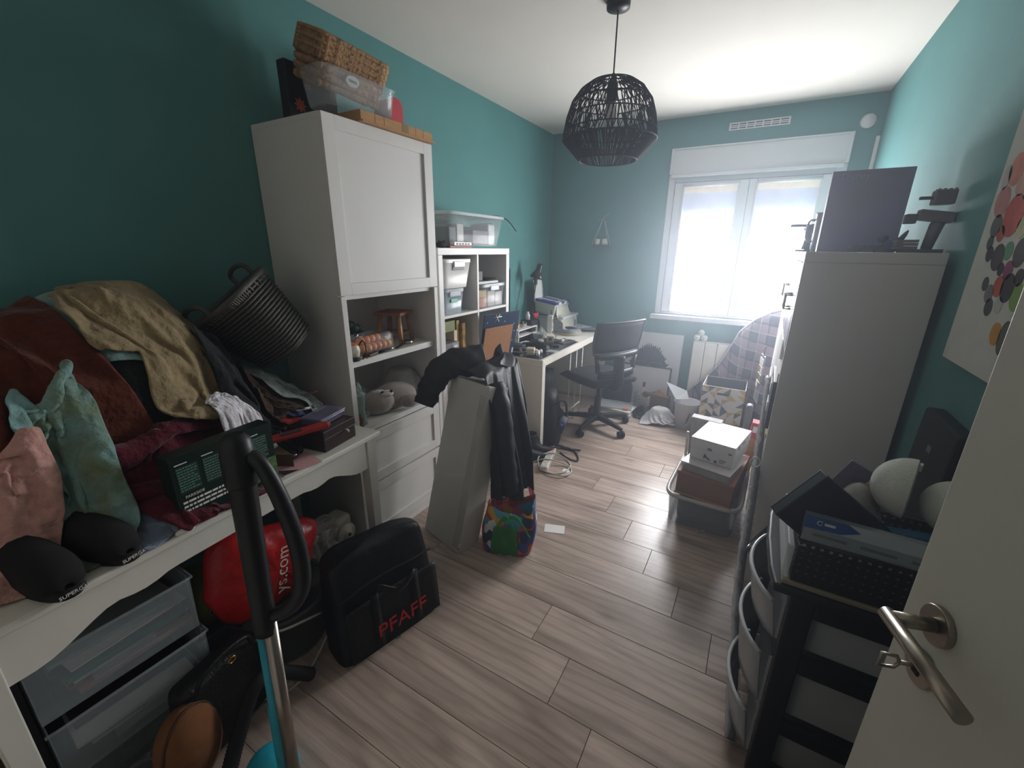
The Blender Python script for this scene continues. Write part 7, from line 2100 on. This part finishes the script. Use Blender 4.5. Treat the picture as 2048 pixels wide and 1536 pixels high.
# ------------------------------------------------------------------ dab painting on the right wall
cn = thing('dab_painting', 'white canvas with colourful oval paint dabs on the wall behind the door', 'painting', (0, 0, 0))
m_cvs = mat('painted_canvas_white', '#c9cbc4', rough=0.85, var=0.03, scale=20, bump=0.15, bscale=400)
B(2.447, 2.4695, 0.86, 1.74, 1.172, 2.05).build('canvas', m_cvs, cn, bev=0.002)
dabs = [(1.653, 1.673, 0.049, 0.039), (1.677, 1.599, 0.051, 0.039), (1.586, 1.56, 0.054, 0.05), (1.621, 1.519, 0.049, 0.02), (1.664, 1.539, 0.038, 0.029), (1.667, 1.497, 0.026, 0.018), (1.648, 1.469, 0.032, 0.02), (1.593, 1.461, 0.041, 0.033), (1.546, 1.477, 0.03, 0.022), (1.484, 1.473, 0.034, 0.034), (1.554, 1.433, 0.022, 0.016), (1.513, 1.432, 0.031, 0.023), (1.447, 1.418, 0.028, 0.02), (1.611, 1.394, 0.03, 0.018), (1.572, 1.372, 0.035, 0.023), (1.533, 1.393, 0.03, 0.026), (1.485, 1.392, 0.035, 0.034), (1.427, 1.375, 0.032, 0.032), (1.549, 1.34, 0.031, 0.022), (1.464, 1.285, 0.028, 0.027), (1.418, 1.282, 0.028, 0.04),
        (1.60, 1.63, 0.03, 0.025), (1.70, 1.66, 0.025, 0.03), (1.55, 1.62, 0.03, 0.03), (1.52, 1.53, 0.03, 0.025), (1.45, 1.55, 0.035, 0.035), (1.40, 1.47, 0.03, 0.03), (1.62, 1.75, 0.035, 0.035), (1.54, 1.72, 0.035, 0.04), (1.50, 1.35, 0.028, 0.02)]
dcol = ['#c98475', '#b9807d', '#b8503f', '#b85a43', '#5d605d', '#4c4d4d', '#423c3f', '#4a4246', '#4d8f68', '#413a40', '#3c3639', '#8a4660', '#4b3f47', '#4e4b4e', '#7d777a', '#b5573c', '#463f45', '#82a052', '#4a494b', '#c28b35', '#5e5f52',
        '#c79a8c', '#b8b0b0', '#9fa8a5', '#b3b38a', '#a5473c', '#3f7a5c', '#c77a5c', '#8a9a90', '#b0b4b0']
for (a, b, ra, rb3), c in zip(dabs, dcol):
    r_ = min(ra, rb3 * 1.1)
    MB().prism([(a + r_ * 0.95 * math.cos(t), b + rb3 * math.sin(t) + 0.12 * r_ * math.cos(t)) for t in np.linspace(0, 2 * math.pi, 22)[:-1]], 2.4462, 2.4469, 'x').build('paint_dab', mat('dab_' + c[1:], c, rough=0.7, var=0.12, scale=30), cn)

# ------------------------------------------------------------------ drawer trolley and its load beside the door
RK = thing('drawer_trolley', 'black framed plastic drawer trolley with translucent drawers beside the door', 'drawer unit', (0, 0, 0))
m_rk = mat('trolley_black', '#141516', rough=0.4)
rx0, rx1, ry0, ry1 = 2.125, 2.455, 1.075, 1.46
for y in (ry0, ry1 - 0.03):
    B(rx0, rx0 + 0.055, y, y + 0.03, 0.0, 0.66).build('post', m_rk, RK, bev=0.006)
    B(rx1 - 0.05, rx1, y, y + 0.03, 0.0, 0.66).build('post', m_rk, RK, bev=0.006)
    for z0_, z1_ in ((0.0, 0.05), (0.20, 0.245), (0.425, 0.478), (0.605, 0.655)):
        B(rx0 + 0.0555, rx1 - 0.0505, y + 0.004, y + 0.026, z0_, z1_).build('side_rail', m_rk, RK, bev=0.003)
MB().prism([(2.085, ry0 - 0.012), (2.075, ry0 + 0.06), (2.07, (ry0 + ry1) / 2), (2.075, ry1 - 0.06), (2.085, ry1 + 0.012), (rx1 + 0.005, ry1 + 0.012), (rx1 + 0.005, ry0 - 0.012)], 0.6605, 0.685).build('top_tray', m_rk, RK, bev=0.008, seg=3)
m_tdr = mat('translucent_drawer', '#b3b6b8', rough=0.2, alpha=0.88)
for z0_, z1_ in ((0.485, 0.60), (0.255, 0.42), (0.055, 0.195)):
    fr_ = []
    n = 12
    for k_ in range(6):
        t = k_ / 5
        zz = z0_ + (z1_ - z0_) * t
        fr_.append([(2.118 - 0.055 * math.sin(math.pi * i / n) ** 0.7 - 0.02 * t, ry0 + 0.034 + (ry1 - ry0 - 0.068) * i / n, zz) for i in range(n + 1)])
    d = MB().grid(fr_).build('drawer', m_tdr, RK, solid=0.004)
    B(2.12, rx1 - 0.06, ry0 + 0.034, ry0 + 0.038, z0_, z1_).build('drawer_side', m_tdr, d)
    B(2.12, rx1 - 0.06, ry1 - 0.038, ry1 - 0.034, z0_, z1_).build('drawer_side', m_tdr, d)
    B(2.12, rx1 - 0.06, ry0 + 0.038, ry1 - 0.038, z0_ - 0.004, z0_).build('drawer_bottom', m_tdr, d)
    lipm = mat('pale_lip', '#c2c6ca', rough=0.25)
    MB().tube(fr_[-1], 0.006, 8).build('front_lip', lipm, d)
tcl = [('grey folded cloth in the top trolley drawer', 0.487, 0.06, '#6e7478'), ('dark blotched fabric in the middle trolley drawer', 0.258, 0.12, '#59656b'), ('mauve grey cloth in the bottom trolley drawer', 0.058, 0.10, '#6b6468')]
for lb_, z_, h_, c in tcl:
    tag(B(2.15, rx1 - 0.075, ry0 + 0.045, ry1 - 0.05, z_, z_ + h_).build('folded_cloth', fabric('cloth_' + c[1:], c, col2=None, var=0.35, scale=9), bev=0.015, seg=3), lb_, 'cloth')
# kraft pad, black perforated basket and contents
tag(B(2.100, 2.42, ry0 + 0.0, ry0 + 0.30, 0.6855, 0.697).build('kraft_pad', mat('kraft_pad_card', '#9a8d78', rough=0.8), bev=0.002), 'kraft sketch pad lying on the drawer trolley', 'pad')
tag(MB().prism([(2.098, ry0 + 0.02), (2.104, ry0 + 0.01), (2.112, ry0 + 0.01), (2.112, ry0 + 0.28), (2.100, ry0 + 0.28)], 0.6975, 0.79).build('grey_tray_wall', m_milky, bev=0.003), 'translucent grey tray edge beside the black basket', 'tray')
pbs = thing('perforated_basket', 'black plastic basket with star shaped holes on the trolley', 'basket', (2.118, ry0 + 0.008, 0.698))
m_pb = mat('black_basket_plastic', '#151617', rough=0.4)
bw, bd, bh = 0.30, 0.25, 0.115
B(0, bw, 0, bd, 0, 0.005).build('bottom', m_pb, pbs)
def punched(L, H, nx_, nz_):
    """wall with a grid of square holes, as strips"""
    mb = MB()
    cx, cz = L / nx_, H / nz_
    hs_ = 0.40
    for j in range(nz_ + 1):
        zc = j * cz
        mb.box(0, L, -0.0015, 0.0015, max(0, zc - cz * (1 - hs_) / 2), min(H, zc + cz * (1 - hs_) / 2))
    for i in range(nx_ + 1):
        xc = i * cx
        for j in range(nz_):
            mb.box(max(0, xc - cx * (1 - hs_) / 2), min(L, xc + cx * (1 - hs_) / 2), -0.0015, 0.0015, j * cz + cz * (1 - hs_) / 2, (j + 1) * cz - cz * (1 - hs_) / 2)
    return mb
for nm_, L, M_ in (('wall', bw, Matrix.Identity(4)), ('wall', bw, Matrix.Translation((0, bd, 0))), ('wall', bd, Matrix.Rotation(math.pi / 2, 4, 'Z')), ('wall', bd, Matrix.Translation((bw, 0, 0)) @ Matrix.Rotation(math.pi / 2, 4, 'Z'))):
    o = punched(L, bh, int(L / 0.017), 6).build(nm_, m_pb, pbs)
    o.matrix_local = M_
MB().tube([(0, 0, bh), (bw, 0, bh), (bw, bd, bh), (0, bd, bh)], 0.005, 6, closed=True).build('rim', m_pb, pbs)
wli = B(0.006, bw - 0.006, 0.010, 0.012, 0.006, 0.10).build('pale_lining', m_paper, pbs)
bbx = thing('blue_white_carton', 'flat white carton with blue corner logo standing in the black basket', 'box', (2.117, ry0 + 0.006, 0.80), rot=(R(-8), R(1.5), R(1)))
B(0, 0.30, 0, 0.025, 0.0, 0.082).build('carton', mat('grey_white_card', '#8f969c', rough=0.4), bbx, bev=0.001)
B(0.0, 0.299, -0.0008, -0.0002, 0.052, 0.082).build('white_band', mat('pale_card_band', '#b8bfc4', rough=0.4), bbx)
MB().prism([(0.0, 0.082), (0.0, 0.05), (0.07, 0.054), (0.105, 0.068), (0.08, 0.082)], -0.0016, -0.0009, 'y').build('blue_corner', mat('blue_print', '#2f5392', rough=0.4), bbx)
MB().tube([(0.028 + 0.005 * math.cos(q), -0.0018, 0.068 + 0.005 * math.sin(q)) for q in np.linspace(0.4, 5.9, 12)], 0.001, 5).build('round_mark', m_wink, bbx)
B(0.037, 0.058, -0.002, -0.0017, 0.065, 0.071).build('name_mark', m_wink, bbx)
for q in range(3):
    B(0.02 + 0.09 * q, 0.085 + 0.09 * q, -0.0014, -0.0009, 0.034, 0.04).build('print_line', m_grey, bbx)
tyM = frame_matrix((2.065, 1.13, 0.83), (0.10, -0.02, 0.115), (0.17, 0.06, -0.075))
tyo = thing('black_plastic_tray', 'shallow black plastic tray with slotted grip tipped into the basket', 'tray', (2.047, 1.10, 0.868), rot=frame_matrix((0, 0, 0), (0.085, 0.03, 0.115), (0.17, 0.05, -0.075)).to_euler())
B(0, 0.145, 0, 0.20, 0, 0.006).build('floor', m_pb, tyo, bev=0.002)
for a in ((0, 0.145, 0, 0.006), (0, 0.145, 0.194, 0.20), (0, 0.006, 0.006, 0.194), (0.139, 0.145, 0.006, 0.194)):
    B(a[0], a[1], a[2], a[3], -0.03, 0.0).build('side', m_pb, tyo, bev=0.002)
B(0.05, 0.085, 0.008, 0.022, 0.0062, 0.008).build('grip_slot', m_grey, tyo)
for q, (x, y, z, rz_) in enumerate(((2.315, 1.215, 0.945, 0), (2.40, 1.215, 0.92, 0.4))):
    t = thing('white_foam_half_ball', ('white foam half ball standing on edge in the basket', 'white foam half ball touching the open door')[q], 'half ball', (x, y, z), rot=(0, R(-90), R(-16)))
    rr3 = 0.072 if q == 0 else 0.062
    MB().lathe([(rr3 * math.cos(a), rr3 * math.sin(a)) for a in np.linspace(0, math.pi / 2 - 0.02, 12)] + [(0.0001, rr3)], 32).build('dome', mat('white_foam', '#c6c9c0', rough=0.8, bump=0.2, bscale=200), t)
    MB().lathe([(rr3, 0.0), (rr3 - 0.006, -0.003), (0.0001, -0.003)], 32).build('flat_face', mat('white_foam', '#c6c9c0'), t)
    B(rr3 - 0.02, rr3 - 0.005, -0.008, 0.008, -0.008, -0.003).build('tab', m_wbox, t)
cly = tag(MB().ball((2.245, 1.265, 0.855), (0.042, 0.05, 0.055), 18).build('beige_clay_lump', mat('beige_clay', '#8f7a62', rough=0.9, bump=1.0, bscale=30)), 'lump of beige modelling clay in the basket', 'clay')
garment('clear_clay_bag', 'crinkled clear bag around the beige clay', 'plastic bag', Field(2.0, 2.6, 1.0, 1.6, 0.01, 0.76).fn(lambda X, Y: 0.76 + gauss(X, Y, 2.235, 1.25, 0.06, 0.06, 0.155)), m_film2, w=0.22, h=0.22, centre=(2.225, 1.235), squeeze=(0.75, 0.75), rough=0.03, seed=81, deposit=False, nu=24, nv=24)
gbag = tag(B(-0.03, 0.03, -0.002, 0.002, 0, 0.09, Matrix.Translation((2.205, 1.30, 0.86)) @ Matrix.Rotation(R(25), 4, 'Y')).build('violet_label_case', mat('violet_grey_case', '#5f5a70', rough=0.3), bev=0.001), 'violet labelled flat case behind the clay', 'case')
bbg = thing('blue_striped_packet', 'blue packet with red stripes at the back of the basket', 'packet', (2.33, 1.165, 0.80), R(10))
B(-0.06, 0.08, -0.01, 0.02, 0, 0.06).build('packet', mat('blue_packet', '#2f6f96', rough=0.5), bbg, bev=0.006)
for q in range(2):
    B(-0.05 + 0.022 * q, -0.038 + 0.022 * q, -0.0112, -0.0104, 0.002, 0.058).build('red_stripe', m_red, bbg)
# dark bowl behind the trolley
dbl = thing('black_bowl', 'black bowl leaning between the trolley and cube shelf', 'bowl', (2.165, 1.60, 0.46), rot=(R(-15), R(-60), 0))
MB().lathe([(0.0001, 0.0), (0.06, 0.004), (0.10, 0.03), (0.115, 0.07), (0.119, 0.072), (0.112, 0.066), (0.095, 0.03), (0.055, 0.01), (0.0001, 0.007)], 32).build('bowl', mat('shiny_black_bowl', '#101213', rough=0.15), dbl)
tag(B(2.10, 2.24, 1.52, 1.72, 0.0, 0.355).build('black_bin', m_blackm, bev=0.01), 'black bin under the leaning bowl', 'bin')
# dark case against the right wall, and wooden board by the door
dcs = thing('dark_tall_case', 'tall dark case standing against the wall behind the foam balls', 'case', (2.40, 1.52, 0), rot=(0, R(1.5), 0))
B(-0.0, 0.05, -0.12, 0.15, 0.0, 1.03).build('case', mat('dark_slate_case', '#1c2426', rough=0.6), dcs, bev=0.01)
B(-0.002, -0.0005, 0.0, 0.03, 0.93, 0.95).build('emblem', m_grey, dcs)
wdb = thing('light_wooden_board', 'light brown wooden board leaning at the foot of the trolley', 'board', (2.12, 0.985, 0.0), rot=(0, R(-38), R(2)))
B(0.02, 0.42, -0.02, 0.0, 0.0, 0.075).build('board', mat('light_wood_board', '#8d6237', rough=0.6, var=0.12, scale=6, stretch=(1, 6, 6)), wdb, bev=0.004)
# ------------------------------------------------------------------ scatter volume added to imitate lens glare from the window
hz = bpy.data.materials.new('glare_scatter')
hz.use_nodes = True
hz.cycles.homogeneous_volume = True
hn = hz.node_tree
hn.nodes.remove(hn.nodes['Principled BSDF'])
vs_ = hn.nodes.new('ShaderNodeVolumeScatter')
vs_.inputs['Color'].default_value = (0.78, 0.87, 1.0, 1)
vs_.inputs['Density'].default_value = 0.038
vs_.inputs['Anisotropy'].default_value = 0.66
hn.links.new(vs_.outputs[0], hn.nodes['Material Output'].inputs['Volume'])
hb_ = B(0.002, RX - 0.002, NY + 0.004, RY - 0.09, 0.004, RZ - 0.004).build('glare', hz)
hb_['kind'] = 'stuff'
hb_['label'] = 'thin scatter volume added to imitate lens glare'
hb_['category'] = 'glare'
